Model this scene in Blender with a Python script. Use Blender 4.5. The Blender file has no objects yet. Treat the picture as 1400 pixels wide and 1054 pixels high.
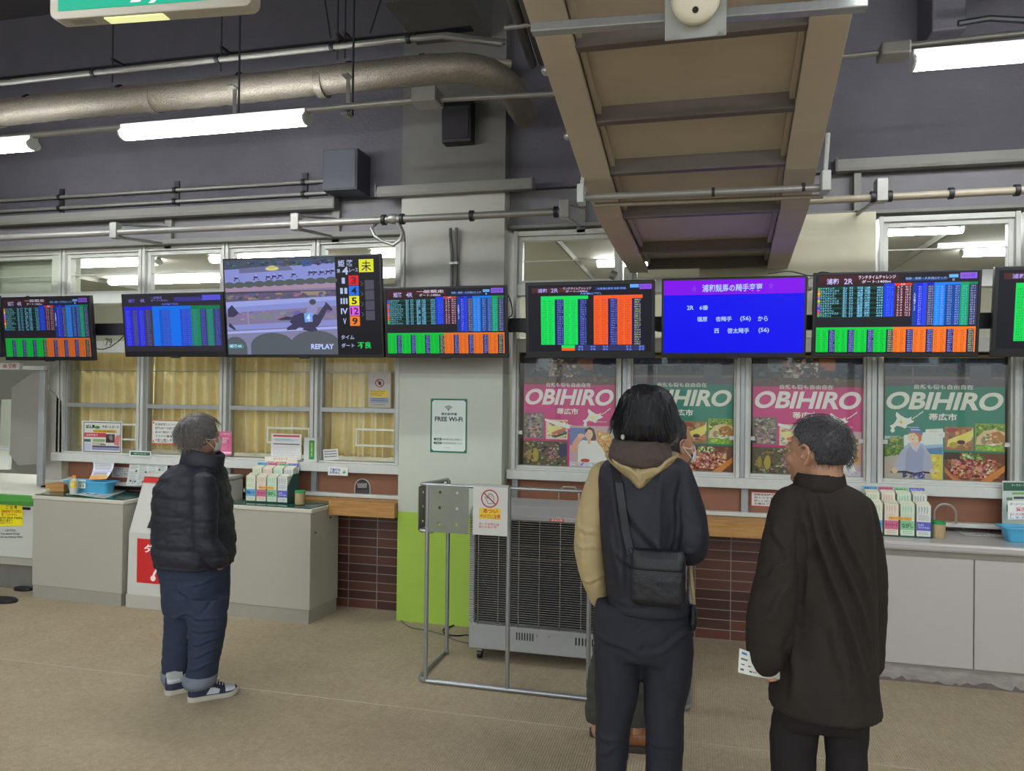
import bpy, bmesh, math, random
import numpy as np
from mathutils import Vector, Matrix, noise as mnoise
R = math.radians
scene = bpy.context.scene
COL = scene.collection
# ------------------------------------------------------------------ camera
FPX, YAW, PITCH, ROLL, EYE = 1026.0, .24319, .00759, .01178, 1.65
def cam_axes():
    cy, sy, cp, sp = math.cos(YAW), math.sin(YAW), math.cos(PITCH), math.sin(PITCH)
    f = np.array([-sy*cp, cy*cp, sp]); r = np.array([cy, sy, 0.]); u = np.cross(r, f)
    cr, sr = math.cos(ROLL), math.sin(ROLL)
    return cr*r+sr*u, -sr*r+cr*u, f
CR, CU, CF = cam_axes()
cd = bpy.data.cameras.new('camera'); cam = bpy.data.objects.new('camera', cd); COL.objects.link(cam)
cd.sensor_width = 36; cd.lens = 36*FPX/1400; cd.clip_start = .05; cd.clip_end = 100
m = Matrix.Identity(4)
for i in range(3):
    m[i][0] = CR[i]; m[i][1] = CU[i]; m[i][2] = -CF[i]
m[0][3], m[1][3], m[2][3] = 0, 0, EYE
cam.matrix_world = m
scene.camera = cam
# a pixel measured in the photograph -> the world point at depth Y (wall-parallel plane) or height z
def ray(px, py): return CF + CR*(px-700)/FPX - CU*(py-527)/FPX
def W(px, py, Y):
    d = ray(px, py); t = Y/d[1]; return (d[0]*t, Y, EYE+d[2]*t)
def WX(px, py, Y): return W(px, py, Y)[0]
def WZ(px, py, Y): return W(px, py, Y)[2]
def FZ(px, py, z=0.):
    d = ray(px, py); t = (z-EYE)/d[2]; return (d[0]*t, d[1]*t, z)
# ------------------------------------------------------------------ materials
def s2l(c): return c/12.92 if c <= .04045 else ((c+.055)/1.055)**2.4
def hexc(h):
    if isinstance(h, tuple): return tuple(s2l(x/255.) for x in h)
    return tuple(s2l(int(h[i:i+2], 16)/255.) for i in (0, 2, 4))
MATS = {}
def mat(name, col, rough=.6, metal=0., var=.0, vscale=8., bump=0., bscale=60., spec=.5, coat=0., vstretch=(1,1,1), col2=None, trans=0, sheen=0):
    if name in MATS: return MATS[name]
    mt = bpy.data.materials.new(name); mt.use_nodes = True
    nt = mt.node_tree; b = nt.nodes['Principled BSDF']
    c = hexc(col); b.inputs['Base Color'].default_value = (*c, 1)
    b.inputs['Roughness'].default_value = rough; b.inputs['Metallic'].default_value = metal
    b.inputs['Specular IOR Level'].default_value = spec
    if coat: b.inputs['Coat Weight'].default_value = coat
    if sheen: b.inputs['Sheen Weight'].default_value = sheen
    tc = nt.nodes.new('ShaderNodeTexCoord'); mp = nt.nodes.new('ShaderNodeMapping')
    mp.inputs['Scale'].default_value = vstretch
    nt.links.new(tc.outputs['Object'], mp.inputs['Vector'])
    if var or col2:
        nz = nt.nodes.new('ShaderNodeTexNoise'); nz.inputs['Scale'].default_value = vscale; nz.inputs['Detail'].default_value = 5
        nz.inputs['Roughness'].default_value = .62
        nt.links.new(mp.outputs['Vector'], nz.inputs['Vector'])
        rmp = nt.nodes.new('ShaderNodeValToRGB')
        e = rmp.color_ramp.elements
        e[0].position = .3; e[1].position = .7
        c2 = hexc(col2) if col2 else tuple(min(1, x*(1+var)) for x in c)
        c1 = c if col2 else tuple(x*(1-var) for x in c)
        e[0].color = (*c1, 1); e[1].color = (*c2, 1)
        nt.links.new(nz.outputs['Fac'], rmp.inputs['Fac']); nt.links.new(rmp.outputs['Color'], b.inputs['Base Color'])
    if bump:
        n2 = nt.nodes.new('ShaderNodeTexNoise'); n2.inputs['Scale'].default_value = bscale; n2.inputs['Detail'].default_value = 4
        nt.links.new(tc.outputs['Object'], n2.inputs['Vector'])
        bp = nt.nodes.new('ShaderNodeBump'); bp.inputs['Strength'].default_value = bump; bp.inputs['Distance'].default_value = .004
        nt.links.new(n2.outputs['Fac'], bp.inputs['Height']); nt.links.new(bp.outputs['Normal'], b.inputs['Normal'])
    MATS[name] = mt; return mt
def emat(name, col, strength):
    if name in MATS: return MATS[name]
    mt = bpy.data.materials.new(name); mt.use_nodes = True; b = mt.node_tree.nodes['Principled BSDF']
    c = hexc(col); b.inputs['Base Color'].default_value = (*c, 1); b.inputs['Emission Color'].default_value = (*c, 1)
    b.inputs['Emission Strength'].default_value = strength; MATS[name] = mt; return mt
def glassmat(name, tint='ffffff', refl=.09, rough=.02):
    mt = bpy.data.materials.new(name); mt.use_nodes = True; nt = mt.node_tree
    for n in list(nt.nodes): nt.nodes.remove(n)
    o = nt.nodes.new('ShaderNodeOutputMaterial'); mx = nt.nodes.new('ShaderNodeMixShader')
    t = nt.nodes.new('ShaderNodeBsdfTransparent'); g = nt.nodes.new('ShaderNodeBsdfGlossy'); g.inputs['Roughness'].default_value = rough
    t.inputs['Color'].default_value = (*hexc(tint), 1)
    fr = nt.nodes.new('ShaderNodeLayerWeight'); fr.inputs['Blend'].default_value = .25
    ma = nt.nodes.new('ShaderNodeMath'); ma.operation = 'MULTIPLY_ADD'; ma.inputs[1].default_value = .35; ma.inputs[2].default_value = refl
    nt.links.new(fr.outputs['Fresnel'], ma.inputs[0]); nt.links.new(ma.outputs[0], mx.inputs['Fac'])
    nt.links.new(t.outputs[0], mx.inputs[1]); nt.links.new(g.outputs[0], mx.inputs[2]); nt.links.new(mx.outputs[0], o.inputs['Surface'])
    MATS[name] = mt; return mt
def colmat(name, kind, strength=1., rough=.5):
    """print (ink on paper, kind='print') or lit screen (kind='screen'): colours stored per face"""
    mt = bpy.data.materials.new(name); mt.use_nodes = True; nt = mt.node_tree; b = nt.nodes['Principled BSDF']
    a = nt.nodes.new('ShaderNodeAttribute'); a.attribute_name = 'ink'
    b.inputs['Roughness'].default_value = rough
    if kind == 'print': nt.links.new(a.outputs['Color'], b.inputs['Base Color'])
    else:
        b.inputs['Base Color'].default_value = (.008, .008, .01, 1); b.inputs['Specular IOR Level'].default_value = .15
        nt.links.new(a.outputs['Color'], b.inputs['Emission Color']); b.inputs['Emission Strength'].default_value = strength
    MATS[name] = mt; return mt
# ------------------------------------------------------------------ mesh builder
class MB:
    def __init__(s): s.v = []; s.f = []; s.mi = []; s.c = []
    def add(s, vs, fs, mi=0, col=None):
        o = len(s.v); s.v.extend([tuple(p) for p in vs])
        for f in fs: s.f.append([i+o for i in f]); s.mi.append(mi); s.c.append(col)
        return s
    def box(s, x0, x1, y0, y1, z0, z1, mi=0, col=None):
        vs = [(x, y, z) for z in (z0, z1) for y in (y0, y1) for x in (x0, x1)]
        return s.add(vs, [(0,2,3,1),(4,5,7,6),(0,1,5,4),(2,6,7,3),(0,4,6,2),(1,3,7,5)], mi, col)
    def obox(s, c, ax, ay, az, h, mi=0):
        c = Vector(c); A = [Vector(a).normalized()*k for a, k in zip((ax, ay, az), h)]
        vs = [c+A[0]*i+A[1]*j+A[2]*k for k in (-1,1) for j in (-1,1) for i in (-1,1)]
        return s.add(vs, [(0,2,3,1),(4,5,7,6),(0,1,5,4),(2,6,7,3),(0,4,6,2),(1,3,7,5)], mi)
    def prism(s, pts, d, mi=0):
        n = len(pts); a = [Vector(p) for p in pts]; b = [p+Vector(d) for p in a]
        fs = [tuple(range(n)), tuple(range(2*n-1, n-1, -1))] + [(i, (i+1) % n+0, (i+1) % n+n, i+n)[::-1] for i in range(n)]
        return s.add(a+b, fs, mi)
    def tube(s, pts, r, n=10, mi=0, caps=True, flat=1.):
        pts = [Vector(p) for p in pts]; rs = r if isinstance(r, (list, tuple)) else [r]*len(pts)
        T = []
        for i in range(len(pts)):
            a = pts[max(0, i-1)]; b = pts[min(len(pts)-1, i+1)]
            T.append((b-a).normalized())
        up = Vector((0, 0, 1)) if abs(T[0].z) < .9 else Vector((1, 0, 0))
        N = (up - T[0]*up.dot(T[0])).normalized(); rings = []
        for i, p in enumerate(pts):
            N = (N - T[i]*N.dot(T[i])).normalized(); B = T[i].cross(N)
            rings.append([p+(N*math.cos(2*math.pi*k/n)*flat+B*math.sin(2*math.pi*k/n))*rs[i] for k in range(n)])
        return s.loft(rings, mi, caps)
    def loft(s, rings, mi=0, caps=True, closed=True):
        n = len(rings[0]); vs = [p for r in rings for p in r]; fs = []
        for i in range(len(rings)-1):
            for k in range(n if closed else n-1):
                k2 = (k+1) % n
                fs.append((i*n+k, i*n+k2, (i+1)*n+k2, (i+1)*n+k))
        if caps and closed:
            fs.append(tuple(range(n-1, -1, -1))); fs.append(tuple((len(rings)-1)*n+k for k in range(n)))
        return s.add(vs, fs, mi)
    def ball(s, c, r, nu=20, nv=14, mi=0, M=None):
        if not isinstance(r, (tuple, list)): r = (r, r, r)
        rings = []
        for i in range(1, nv):
            t = math.pi*i/nv
            rings.append([Vector((r[0]*math.sin(t)*math.cos(2*math.pi*k/nu), r[1]*math.sin(t)*math.sin(2*math.pi*k/nu), -r[2]*math.cos(t))) for k in range(nu)])
        vs = [p for q in rings for p in q] + [Vector((0, 0, -r[2])), Vector((0, 0, r[2]))]
        if M is not None: vs = [M @ p for p in vs]
        vs = [Vector(c)+p for p in vs]; fs = []
        for i in range(len(rings)-1):
            for k in range(nu): fs.append((i*nu+k, i*nu+(k+1) % nu, (i+1)*nu+(k+1) % nu, (i+1)*nu+k))
        b = len(rings)*nu; L = (len(rings)-1)*nu
        for k in range(nu): fs.append((b, (k+1) % nu, k)); fs.append((L+k, L+(k+1) % nu, b+1))
        return s.add(vs, fs, mi)
    def disc(s, c, r, y, n=24, mi=0, depth=.004):
        pts = [(c[0]+r*math.cos(2*math.pi*k/n), y, c[1]+r*math.sin(2*math.pi*k/n)) for k in range(n)]
        return s.prism(pts, (0, depth, 0), mi)
    def xf(s, M): s.v = [tuple(M @ Vector(p)) for p in s.v]; return s
    def build(s, name, mats, parent=None, smooth=False, bevel=0., local=False, origin=None):
        if not isinstance(mats, (list, tuple)): mats = [mats]
        V = np.array(s.v, dtype=float)
        if local or len(V) == 0: off = np.zeros(3)
        elif parent is not None: off = np.array(parent_loc(parent))
        elif origin is not None: off = np.array(origin)
        else: off = np.array([(V[:,0].min()+V[:,0].max())/2, (V[:,1].min()+V[:,1].max())/2, V[:,2].min()])
        me = bpy.data.meshes.new(name); me.from_pydata((V-off).tolist(), [], s.f); 
        for mm in mats: me.materials.append(mm)
        me.polygons.foreach_set('material_index', s.mi)
        if any(c is not None for c in s.c):
            at = me.color_attributes.new('ink', 'FLOAT_COLOR', 'CORNER'); buf = []
            for f, c in zip(s.f, s.c):
                cc = hexc(c) if c is not None else (0, 0, 0)
                buf.extend(list((*cc, 1.))*len(f))
            at.data.foreach_set('color', buf)
        if smooth: me.shade_smooth() if smooth is True else me.set_sharp_from_angle(angle=R(smooth)) or me.update()
        me.update()
        o = bpy.data.objects.new(name, me); COL.objects.link(o)
        if parent is not None: o.parent = parent
        elif not local: o.location = tuple(off)
        if bevel:
            md = o.modifiers.new('bevel', 'BEVEL'); md.width = bevel; md.segments = 2; md.limit_method = 'ANGLE'; md.angle_limit = R(35)
            md.harden_normals = False
        if isinstance(smooth, (int, float)) and smooth is not True and smooth: me.polygons.foreach_set('use_smooth', [True]*len(me.polygons))
        return o
def parent_loc(p):
    l = Vector((0, 0, 0))
    while p is not None: l += p.location; p = p.parent
    return l
LABELS = set()
def tag(o, label, cat, group=None, kind=None):
    if label: o['label'] = label
    if cat: o['category'] = cat
    if group: o['group'] = group
    if kind: o['kind'] = kind
    return o
def thing(name, label, cat, loc, group=None):
    o = bpy.data.objects.new(name, None); COL.objects.link(o); o.location = loc; o.empty_display_size = .05
    return tag(o, label, cat, group)
def struct(name, mb, m, bevel=0., smooth=False):
    o = mb.build(name, m, bevel=bevel, smooth=smooth); o['kind'] = 'structure'; return o
# ------------------------------------------------------------------ flat printed / lit artwork with lettering
GLYPH = {}
def glyphs(text, bold=0., res=2):
    k = (text, bold, res)
    if k in GLYPH: return GLYPH[k]
    cu = bpy.data.curves.new('t', 'FONT'); cu.body = text; cu.offset = bold; cu.resolution_u = res
    ob = bpy.data.objects.new('t', cu); COL.objects.link(ob)
    dg = bpy.context.evaluated_depsgraph_get(); dg.update()
    me = bpy.data.meshes.new_from_object(ob.evaluated_get(dg))
    V = np.array([v.co[:2] for v in me.vertices]) if len(me.vertices) else np.zeros((1, 2)); F = [list(p.vertices) for p in me.polygons]
    bpy.data.objects.remove(ob); bpy.data.curves.remove(cu); bpy.data.meshes.remove(me)
    GLYPH[k] = (V, F); return GLYPH[k]
class Art(MB):
    """fn(u, v, h) -> point; h is the lift off the sheet"""
    def __init__(s, fn, step=.0004): super().__init__(); s.fn = fn; s.lv = 0; s.n_ = 0; s.step = 3.2e-6 if step != 2e-5 else step   # later ink lies on earlier ink
    def lay(s): s.lv += 1; s.n_ += 6; return s
    def poly(s, pts, col):
        s.n_ += 1; P = [s.fn(u, v, s.n_*s.step) for u, v in pts]
        a = sum(pts[i][0]*pts[(i+1) % len(pts)][1]-pts[(i+1) % len(pts)][0]*pts[i][1] for i in range(len(pts)))
        f = tuple(range(len(pts)))
        s.add(P, [f if a < 0 else f[::-1]], 0, col); return s
    def rect(s, u0, v0, u1, v1, col): return s.poly([(u0, v0), (u1, v0), (u1, v1), (u0, v1)], col)
    def blob(s, u, v, ru, rv, col, n=9, jit=0., rot=0.):
        pts = []
        for k in range(n):
            a = 2*math.pi*k/n; q = 1+random.uniform(-jit, jit)
            x, y = ru*q*math.cos(a), rv*q*math.sin(a)
            pts.append((u+x*math.cos(rot)-y*math.sin(rot), v+x*math.sin(rot)+y*math.cos(rot)))
        return s.poly(pts, col)
    def ring(s, u, v, ro, ri, col, asp=1., a0=0, a1=2*math.pi, n=28):
        for k in range(n):
            t0 = a0+(a1-a0)*k/n; t1 = a0+(a1-a0)*(k+1)/n
            s.poly([(u+ro*math.cos(t0), v+asp*ro*math.sin(t0)), (u+ro*math.cos(t1), v+asp*ro*math.sin(t1)), (u+ri*math.cos(t1), v+asp*ri*math.sin(t1)), (u+ri*math.cos(t0), v+asp*ri*math.sin(t0))], col)
        return s
    def text(s, t, u0, v0, u1, v1, col, bold=0., shear=0., res=2):
        V, F = glyphs(t, bold, res)
        if not F: return s
        mn = V.min(0); mx = V.max(0); d = np.maximum(mx-mn, 1e-6); U = (V-mn)/d
        s.n_ += 12; P = [s.fn(u0+(u1-u0)*(x+shear*(y-.5)), v1+(v0-v1)*y, s.n_*s.step) for x, y in U]; s.n_ += 8
        s.add(P, F, 0, col); return s
    def noiseblock(s, u0, v0, u1, v1, cols, n, size, asp=1., jit=.35):
        """photographic detail: many small irregular dabs clipped to the block"""
        for _ in range(n):
            c = random.choice(cols); r = size*random.uniform(.5, 1.3)
            ru, rv = r, r*asp*random.uniform(.5, 1.1)
            u = random.uniform(u0+ru, u1-ru) if u1-u0 > 2*ru else (u0+u1)/2; v = random.uniform(v0+rv, v1-rv) if v1-v0 > 2*rv else (v0+v1)/2
            s.lv += .02
            s.blob(u, v, ru*.8, rv*.8, tuple(max(0, min(255, int(x+random.uniform(-22, 22)))) for x in c), 7, jit, random.uniform(-.4, .4)*0)
        return s
def wallfn(Y):
    """photo pixel -> wall-parallel plane at depth Y, lifted toward the hall"""
    def fn(u, v, h):
        p = W(u, v, Y); return (p[0], Y-h, p[2])
    return fn
def rectfn(x0, x1, z0, z1, Y):
    """u 0..1 left-right, v 0..1 top-down on an upright sheet facing the hall"""
    return lambda u, v, h: (x0+(x1-x0)*u, Y-h, z1-(z1-z0)*v)
PRINT = colmat('printed_paper', 'print', rough=.45)
PRINTG = colmat('printed_glossy_poster', 'print', rough=.3)
SCREEN = colmat('lit_screen', 'screen', 1.0, .25)
# ------------------------------------------------------------------ palette
M_floor = None
m_white_frame = mat('white_painted_aluminium', 'c9ccc5', .4, 0, .04, 20)
m_alu = mat('dull_aluminium_frame', 'a6abab', .38, .35, .05, 15)
m_grey_steel = mat('grey_painted_steel', 'b1afa0', .45, 0, .03, 3)
m_grey_dark = mat('dull_grey_carcass', '8d8b80', .5, 0, .06, 12)
m_galv = mat('galvanised_tube', 'a9adae', .32, .75, .08, 40)
m_conduit = mat('grey_conduit', '8b8a85', .35, .35, .06, 25)
m_conduit_b = mat('beige_conduit', '948c7a', .45, .1, .06, 20)
m_black = mat('black_plastic', '15161a', .35)
m_blackm = mat('black_steel', '1b1c22', .5)
m_dark_wall = mat('dark_grey_beam_paint', '525058', .75, 0, .09, 3.5, .6, 45)
m_mid_wall = mat('grey_wall_paint', '77767a', .7, 0, .07, 4, .3, 60)
m_pale = mat('pale_grey_green_paint', 'c2c9b9', .7, 0, .03, 3, .15, 50)
m_midcol = mat('column_mid_grey', 'adada6', .7, 0, .05, 3, .25, 40)
m_darkcol = mat('column_dark_grey', '63625f', .75, 0, .09, 3, .4, 40)
m_lime = mat('lime_green_paint', 'a6c94a', .6, 0, .04, 5, .25, 30)
m_brownpanel = mat('brown_panel', '946349', .55, 0, .06, 6)
m_wood = mat('oak_shelf', 'c4975a', .5, 0, 0, 4, vstretch=(1.2, 12, 14), col2='a3733a')
m_cream_panel = mat('cream_board', 'cfcbb2', .7, 0, .06, 3)
m_beige = mat('beige_steel_underside', 'b5aa99', .6, 0, .08, 2.5, .15, 30)
m_lampglow = emat('fluorescent_diffuser', 'fbfdff', 50.0)
m_lampbody = mat('lamp_white_enamel', 'c8ccc8', .4)
m_glass = glassmat('window_glass', 'f8f9f6', .012)
m_postglass = glassmat('poster_glass', 'f6f8f6', .05)
# ================================================================== SETTING
YW = 5.2
def floor_material():
    mt = bpy.data.materials.new('beige_ribbed_carpet'); mt.use_nodes = True; nt = mt.node_tree; b = nt.nodes['Principled BSDF']
    b.inputs['Roughness'].default_value = .85; b.inputs['Specular IOR Level'].default_value = .25
    tc = nt.nodes.new('ShaderNodeTexCoord')
    def nz(scale, det, rough=.6):
        n = nt.nodes.new('ShaderNodeTexNoise'); n.inputs['Scale'].default_value = scale; n.inputs['Detail'].default_value = det; n.inputs['Roughness'].default_value = rough
        nt.links.new(tc.outputs['Object'], n.inputs['Vector']); return n
    def ramp(src, p0, p1, c0, c1):
        r = nt.nodes.new('ShaderNodeValToRGB'); r.color_ramp.elements[0].position = p0; r.color_ramp.elements[1].position = p1
        r.color_ramp.elements[0].color = (*c0, 1); r.color_ramp.elements[1].color = (*c1, 1); nt.links.new(src, r.inputs['Fac']); return r
    def mul(a, bb, f=1.):
        mx = nt.nodes.new('ShaderNodeMix'); mx.data_type = 'RGBA'; mx.blend_type = 'MULTIPLY'; mx.inputs['Factor'].default_value = f
        nt.links.new(a, mx.inputs['A']); nt.links.new(bb, mx.inputs['B']); return mx.outputs['Result']
    big = ramp(nz(1.1, 5).outputs['Fac'], .3, .72, hexc('a99b80'), hexc('b9ab8f'))
    mid = ramp(nz(45, 6, .75).outputs['Fac'], .3, .7, (.80,)*3, (1.14,)*3)
    fine = ramp(nz(260, 2).outputs['Fac'], .3, .7, (.78,)*3, (1.18,)*3)
    c = mul(mul(big.outputs['Color'], mid.outputs['Color']), fine.outputs['Color'])
    st = ramp(nz(2.6, 3).outputs['Fac'], .66, .78, (1, 1, 1), (.84, .83, .81))
    c = mul(c, st.outputs['Color'])
    wv = nt.nodes.new('ShaderNodeTexWave'); wv.inputs['Scale'].default_value = 26; wv.inputs['Distortion'].default_value = .6; wv.inputs['Detail'].default_value = 1
    wv.bands_direction = 'X'; nt.links.new(tc.outputs['Object'], wv.inputs['Vector'])
    wr = ramp(wv.outputs['Fac'], .0, 1., (.90,)*3, (1.05,)*3); c = mul(c, wr.outputs['Color'])
    nt.links.new(c, b.inputs['Base Color'])
    bp = nt.nodes.new('ShaderNodeBump'); bp.inputs['Strength'].default_value = .5; bp.inputs['Distance'].default_value = .003
    nt.links.new(wv.outputs['Fac'], bp.inputs['Height']); nt.links.new(bp.outputs['Normal'], b.inputs['Normal'])
    return mt
def tile_material():
    mt = bpy.data.materials.new('dark_brown_stacked_tile'); mt.use_nodes = True; nt = mt.node_tree; b = nt.nodes['Principled BSDF']
    tc = nt.nodes.new('ShaderNodeTexCoord'); mp = nt.nodes.new('ShaderNodeMapping'); mp.inputs['Rotation'].default_value = (R(90), 0, 0)
    nt.links.new(tc.outputs['Object'], mp.inputs['Vector'])
    sp = nt.nodes.new('ShaderNodeSeparateXYZ'); nt.links.new(tc.outputs['Object'], sp.inputs[0])
    cb = nt.nodes.new('ShaderNodeCombineXYZ'); nt.links.new(sp.outputs['X'], cb.inputs['X']); nt.links.new(sp.outputs['Z'], cb.inputs['Y'])
    br = nt.nodes.new('ShaderNodeTexBrick'); br.offset = 0; br.squash = 1
    br.inputs['Scale'].default_value = 1; br.inputs['Brick Width'].default_value = .232; br.inputs['Row Height'].default_value = .0665
    br.inputs['Mortar Size'].default_value = .0032; br.inputs['Mortar Smooth'].default_value = .1; br.inputs['Bias'].default_value = -.2
    br.inputs['Color1'].default_value = (*hexc('4a2d27'), 1); br.inputs['Color2'].default_value = (*hexc('6e4334'), 1); br.inputs['Mortar'].default_value = (*hexc('8d8580'), 1)
    nt.links.new(cb.outputs[0], br.inputs['Vector']); nt.links.new(br.outputs['Color'], b.inputs['Base Color'])
    b.inputs['Roughness'].default_value = .38
    bp = nt.nodes.new('ShaderNodeBump'); bp.invert = True; bp.inputs['Strength'].default_value = .5; bp.inputs['Distance'].default_value = .003
    nt.links.new(br.outputs['Fac'], bp.inputs['Height']); nt.links.new(bp.outputs['Normal'], b.inputs['Normal'])
    return mt
m_floor = floor_material(); m_tile = tile_material()
struct('floor', MB().box(-9.5, 7, -6, YW+.12, -.1, 0), m_floor)
# pale seam between two carpet lengths
m_seam = mat('worn_carpet_seam', 'b5ab94', .9, 0, .12, 30)
struct('trim_1', MB().box(-8, 6.5, 3.664, 3.672, 0, .0015), m_seam)
m_hallceil = mat('hall_ceiling_paint', '55545c', .8, 0, .05, 3)
struct('ceiling', MB().box(-9.5, 7, -6, YW+.1, 4.75, 4.85), m_hallceil)
m_hallwall = mat('hall_far_wall', '8a8a85', .8, 0, .05, 2)
b = MB().box(-9.5, 7, -6.1, -6, 0, .6).box(-9.5, 7, -6.1, -6, 3.5, 4.75)
for x in range(-9, 8, 2): b.box(x-.06, x+.06, -6.08, -6, .6, 3.5)
struct('wall_rear', b, m_hallwall)
pl_ = bpy.data.lights.new('daylight_portal', 'AREA'); pl_.shape = 'RECTANGLE'; pl_.size = 16.4; pl_.size_y = 2.9; pl_.cycles.is_portal = True
po = bpy.data.objects.new('daylight_portal', pl_); COL.objects.link(po); po.location = (-1.25, -6.05, 2.05); po.rotation_euler = (R(90), 0, 0)
struct('wall_left', MB().box(-9.6, -9.5, -6, 9.6, 0, 4.75), m_hallwall)
struct('wall_right', MB().box(7, 7.1, -6, 9.6, 0, 4.75), m_hallwall)
# upper part of the wall: dark deep beam, then a mid-grey band, then the header above the windows
zA = WZ(300, 300, YW)  # joint near the raceways
struct('wall_back', MB().box(-9.5, 7, 5.12, 5.3, 3.07, 4.75), m_dark_wall)
b = MB(); b.box(-9.5, -2.0, 5.17, 5.3, 2.80, 3.07).box(-1.32, 7, 5.17, 5.3, 2.80, 3.07)
struct('wall_lintel', b, m_mid_wall)
m_head = mat('window_header_grey', '7b7b75', .6, 0, .06, 5)
b = MB(); b.box(-9.5, -2.03, 5.06, 5.30, 2.775, 2.815).box(-1.3, 7, 5.10, 5.30, 2.79, 2.815)
struct('trim_2', b, m_head, .004)
# below the windows
XL, XR = -5.16, 7.0
b = MB(); b.box(XL, XR, 5.24, 5.34, 0, .84)
o = struct('wall_lower', b, m_tile); 
b = MB(); b.box(XL, XR, 5.2, 5.32, .84, 1.04); struct('wall_panel', b, m_brownpanel)
b = MB()
for px in (87, 199, 314, 431, 705, 862, 1018, 1195, 1392):
    x = WX(px, 650, 5.19); b.box(x-.022, x+.022, 5.165, 5.2, .86, 1.04)
struct('trim_3', b, m_alu, .002)
b = MB(); b.box(XL, XR, 5.14, 5.25, .845, .872); struct('trim_4', b, m_white_frame, .004)
b = MB(); b.box(XL, -2.06, 5.08, 5.24, 1.035, 1.10).box(-1.3, XR, 5.10, 5.24, 1.035, 1.10)
struct('trim_5', b, m_white_frame, .004)
# oak shelf under the counters' wickets
for x0, x1, lab in ((-2.60, -2.085, 'honey oak shelf board running from the beige counter to the green column'), (-1.3, .985, 'honey oak shelf board running behind the heater and the standing people')):
    o = MB().box(x0, x1, 4.98, 5.24, .735, .842).build('wooden_shelf', m_wood, bevel=.004); tag(o, lab, 'shelf')
o = MB().box(-3.38, -2.62, 5.15, 5.24, .735, .842).build('wooden_shelf', m_wood, bevel=.004); tag(o, 'strip of oak shelf visible behind the leaflet rack on the middle counter', 'shelf')
# column (three coats of paint)
cx0, cx1, cy0 = -2.08, -1.315, 5.03
b = MB()
z1 = WZ(620, 703, cy0); z2 = WZ(620, 511, cy0); z3 = WZ(620, 262, cy0)
for (a, c, mi) in ((0, z1, 0), (z1, z2, 1), (z2, z3, 2), (z3, 4.75, 3)): b.box(cx0, cx1, cy0, 5.34, a, c, mi)
o = b.build('column', [m_lime, m_pale, m_midcol, m_darkcol]); o['kind'] = 'structure'
# cross beam over the hall and a short hanging beam at right
b = MB(); b.box(-1.98, -1.42, -2, 5.1, 4.12, 4.75); struct('beam_1', b, m_darkcol, .01)
b = MB(); b.box(1.30, 1.48, 4.8, 5.12, 3.77, 4.75); struct('beam_2', b, m_dark_wall, .01)
# left end: glazed lobby partition
b = MB(); b.box(-9.5, XL, 5.24, 5.34, 1.95, 2.78).box(-9.5, -6.6, 5.24, 5.34, 0, 1.95).box(-6.6, XL, 5.24, 5.34, 0, .3)
struct('wall_side', b, m_pale)
# ------------------------------------------------------------------ office behind the windows
m_offc = mat('office_ceiling', 'b9b8ac', .8, 0, .03, 2); m_offw = mat('office_wall', 'c3c2b2', .8, 0, .03, 2)
struct('ceiling_office', MB().box(-9.5, 7, 5.3, 9.6, 2.98, 3.05), m_offc)
struct('wall_office', MB().box(-9.5, 7, 9.6, 9.7, 0, 3.05), m_offw)
struct('floor_office', MB().box(-9.5, 7, 5.34, 9.6, -.1, 0), mat('office_floor', '8f8a80', .6))
b = MB()
for x in (-7.2, -4.4, -1.2, 1.9, 4.8): b.box(x, x+.02, 5.4, 9.6, 2.93, 2.98)
struct('trim_6', b, mat('office_ceiling_joint', '8f8e85', .7))
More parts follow.
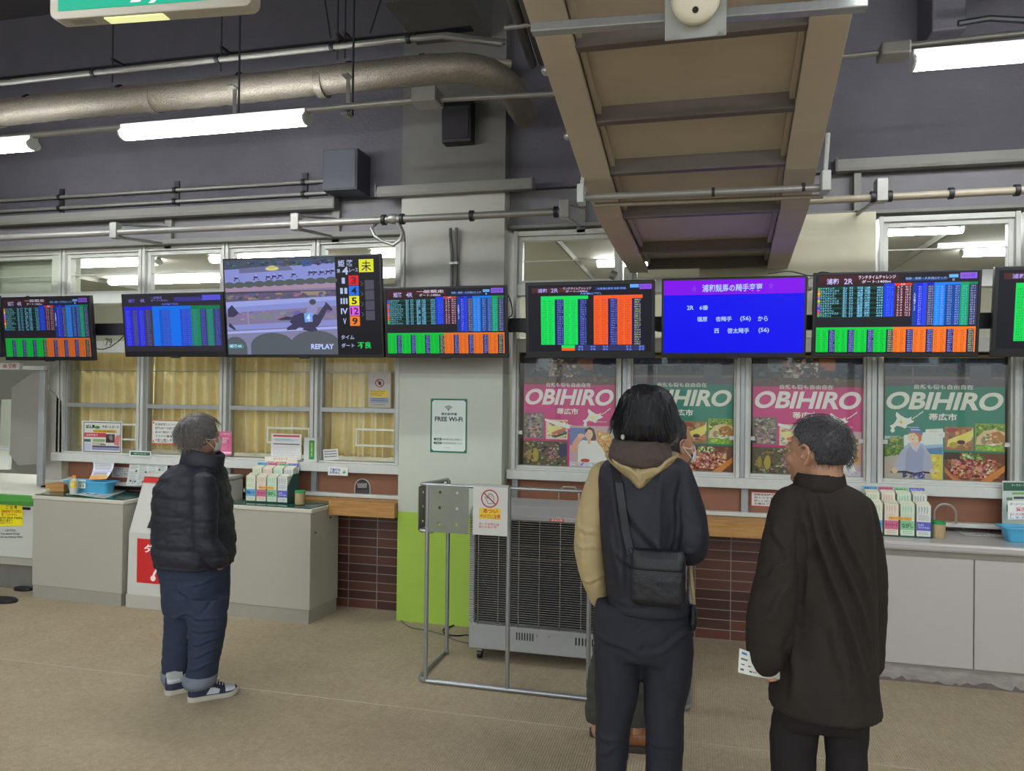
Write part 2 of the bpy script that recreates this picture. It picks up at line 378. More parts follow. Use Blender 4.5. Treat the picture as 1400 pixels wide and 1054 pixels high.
# ------------------------------------------------------------------ windows
mull = [91, 199.5, 312, 435.5, 551.5]
ZB, ZT = 1.10, 2.775
def window(n, x0, x1, kind, topglass=True):
    e = bpy.data.objects.new('window_%d' % n, None); COL.objects.link(e); e.location = ((x0+x1)/2, YW, ZB); e['kind'] = 'structure'
    f = MB(); w = .026
    f.box(x0, x0+w, 5.12, 5.24, ZB, ZT).box(x1-w, x1, 5.12, 5.24, ZB, ZT)
    f.box(x0+w, x1-w, 5.13, 5.24, ZT-.035, ZT).box(x0+w, x1-w, 5.13, 5.24, ZB, ZB+.012)
    f.box(x0+w, x1-w, 5.13, 5.24, 2.325, 2.405)
    f.box(x0+w, x1-w, 5.14, 5.24, 1.925, 2.02)
    f.build('window_frame', m_white_frame, e, bevel=.003)
    s = MB(); a0, a1 = x0+w, x1-w; t = .032
    # top sash, hopper hung
    s.box(a0, a0+t, 5.15, 5.2, 2.405, ZT-.035).box(a1-t, a1, 5.15, 5.2, 2.405, ZT-.035).box(a0+t, a1-t, 5.15, 5.2, ZT-.067, ZT-.035).box(a0+t, a1-t, 5.15, 5.2, 2.405, 2.43)
    s.box(a0+t, a1-t, 5.165, 5.185, 2.565, 2.572)
    s.build('sash', m_white_frame, e, bevel=.002)
    if kind == 'curtain':
        s = MB(); s.box(a0, a0+t*.7, 5.15, 5.2, ZB+.012, 1.925).box(a1-t*.7, a1, 5.15, 5.2, ZB+.012, 1.925)
        s.box(a0+t*.7, a1-t*.7, 5.15, 5.2, 1.478, 1.512)
        s.box(a0+t*.7, a1-t*.7, 5.20, 5.21, 1.775, 1.783)
        s.build('sash', m_alu, e, bevel=.002)
    else:
        s = MB(); s.box(a0, a0+.012, 5.15, 5.2, ZB+.012, 1.925).box(a1-.012, a1, 5.15, 5.2, ZB+.012, 1.925)
        s.box(a0+.012, a1-.012, 5.15, 5.2, ZB+.012, ZB+.03)
        s.box(a0-.006, a0+.04, 5.16, 5.19, 1.345, 1.372).box(a1-.04, a1+.006, 5.16, 5.19, 1.345, 1.372)
        s.build('sash', m_white_frame, e, bevel=.002)
    g = MB().box(a0, a1, 5.172, 5.176, ZB+.012, 1.925).box(a0, a1, 5.172, 5.176, 2.02, 2.325).box(a0+t, a1-t, 5.172, 5.176, 2.43, ZT-.067)
    g.build('window_glass', m_glass, e)
    return x0, x1
wx = [WX(p, 520, 5.19) for p in mull]
wl = [window(1, wx[0]-.78, wx[0]-.004, 'poster')] if False else []
for i in range(4): window(i+1, wx[i]+.004, wx[i+1]-.004, 'curtain')
window(5, WX(703, 560, 5.19), WX(851, 560, 5.19)-.004, 'poster')
window(6, WX(858, 560, 5.19), WX(1012, 560, 5.19)-.004, 'poster')
window(7, WX(1018, 560, 5.19), WX(1189, 560, 5.19)-.004, 'poster')
window(8, WX(1197, 560, 5.19), WX(1389, 560, 5.19)-.004, 'poster')
window(9, WX(1394, 560, 5.19), WX(1394, 560, 5.19)+.8, 'poster')
# far-left window towards the lobby, only its upper half is glazed
window(10, wx[0]-.80, wx[0]-.006, 'lobby')
window(11, wx[0]-1.6, wx[0]-.81, 'lobby')
# jamb strips between paired sashes
b = MB()
for px in (854.5, 1015, 1193, 1391.5): 
    x = WX(px, 560, 5.19); b.box(x-.016, x+.016, 5.14, 5.24, ZB, 1.93)
struct('trim_7', b, m_alu, .002)
# cream board closing the transom beside the stair
b = MB(); b.box(-.0, WX(1197, 320, 5.1), 5.09, 5.118, 2.06, 2.80); struct('wall_board', b, m_cream_panel)
# ------------------------------------------------------------------ curtains
m_curt = mat('cream_curtain_cloth', 'fae8b4', .8, 0, .06, 30, .2, 400)
def curtain(x0, x1, lab, seed):
    random.seed(seed); ph = [random.uniform(0, 6.28) for _ in range(4)]; nx = 190; nz = 26
    z0, z1 = 1.135, 1.99; vs = []; fs = []
    for j in range(nz+1):
        z = z0+(z1-z0)*j/nz; t = j/nz
        for i in range(nx+1):
            x = x0+(x1-x0)*i/nx; u = x*2*math.pi
            q_ = math.sin(u*10+ph[0]+1.1*math.sin(u*1.7+ph[1])+.25*math.sin(t*2.2+ph[2])); y = .034*math.copysign(abs(q_)**.7, q_)+.012*math.sin(u*19+ph[2]+t*1.2)+.004*math.sin(u*31+ph[3]-t*3)
            if t > .9: y += .006*math.sin(u*26)
            vs.append((x, 5.305+y*(1.15-.4*t), z))
    for j in range(nz):
        for i in range(nx): a = j*(nx+1)+i; fs.append((a, a+1, a+nx+2, a+nx+1))
    mb = MB().add(vs, fs)
    o = mb.build('curtain', m_curt, smooth=True)
    md = o.modifiers.new('t', 'SOLIDIFY'); md.thickness = .002
    tag(o, lab, 'curtain', 'gathered curtains behind the ticket windows')
labs = ['gathered cream curtain in the leftmost curtained window behind the black-bordered card notice', 'gathered cream curtain behind the red-bordered notice and the grey-haired man',
        'gathered cream curtain behind the leaflet rack and the small green box', 'gathered cream curtain in the window beside the column with the insect notice']
for i in range(4): curtain(wx[i]+.0004, wx[i+1]-.0004, labs[i], i+3)
# ------------------------------------------------------------------ hall lamps
def lamp_at(x0, x1, y, z, label, group=None, name='fluorescent_lamp', w=.105, hang=None):
    """long batten lamp: white trough with a glowing wrap-round diffuser; z is its underside"""
    e = thing(name, label, 'ceiling lamp', ((x0+x1)/2, y, z), group)
    prof = [(-w*.30, .095), (w*.30, .095), (w*.30, .068), (-w*.30, .068)]
    MB().prism([(x0, y+a, z+c) for a, c in prof], (x1-x0, 0, 0)).build('lamp_housing', m_lampbody, e, bevel=.003)
    d = [(-w*.29, .068), (-w*.5, .045)] + [(-w*.5*math.cos(t), .04-.036*math.sin(t)) for t in [math.pi*k/10 for k in range(1, 10)]] + [(w*.5, .045), (w*.29, .068)]
    MB().prism([(x0+.012, y+a, z+c) for a, c in d], (x1-x0-.024, 0, 0)).build('lamp_diffuser', m_lampglow, e)
    for xx in (x0, x1-.012): MB().prism([(xx, y+a*1.03, z-.001+c_*1.02) for a, c_ in d], (.012, 0, 0)).build('end_cap', m_lampbody, e)
    if hang:
        for xx in (x0+.2, x1-.2): MB().tube([(xx, y, z+.09), (xx, y, hang)], .006, 6).build('hanger', m_lampbody, e)
    return e
l1 = lamp_at(-5.35, -4.13, 3.9, 3.148, 'glowing tube lamp cut off by the left edge of the photo', 'lit tube lamps on the conduit')
l2 = lamp_at(-3.455, -2.2, 3.9, 3.165, 'glowing tube lamp below the silver duct, left of the column', 'lit tube lamps on the conduit')
l3 = lamp_at(.968, 2.22, 3.9, 3.19, 'glowing tube lamp right of the beige stair underside', 'lit tube lamps on the conduit')
for yy in (1.0, -1.6, -4.2):
    for xx in (-7.6, -4.9, -2.9, 1.3, 3.2, 5.4):
        if yy > 0 and xx in (-7.6, 5.4): continue
        lamp_at(xx-.62, xx+.62, yy, 3.3, 'glowing tube lamp in the rows hanging behind the viewer', 'tube lamps behind the viewer', hang=4.75)
for i, (x0, x1, y) in enumerate([(-7.95, -7.35, 6.79), (-6.5, -5.39, 6.6), (-4.77, -3.6, 6.59), (-7.07, -5.46, 7.8), (-4.3, -3.1, 7.8), (-3.02, -1.9, 6.6), (.6, 1.968, 6.42), (2.278, 3.5, 7.5), (-1.0, .3, 7.5)]):
    pl = ['seen through the far-left upper window', 'seen through the upper window above the digits 79', 'seen high in the upper window above the blue odds screen', 'lower one seen in the second and third upper windows',
          'deep in the office behind the replay screen', 'seen in the upper window next to the column', 'upper one seen in the right upper window', 'lower one seen in the right upper window', 'behind the stair underside'][i]
    lamp_at(x0, x1, y, 2.90, 'office tube lamp '+pl, 'office ceiling lamps', w=.11)
# ================================================================== OVERHEAD SERVICES
def P(px, py, Y): return Vector(W(px, py, Y))
def pipe(name, label, cat, pts, r, m, clips=(), group=None, cliprad=1.5, clipm=None, n=12):
    """one run of pipe with its saddles as parts"""
    pts = [Vector(p) for p in pts]
    e = thing(name, label, cat, pts[0], group)
    MB().tube(pts, r, n).build('pipe_run' if 'pipe' in name or 'duct' in name else 'conduit_run', m, e, smooth=40)
    for c in clips:
        p = Vector(c); MB().tube([p-Vector((.012, 0, 0)), p+Vector((.012, 0, 0))], r*cliprad, n).build('clip', clipm or m_blackm, e, smooth=40)
    return e
def at_px(px, z, Y):   # x on a run of height z
    return Vector((WX(px, 300, Y), Y, z))
# --- silver insulated duct with elbow
m_foil = mat('foil_duct_wrap', '857e72', .40, .5, .16, 60, 1.0, 120)
e = thing('insulated_duct', 'thick silver foil-wrapped duct bending into the wall above the column', 'duct', (-5.6, 4.3, 3.58))
zc = 3.585
path = [Vector((-5.9, 4.3, zc)), Vector((-5.0, 4.3, zc+.002)), Vector((-4.2, 4.3, zc+.012)), Vector((-3.3, 4.3, zc+.004)), Vector((-2.5, 4.3, zc+.015)), Vector((-1.62, 4.3, zc+.02))]
r0 = .20
cx_, cy_ = -1.45, 4.3+.28
path += [Vector((cx_+.28*math.sin(t), cy_-.28*math.cos(t), zc+.02-.05*(t/1.57))) for t in [R(a) for a in (15, 30, 45, 60, 75, 90)]]
path += [Vector((cx_+.28, 5.0, zc-.04))]
pp = []
for a, b_ in zip(path[:-1], path[1:]):
    k = max(1, int((b_-a).length/.05))
    for i in range(k): pp.append(a.lerp(b_, i/k))
pp.append(path[-1])
MB().tube(pp, [.088+.0025*math.sin(i*2.3)+.003*mnoise.noise(Vector((i*.9, 0, 0))) for i in range(len(pp))], 28).build('duct_run', m_foil, e, smooth=60)
for q in (-4.9, -3.6, -2.35):
    MB().tube([(q, 4.3, zc), (q+.05, 4.3, zc)], .094, 28).build('joint_tape', m_foil, e, smooth=60)
# --- conduits above the duct
for k, (yy, zz, r, m_, lab) in enumerate([(4.28, 3.80, .017, m_conduit, 'upper slim grey conduit running above the silver duct'), (4.18, 3.745, .017, m_conduit, 'lower slim grey conduit running just above the silver duct'),
                                     (4.42, 3.725, .026, m_conduit_b, 'beige pipe squeezed between the silver duct and the slim conduits')]):
    cl = [(x, yy, zz) for x in (-4.75, -3.95, -3.0, -2.2, -1.7)]
    pts = [(-5.9, yy, zz), (-1.75, yy, zz), (-1.5, yy+.03, zz+.01), (-1.18, yy+.2, zz+.01)]
    pipe('ceiling_conduit' if k < 2 else 'ceiling_pipe', lab, 'conduit' if k < 2 else 'pipe', pts, r, m_, cl)
# cable tray over them and its hangers
o = MB().box(-5.9, -1.35, 4.29, 4.36, 3.84, 3.846).build('cable_tray', m_blackm); tag(o, 'dark cable tray above the grey conduits and silver duct', 'cable tray')
for k, px in enumerate((170, 316, 472, 482)):
    x = WX(px, 40, 4.3)
    e = thing('hanger_rod', ['thin ceiling rod at left, under the green exit sign', 'thin ceiling rod right of the green exit sign', 'left rod of the close pair holding the duct', 'right rod of the close pair holding the duct'][k], 'hanger rod', (x, 4.31, 3.68), 'ceiling hanger rods')
    MB().tube([(x, 4.2, 3.68), (x, 4.2, 4.75)], .006, 6).build('rod', m_blackm, e)
    MB().box(x-.01, x+.01, 4.19, 4.36, 3.828, 3.84).build('bracket', m_blackm, e)
for k, (a, b_) in enumerate((((444, 0), (452, 52)), ((521, 0), (506, 45)))):
    o = MB().tube([P(*b_, 4.35), P(a[0]+(a[0]-b_[0])*.6, a[1]-30, 4.35)], .006, 6).build('brace_rod', m_blackm)
    tag(o, 'thin slanting rod bracing the duct hangers, on the %s' % ('left' if k == 0 else 'right'), 'hanger rod', 'slanting brace rods')
# --- lamp conduit line with box
z_l = 3.243
e = thing('lamp_conduit', 'pale conduit carrying the tube lamps left of the column', 'conduit', (-4.1, 3.9, z_l))
MB().tube([(-5.4, 3.9, z_l), (-1.53, 3.9, z_l+.015)], .02, 10).build('conduit_run', m_conduit, e, smooth=40)
MB().tube([(-1.40, 3.93, z_l+.02), (-.55, 4.0, z_l+.02)], .015, 10).build('conduit_run', m_conduit, e, smooth=40)
MB().box(-1.545, -1.40, 3.84, 3.98, z_l-.015, z_l+.07).build('junction_box', m_conduit, e, bevel=.008)
for px in (316, 472):
    x = WX(px, 160, 3.9)
    g = MB(); g.box(x-.012, x+.012, 3.93, 3.935, z_l-.04, z_l+.20).box(x-.02, x+.02, 3.88, 3.94, z_l-.035, z_l-.025).box(x-.02, x+.02, 3.88, 3.94, z_l+.19, z_l+.20)
    g.build('bracket', m_conduit, e)
    MB().tube([(x+.03, 3.93, z_l-.03), (x+.03, 3.93, 4.2)], .007, 6).build('rod', m_blackm, e)
e = thing('lamp_conduit', 'short conduit with white box leading to the right tube lamp', 'conduit', (.6, 3.9, 3.25))
zr = WZ(1190, 73, 3.9)
MB().tube([(.42, 3.9, zr-.01), (.85, 3.9, zr)], .014, 10).build('conduit_run', m_conduit, e, smooth=40)
MB().box(.825, .955, 3.84, 3.96, zr-.035, zr+.03).build('junction_box', m_conduit, e, bevel=.01)
MB().tube([(.93, 3.9, zr+.02), (2.3, 3.9, zr+.045)], .016, 10).build('conduit_run', m_conduit, e, smooth=40)
# brace over the right lamp
o = MB().tube([P(1310, 32, 4.6), P(1352, 25, 4.6), P(1402, 28, 4.6)], .018, 8).build('steel_bar', m_blackm); tag(o, 'dark steel bar behind the right tube lamp', 'steel bar')
# --- three grey raceways on the wall
for k, (xa, xb, zz, lab) in enumerate([(-9, WX(458, 281, 5.07), 2.99, 'long grey raceway on the wall left of the dark box'), (WX(515, 264, 4.98), WX(728, 250, 4.98), WZ(620, 262, 4.98)-.012, 'grey raceway crossing the painted column'), (WX(1143, 235, 5.07), 6, 3.055, 'grey raceway on the wall below the right tube lamp')]):
    y1 = 5.12 if k != 1 else 5.03; y0 = y1-.075
    e = thing('wall_raceway', lab, 'raceway', ((xa+xb)/2, y1, zz), 'grey raceways along the wall')
    MB().prism([(xa, y1, zz), (xa, y0+.01, zz), (xa, y0, zz+.02), (xa, y0+.012, zz+.075), (xa, y1, zz+.082)], (xb-xa, 0, 0)).build('raceway_body', m_head, e, bevel=.002)
    for xe in ((xb,) if k == 0 else (xa, xb) if k == 1 else (xa,)):
        MB().box(xe-.006, xe+.006, y0-.002, y1, zz-.002, zz+.084).build('end_cap', m_darkcol, e)
# --- two conduits and a dark box on the dark beam
for k, zz in enumerate((3.205, 3.115)):
    xb = WX(445, 250, 5.07)
    cl = [(WX(p, 260, 5.07), 5.09, zz) for p in (79, 237, 413)]
    pipe('wall_conduit', ('upper' if k == 0 else 'lower')+' of the two slim conduits leading into the dark box', 'conduit', [(-9, 5.09, zz), (xb, 5.09, zz)], .014, m_conduit, cl, cliprad=1.7)
for k, p in enumerate((79, 237, 413)):
    x = WX(p, 260, 5.07)
    o = MB().box(x-.022, x+.022, 5.106, 5.12, 3.04, 3.28).build('support_channel', m_blackm); tag(o, 'short upright channel holding the two slim conduits, %s' % ['leftmost', 'middle', 'next to the dark box'][k], 'support channel', 'conduit support channels')
xa, xb = WX(443, 240, 4.92), WX(490, 240, 4.92)
m_dkblue = mat('dark_blue_grey_box', '3c3f49', .6, 0, .05, 5)
e = thing('electrical_box', 'dark blue-grey square box on the wall left of the column', 'electrical box', ((xa+xb)/2, 5.1, 3.07))
MB().box(xa, xb, 4.90, 5.12, 3.075, 3.37).build('box_body', m_dkblue, e, bevel=.004)
MB().box(xa+.01, xb-.01, 4.892, 4.90, 3.085, 3.36).build('box_lid', m_dkblue, e, bevel=.002)
# dark speaker on the column
xa, xb = WX(604, 160, 4.93), WX(644, 160, 4.93); za, zb = WZ(620, 194, 4.93), WZ(620, 136, 4.93)
e = thing('column_speaker', 'small dark speaker box mounted high on the column', 'speaker', ((xa+xb)/2, 5.03, za))
MB().prism([(xa, 5.03, za), (xa, 4.93, za), (xa, 4.92, zb-.05), (xa, 4.95, zb), (xa, 5.03, zb)], (xb-xa, 0, 0)).build('speaker_box', m_blackm, e, bevel=.006)
MB().box(xa+.015, xb-.015, 4.916, 4.924, za+.02, zb-.07).build('speaker_grille', mat('speaker_cloth', '2a272c', .9, 0, .1, 200), e)
# --- long pipe run z=2.77 in front of the windows with brackets
zp = 2.772
xs = [-9, WX(770, 290, 4.6)]
e = pipe('service_pipe', 'long grey pipe passing in front of the column below the ceiling', 'pipe', [(xs[0], 4.6, zp), (xs[1], 4.6, zp)], .024, m_conduit, [(WX(p, 300, 4.6), 4.6, zp) for p in (525, 550, 645, 760)])
for p in (158, 405, 772):
    x = WX(p, 310, 4.6)
    g = MB(); g.tube([(x, 4.6, zp-.03), (x+.02, 5.17, zp+.02)], .012, 6)
    g.build('bracket_arm', m_conduit, e)
    MB().tube([(x-.02, 4.6, zp+.06), (x+.02, 5.17, zp+.16)], .010, 6).build('bracket_arm', m_conduit, e)
    MB().box(x-.03, x+.03, 4.57, 4.63, zp-.045, zp+.07).build('clamp', m_conduit, e, bevel=.005)
    MB().box(x-.01, x+.05, 5.13, 5.17, zp-.02, zp+.22).build('bracket_plate', m_head, e)
e = pipe('service_pipe', 'beige pipe running right from the stair underside above the window', 'pipe', [(WX(1100, 270, 4.6), 4.6, zp-.005), (5.5, 4.6, zp+.01)], .022, m_conduit_b, [(WX(p, 270, 4.6), 4.6, zp) for p in (1193, 1216, 1300, 1390)])
x = WX(1205, 270, 4.6)
MB().box(x-.03, x+.03, 4.57, 4.66, zp-.03, zp+.10).build('clamp', m_conduit, e, bevel=.005)
MB().box(x-.05, x-.01, 5.10, 5.13, zp-.05, zp+.28).build('bracket_plate', m_head, e)
MB().tube([(x-.03, 4.6, zp-.02), (x-.03, 5.12, zp+.02)], .012, 6).build('bracket_arm', m_conduit, e)
# flexible loop by the column
lp = [P(515, 305, 4.62), P(508, 312, 4.62), P(512, 322, 4.6), P(523, 330, 4.6), P(538, 335, 4.6), P(548, 328, 4.6), P(550, 318, 4.6), P(545, 308, 4.6), P(540, 300, 4.6)]
o = MB().tube(lp, .011, 8).build('flexible_conduit', m_conduit, smooth=40); tag(o, 'loop of grey flexible conduit hanging beside the column', 'flexible conduit')
o = MB().tube([P(540, 300, 4.6), P(547, 306, 4.62), P(552, 318, 4.8), P(553, 330, 4.98), P(553, 400, 4.98)], .009, 8).build('drop_conduit', m_conduit, smooth=40); tag(o, 'thin white conduit dropping along the column edge to the small odds screen', 'conduit')
MBo = MB().ball(P(538, 299, 4.6), (.045, .03, .035)).build('junction_box', m_conduit, smooth=True); tag(MBo, 'round grey pipe fitting above the flexible loop', 'pipe fitting')
for k, p in enumerate((617, 623)):
    x = WX(p, 350, 4.99)
    e = thing('column_conduit', ['left', 'right'][k]+' of the twin dark conduits running down the column', 'conduit', (x, 4.99, 2.3), 'twin conduits on the column')
    pts = [(x-.012*(1-k), 5.0, 2.79), (x-.012*(1-k), 5.0, 2.74), (x, 5.005, 2.6), (x, 5.005, 2.28)]
    MB().tube(pts, .012, 8).build('conduit_run', m_darkcol, e, smooth=40)
    MB().box(x-.015, x+.015, 4.985, 5.03, 2.535, 2.55).build('clip', m_alu, e)
# pipe bundle going to the back, left of the stair
for k, (a, b_) in enumerate((((700, 0), (728, 88)), ((716, 0), (742, 84)))):
    o = MB().tube([P(*b_, 5.0), P(*a, 3.9), P(a[0]-20, a[1]-70, 3.0)], .03, 10).build('ceiling_pipe', m_darkcol, smooth=40)
    tag(o, ['left', 'right'][k]+' of two dark pipes crossing the hall between column and stair', 'pipe', 'dark pipes between column and stair')
o = MB().tube([P(690, 38, 4.2), P(735, 32, 4.2)], .016, 8).build('ceiling_conduit', m_conduit, smooth=40); tag(o, 'short pale conduit linking the column to the stair underside', 'conduit')
# --- stair underside
def stair_pt(t):  # t 0..1 from the hall toward the wall, returns Y, z, xl, xr
    K = [(-.4, 3.55, -.60, .37), (1.4, 3.15, -.58, .40), (2.4, 2.865, -.55, .452), (3.3, 2.585, -.505, .468), (3.72, 2.515, -.497, .492), (4.4, 2.47, -.47, .515), (5.08, 2.455, -.452, .548)]
    return K
K = stair_pt(0)
e = thing('stair_underside', 'sloping beige ribbed steel underside of a staircase, overhead', 'staircase', (0, 3, 2.6))
pan = MB(); L = [Vector((k[2]+.05, k[0], k[1]+.07)) for k in K]; Rr = [Vector((k[3]-.05, k[0], k[1]+.07)) for k in K]
rings = [[l, r_, r_+Vector((0, 0, .03)), l+Vector((0, 0, .03))] for l, r_ in zip(L, Rr)]
pan.loft(rings).build('soffit_panel', m_beige, e)
wL = .125
for side in (0, 1):
    rg = []
    for k in K:
        x0 = k[2] if side == 0 else k[3]-wL
        rg.append([Vector((x0, k[0], k[1])), Vector((x0+wL, k[0], k[1])), Vector((x0+wL, k[0], k[1]+.02)), Vector((x0+wL*.55, k[0], k[1]+.02)), Vector((x0+wL*.55, k[0], k[1]+.32)), Vector((x0+wL*.45, k[0], k[1]+.32)), Vector((x0+wL*.45, k[0], k[1]+.02)), Vector((x0, k[0], k[1]+.02))])
    MB().loft(rg).build('stringer', m_beige, e, bevel=.002)
    rg = []
    for k in K:
        x0 = (k[2]+wL*.45) if side == 0 else (k[3]-wL*.55)
    # stiffening fillet beside the panel
    rg = [[Vector(((k[2]+wL if side == 0 else k[3]-wL-.02), k[0], k[1]+.04)), Vector(((k[2]+wL+.02 if side == 0 else k[3]-wL), k[0], k[1]+.04)), Vector(((k[2]+wL+.02 if side == 0 else k[3]-wL), k[0], k[1]+.07)), Vector(((k[2]+wL if side == 0 else k[3]-wL-.02), k[0], k[1]+.07))] for k in K]
    MB().loft(rg).build('stiffener', m_beige, e)
def stair_at(Y):
    for a, b_ in zip(K[:-1], K[1:]):
        if a[0] <= Y <= b_[0]:
            t = (Y-a[0])/(b_[0]-a[0]); return [a[i]+(b_[i]-a[i])*t for i in range(4)]
    return K[-1]
def solveY(px, py):
    best = None
    for i in range(400):
        Y = 1.0+4.0*i/400; k = stair_at(Y); d = abs(WZ(px, py, Y)-k[1]-.03)
        if best is None or d < best[0]: best = (d, Y)
    return best[1]
ribs = [30, 142, 212, 268, 293, 342, 356, 372]
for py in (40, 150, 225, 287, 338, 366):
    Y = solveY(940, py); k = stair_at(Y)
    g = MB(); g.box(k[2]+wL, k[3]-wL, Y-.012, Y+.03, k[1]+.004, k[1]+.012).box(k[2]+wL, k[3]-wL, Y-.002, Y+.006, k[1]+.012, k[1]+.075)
    g.build('cross_rib', mat('shade_toned_rib', '655d57', .6, 0, .08, 6), e)  # ribs coloured darker than the panel to carry the shadow band on their faces
for py in (95, 186): 
    Y = solveY(760, py); k = stair_at(Y)
    x = k[2]-.01
    MB().ball((x, Y, k[1]+.03), (.018, .018, .018), 10, 8).build('bolt', m_galv, e)
# galvanised rails under the stair and the white dome
for k_, (py0, py1, Y) in enumerate(((-2, -40, 2.12), (58, 17, 2.3))):
    a = P(728 if k_ == 0 else 740, py0 if k_ == 0 else 58, Y); b_ = P(1183, 12 if k_ else -30, Y)
    a = Vector((-.52 if k_ else -.50, Y, 2.775 if k_ else 2.84)); b_ = Vector((.455, Y, 2.745 if k_ else 2.81))
    g = MB(); g.prism([a+Vector((0, -.02, 0)), a+Vector((0, .02, 0)), a+Vector((0, .02, .03)), a+Vector((0, -.02, .03))], b_-a)
    o = g.build('strut_rail', m_galv, bevel=.004); tag(o, ['galvanised rail at the very top edge across the stair underside', 'galvanised rail across the stair underside carrying the white dome'][k_], 'strut rail', 'galvanised rails under the stair')
c = P(951, 16, 2.2)
e = thing('wireless_access_point', 'round white dome unit on a square plate under the stair', 'wireless access point', c)
tl = R(24); Nn = Vector((0, -math.cos(tl), -math.sin(tl))); Uu = Vector((0, -math.sin(tl), math.cos(tl))); Xx = Vector((1, 0, 0))
Cc = P(951, 5, 2.235)
MB().obox(Cc, Xx, Uu, Nn, (.088, .092, .004)).build('mounting_plate', m_alu, e, bevel=.003)
Cd = Cc+Uu*.012+Nn*.004; rg = []
for h, r_ in ((0, .066), (.018, .070), (.030, .068), (.038, .060), (.041, .04), (.0415, .001)):
    rg.append([Cd+Nn*h+Xx*r_*math.cos(2*math.pi*k/40)+Uu*r_*math.sin(2*math.pi*k/40) for k in range(40)])
MB().loft(rg).build('dome', mat('ivory_plastic', 'd8d4c0', .4), e, smooth=40)
MB().tube([Cd+Nn*.040-Uu*.030, Cd+Nn*.0435-Uu*.030], .009, 18).build('lens', m_black, e)
A = Art(lambda u, v, h: tuple(Cd+Nn*(.0418+h)+Xx*(-.018+.036*u)+Uu*(.024-.012*v))); A.text('Panasonic', 0, 0, 1, .5, '6a6a66', .01)
A.build('lettering', PRINT, e)
for k in (-1, 1): MB().tube([Cc+Xx*k*.075-Uu*.080, Cc+Xx*k*.075-Uu*.080+Nn*.014], .006, 10).build('screw', m_galv, e)
# lateral pipe with boxes
zz = 2.508
e = thing('service_pipe', 'grey pipe hung below the stair underside between two white boxes', 'pipe', (-.5, 3.3, zz))
MB().tube([(-.505, 3.3, 2.513), (.50, 3.3, 2.503)], .016, 12).build('pipe_run', m_conduit, e, smooth=40)
MB().tube([(-.46, 3.36, 2.492), (.50, 3.36, 2.482)], .010, 10).build('pipe_run', m_conduit_b, e, smooth=40)
for px, w_ in ((795, .03), (1128, .035)):
    x = WX(px, 260, 3.28)
    MB().box(x-w_*.5, x+w_*.5, 3.24, 3.32, 2.478, 2.56).build('junction_box', mat('pale_box', 'b9beba', .4), e, bevel=.004)
    MB().tube([(x, 3.28, 2.56), (x+.01, 3.28, 2.72 if px > 900 else 2.62)], .009, 8).build('riser_conduit', mat('pale_box', 'b9beba', .4), e, smooth=40)
for px in (975, 1098):
    x = WX(px, 262, 3.3); MB().tube([(x-.006, 3.3, 2.508), (x+.006, 3.3, 2.508)], .02, 12).build('clip', m_blackm, e)
# small bright fixture behind beam at transom window
o = MB().tube([P(835, 375, 4.9), P(842, 378, 4.9)], .03, 12).build('pipe_stub', m_conduit, smooth=40); o.location.z -= .0
tag(o, 'short white pipe stub at the foot of the stair underside', 'pipe')
# white pole behind bar at stub
# --- exit sign
y0 = 2.25
xa = WX(78, 25, y0); xb = WX(337, 12, y0); zb = WZ(200, 20, y0); zb += .006; zt = zb+.30
e = thing('exit_sign', 'green lit exit sign hanging at the top left edge', 'exit sign', ((xa+xb)/2, y0, zb))
m_sign = mat('exit_sign_case', 'b9b4a6', .45)
g = MB(); pr = []
rr = .03
for cx0_, cz0_, a0 in ((xa+rr, zb+rr, 180), (xb-rr, zb+rr, 270), (xb-rr, zt-rr, 0), (xa+rr, zt-rr, 90)):
    for k in range(6): t = R(a0+18*k); pr.append((cx0_+rr*math.cos(t), y0, cz0_+rr*math.sin(t)))
g.prism(pr, (0, .062, 0)); g.build('case', m_sign, e, bevel=.004)
A = Art(rectfn(xa+.035, xb-.035, zb+.028, zt-.03, y0-.002)); A.rect(0, 0, 1, 1, (20, 176, 140)); A.lay()
wht = (236, 250, 236)
A.poly([(.40, .95), (.455, .95), (.53, .70), (.46, .70)], wht); A.poly([(.50, .98), (.53, .98), (.60, .80), (.57, .80)], wht)
A.blob(.52, .22, .035, .10, wht, 16); A.poly([(.44, .34), (.56, .34), (.55, .72), (.43, .72)], wht); A.poly([(.56, .36), (.66, .52), (.64, .57), (.54, .46)], wht); A.poly([(.55, .66), (.66, .78), (.63, .96), (.60, .95), (.61, .82), (.50, .74)], wht)
A.text('非常口', .10, .25, .34, .7, wht, .02)
A.build('sign_face', colmat('exit_sign_screen', 'screen', 1.1, .3), e)
MB().box(xa+.21, xa+.44, y0+.010, y0+.05, zb-.004, zb+.001).build('down_light', emat('yellowish_lens', 'e2e6a0', .9), e)
e.rotation_euler = (0, 0, R(5))
MB().box((xa+xb)/2-.02, (xa+xb)/2+.02, y0+.015, y0+.045, zt, 4.12).build('hanging_post', m_darkcol, e)
A = Art(lambda u, v, h: (xa+.07+.09*u, y0+.014+.03*v, zb-.001-h)); A.rect(0, 0, 1, 1, (150, 148, 140)); A.build('rating_sticker', PRINT, e)
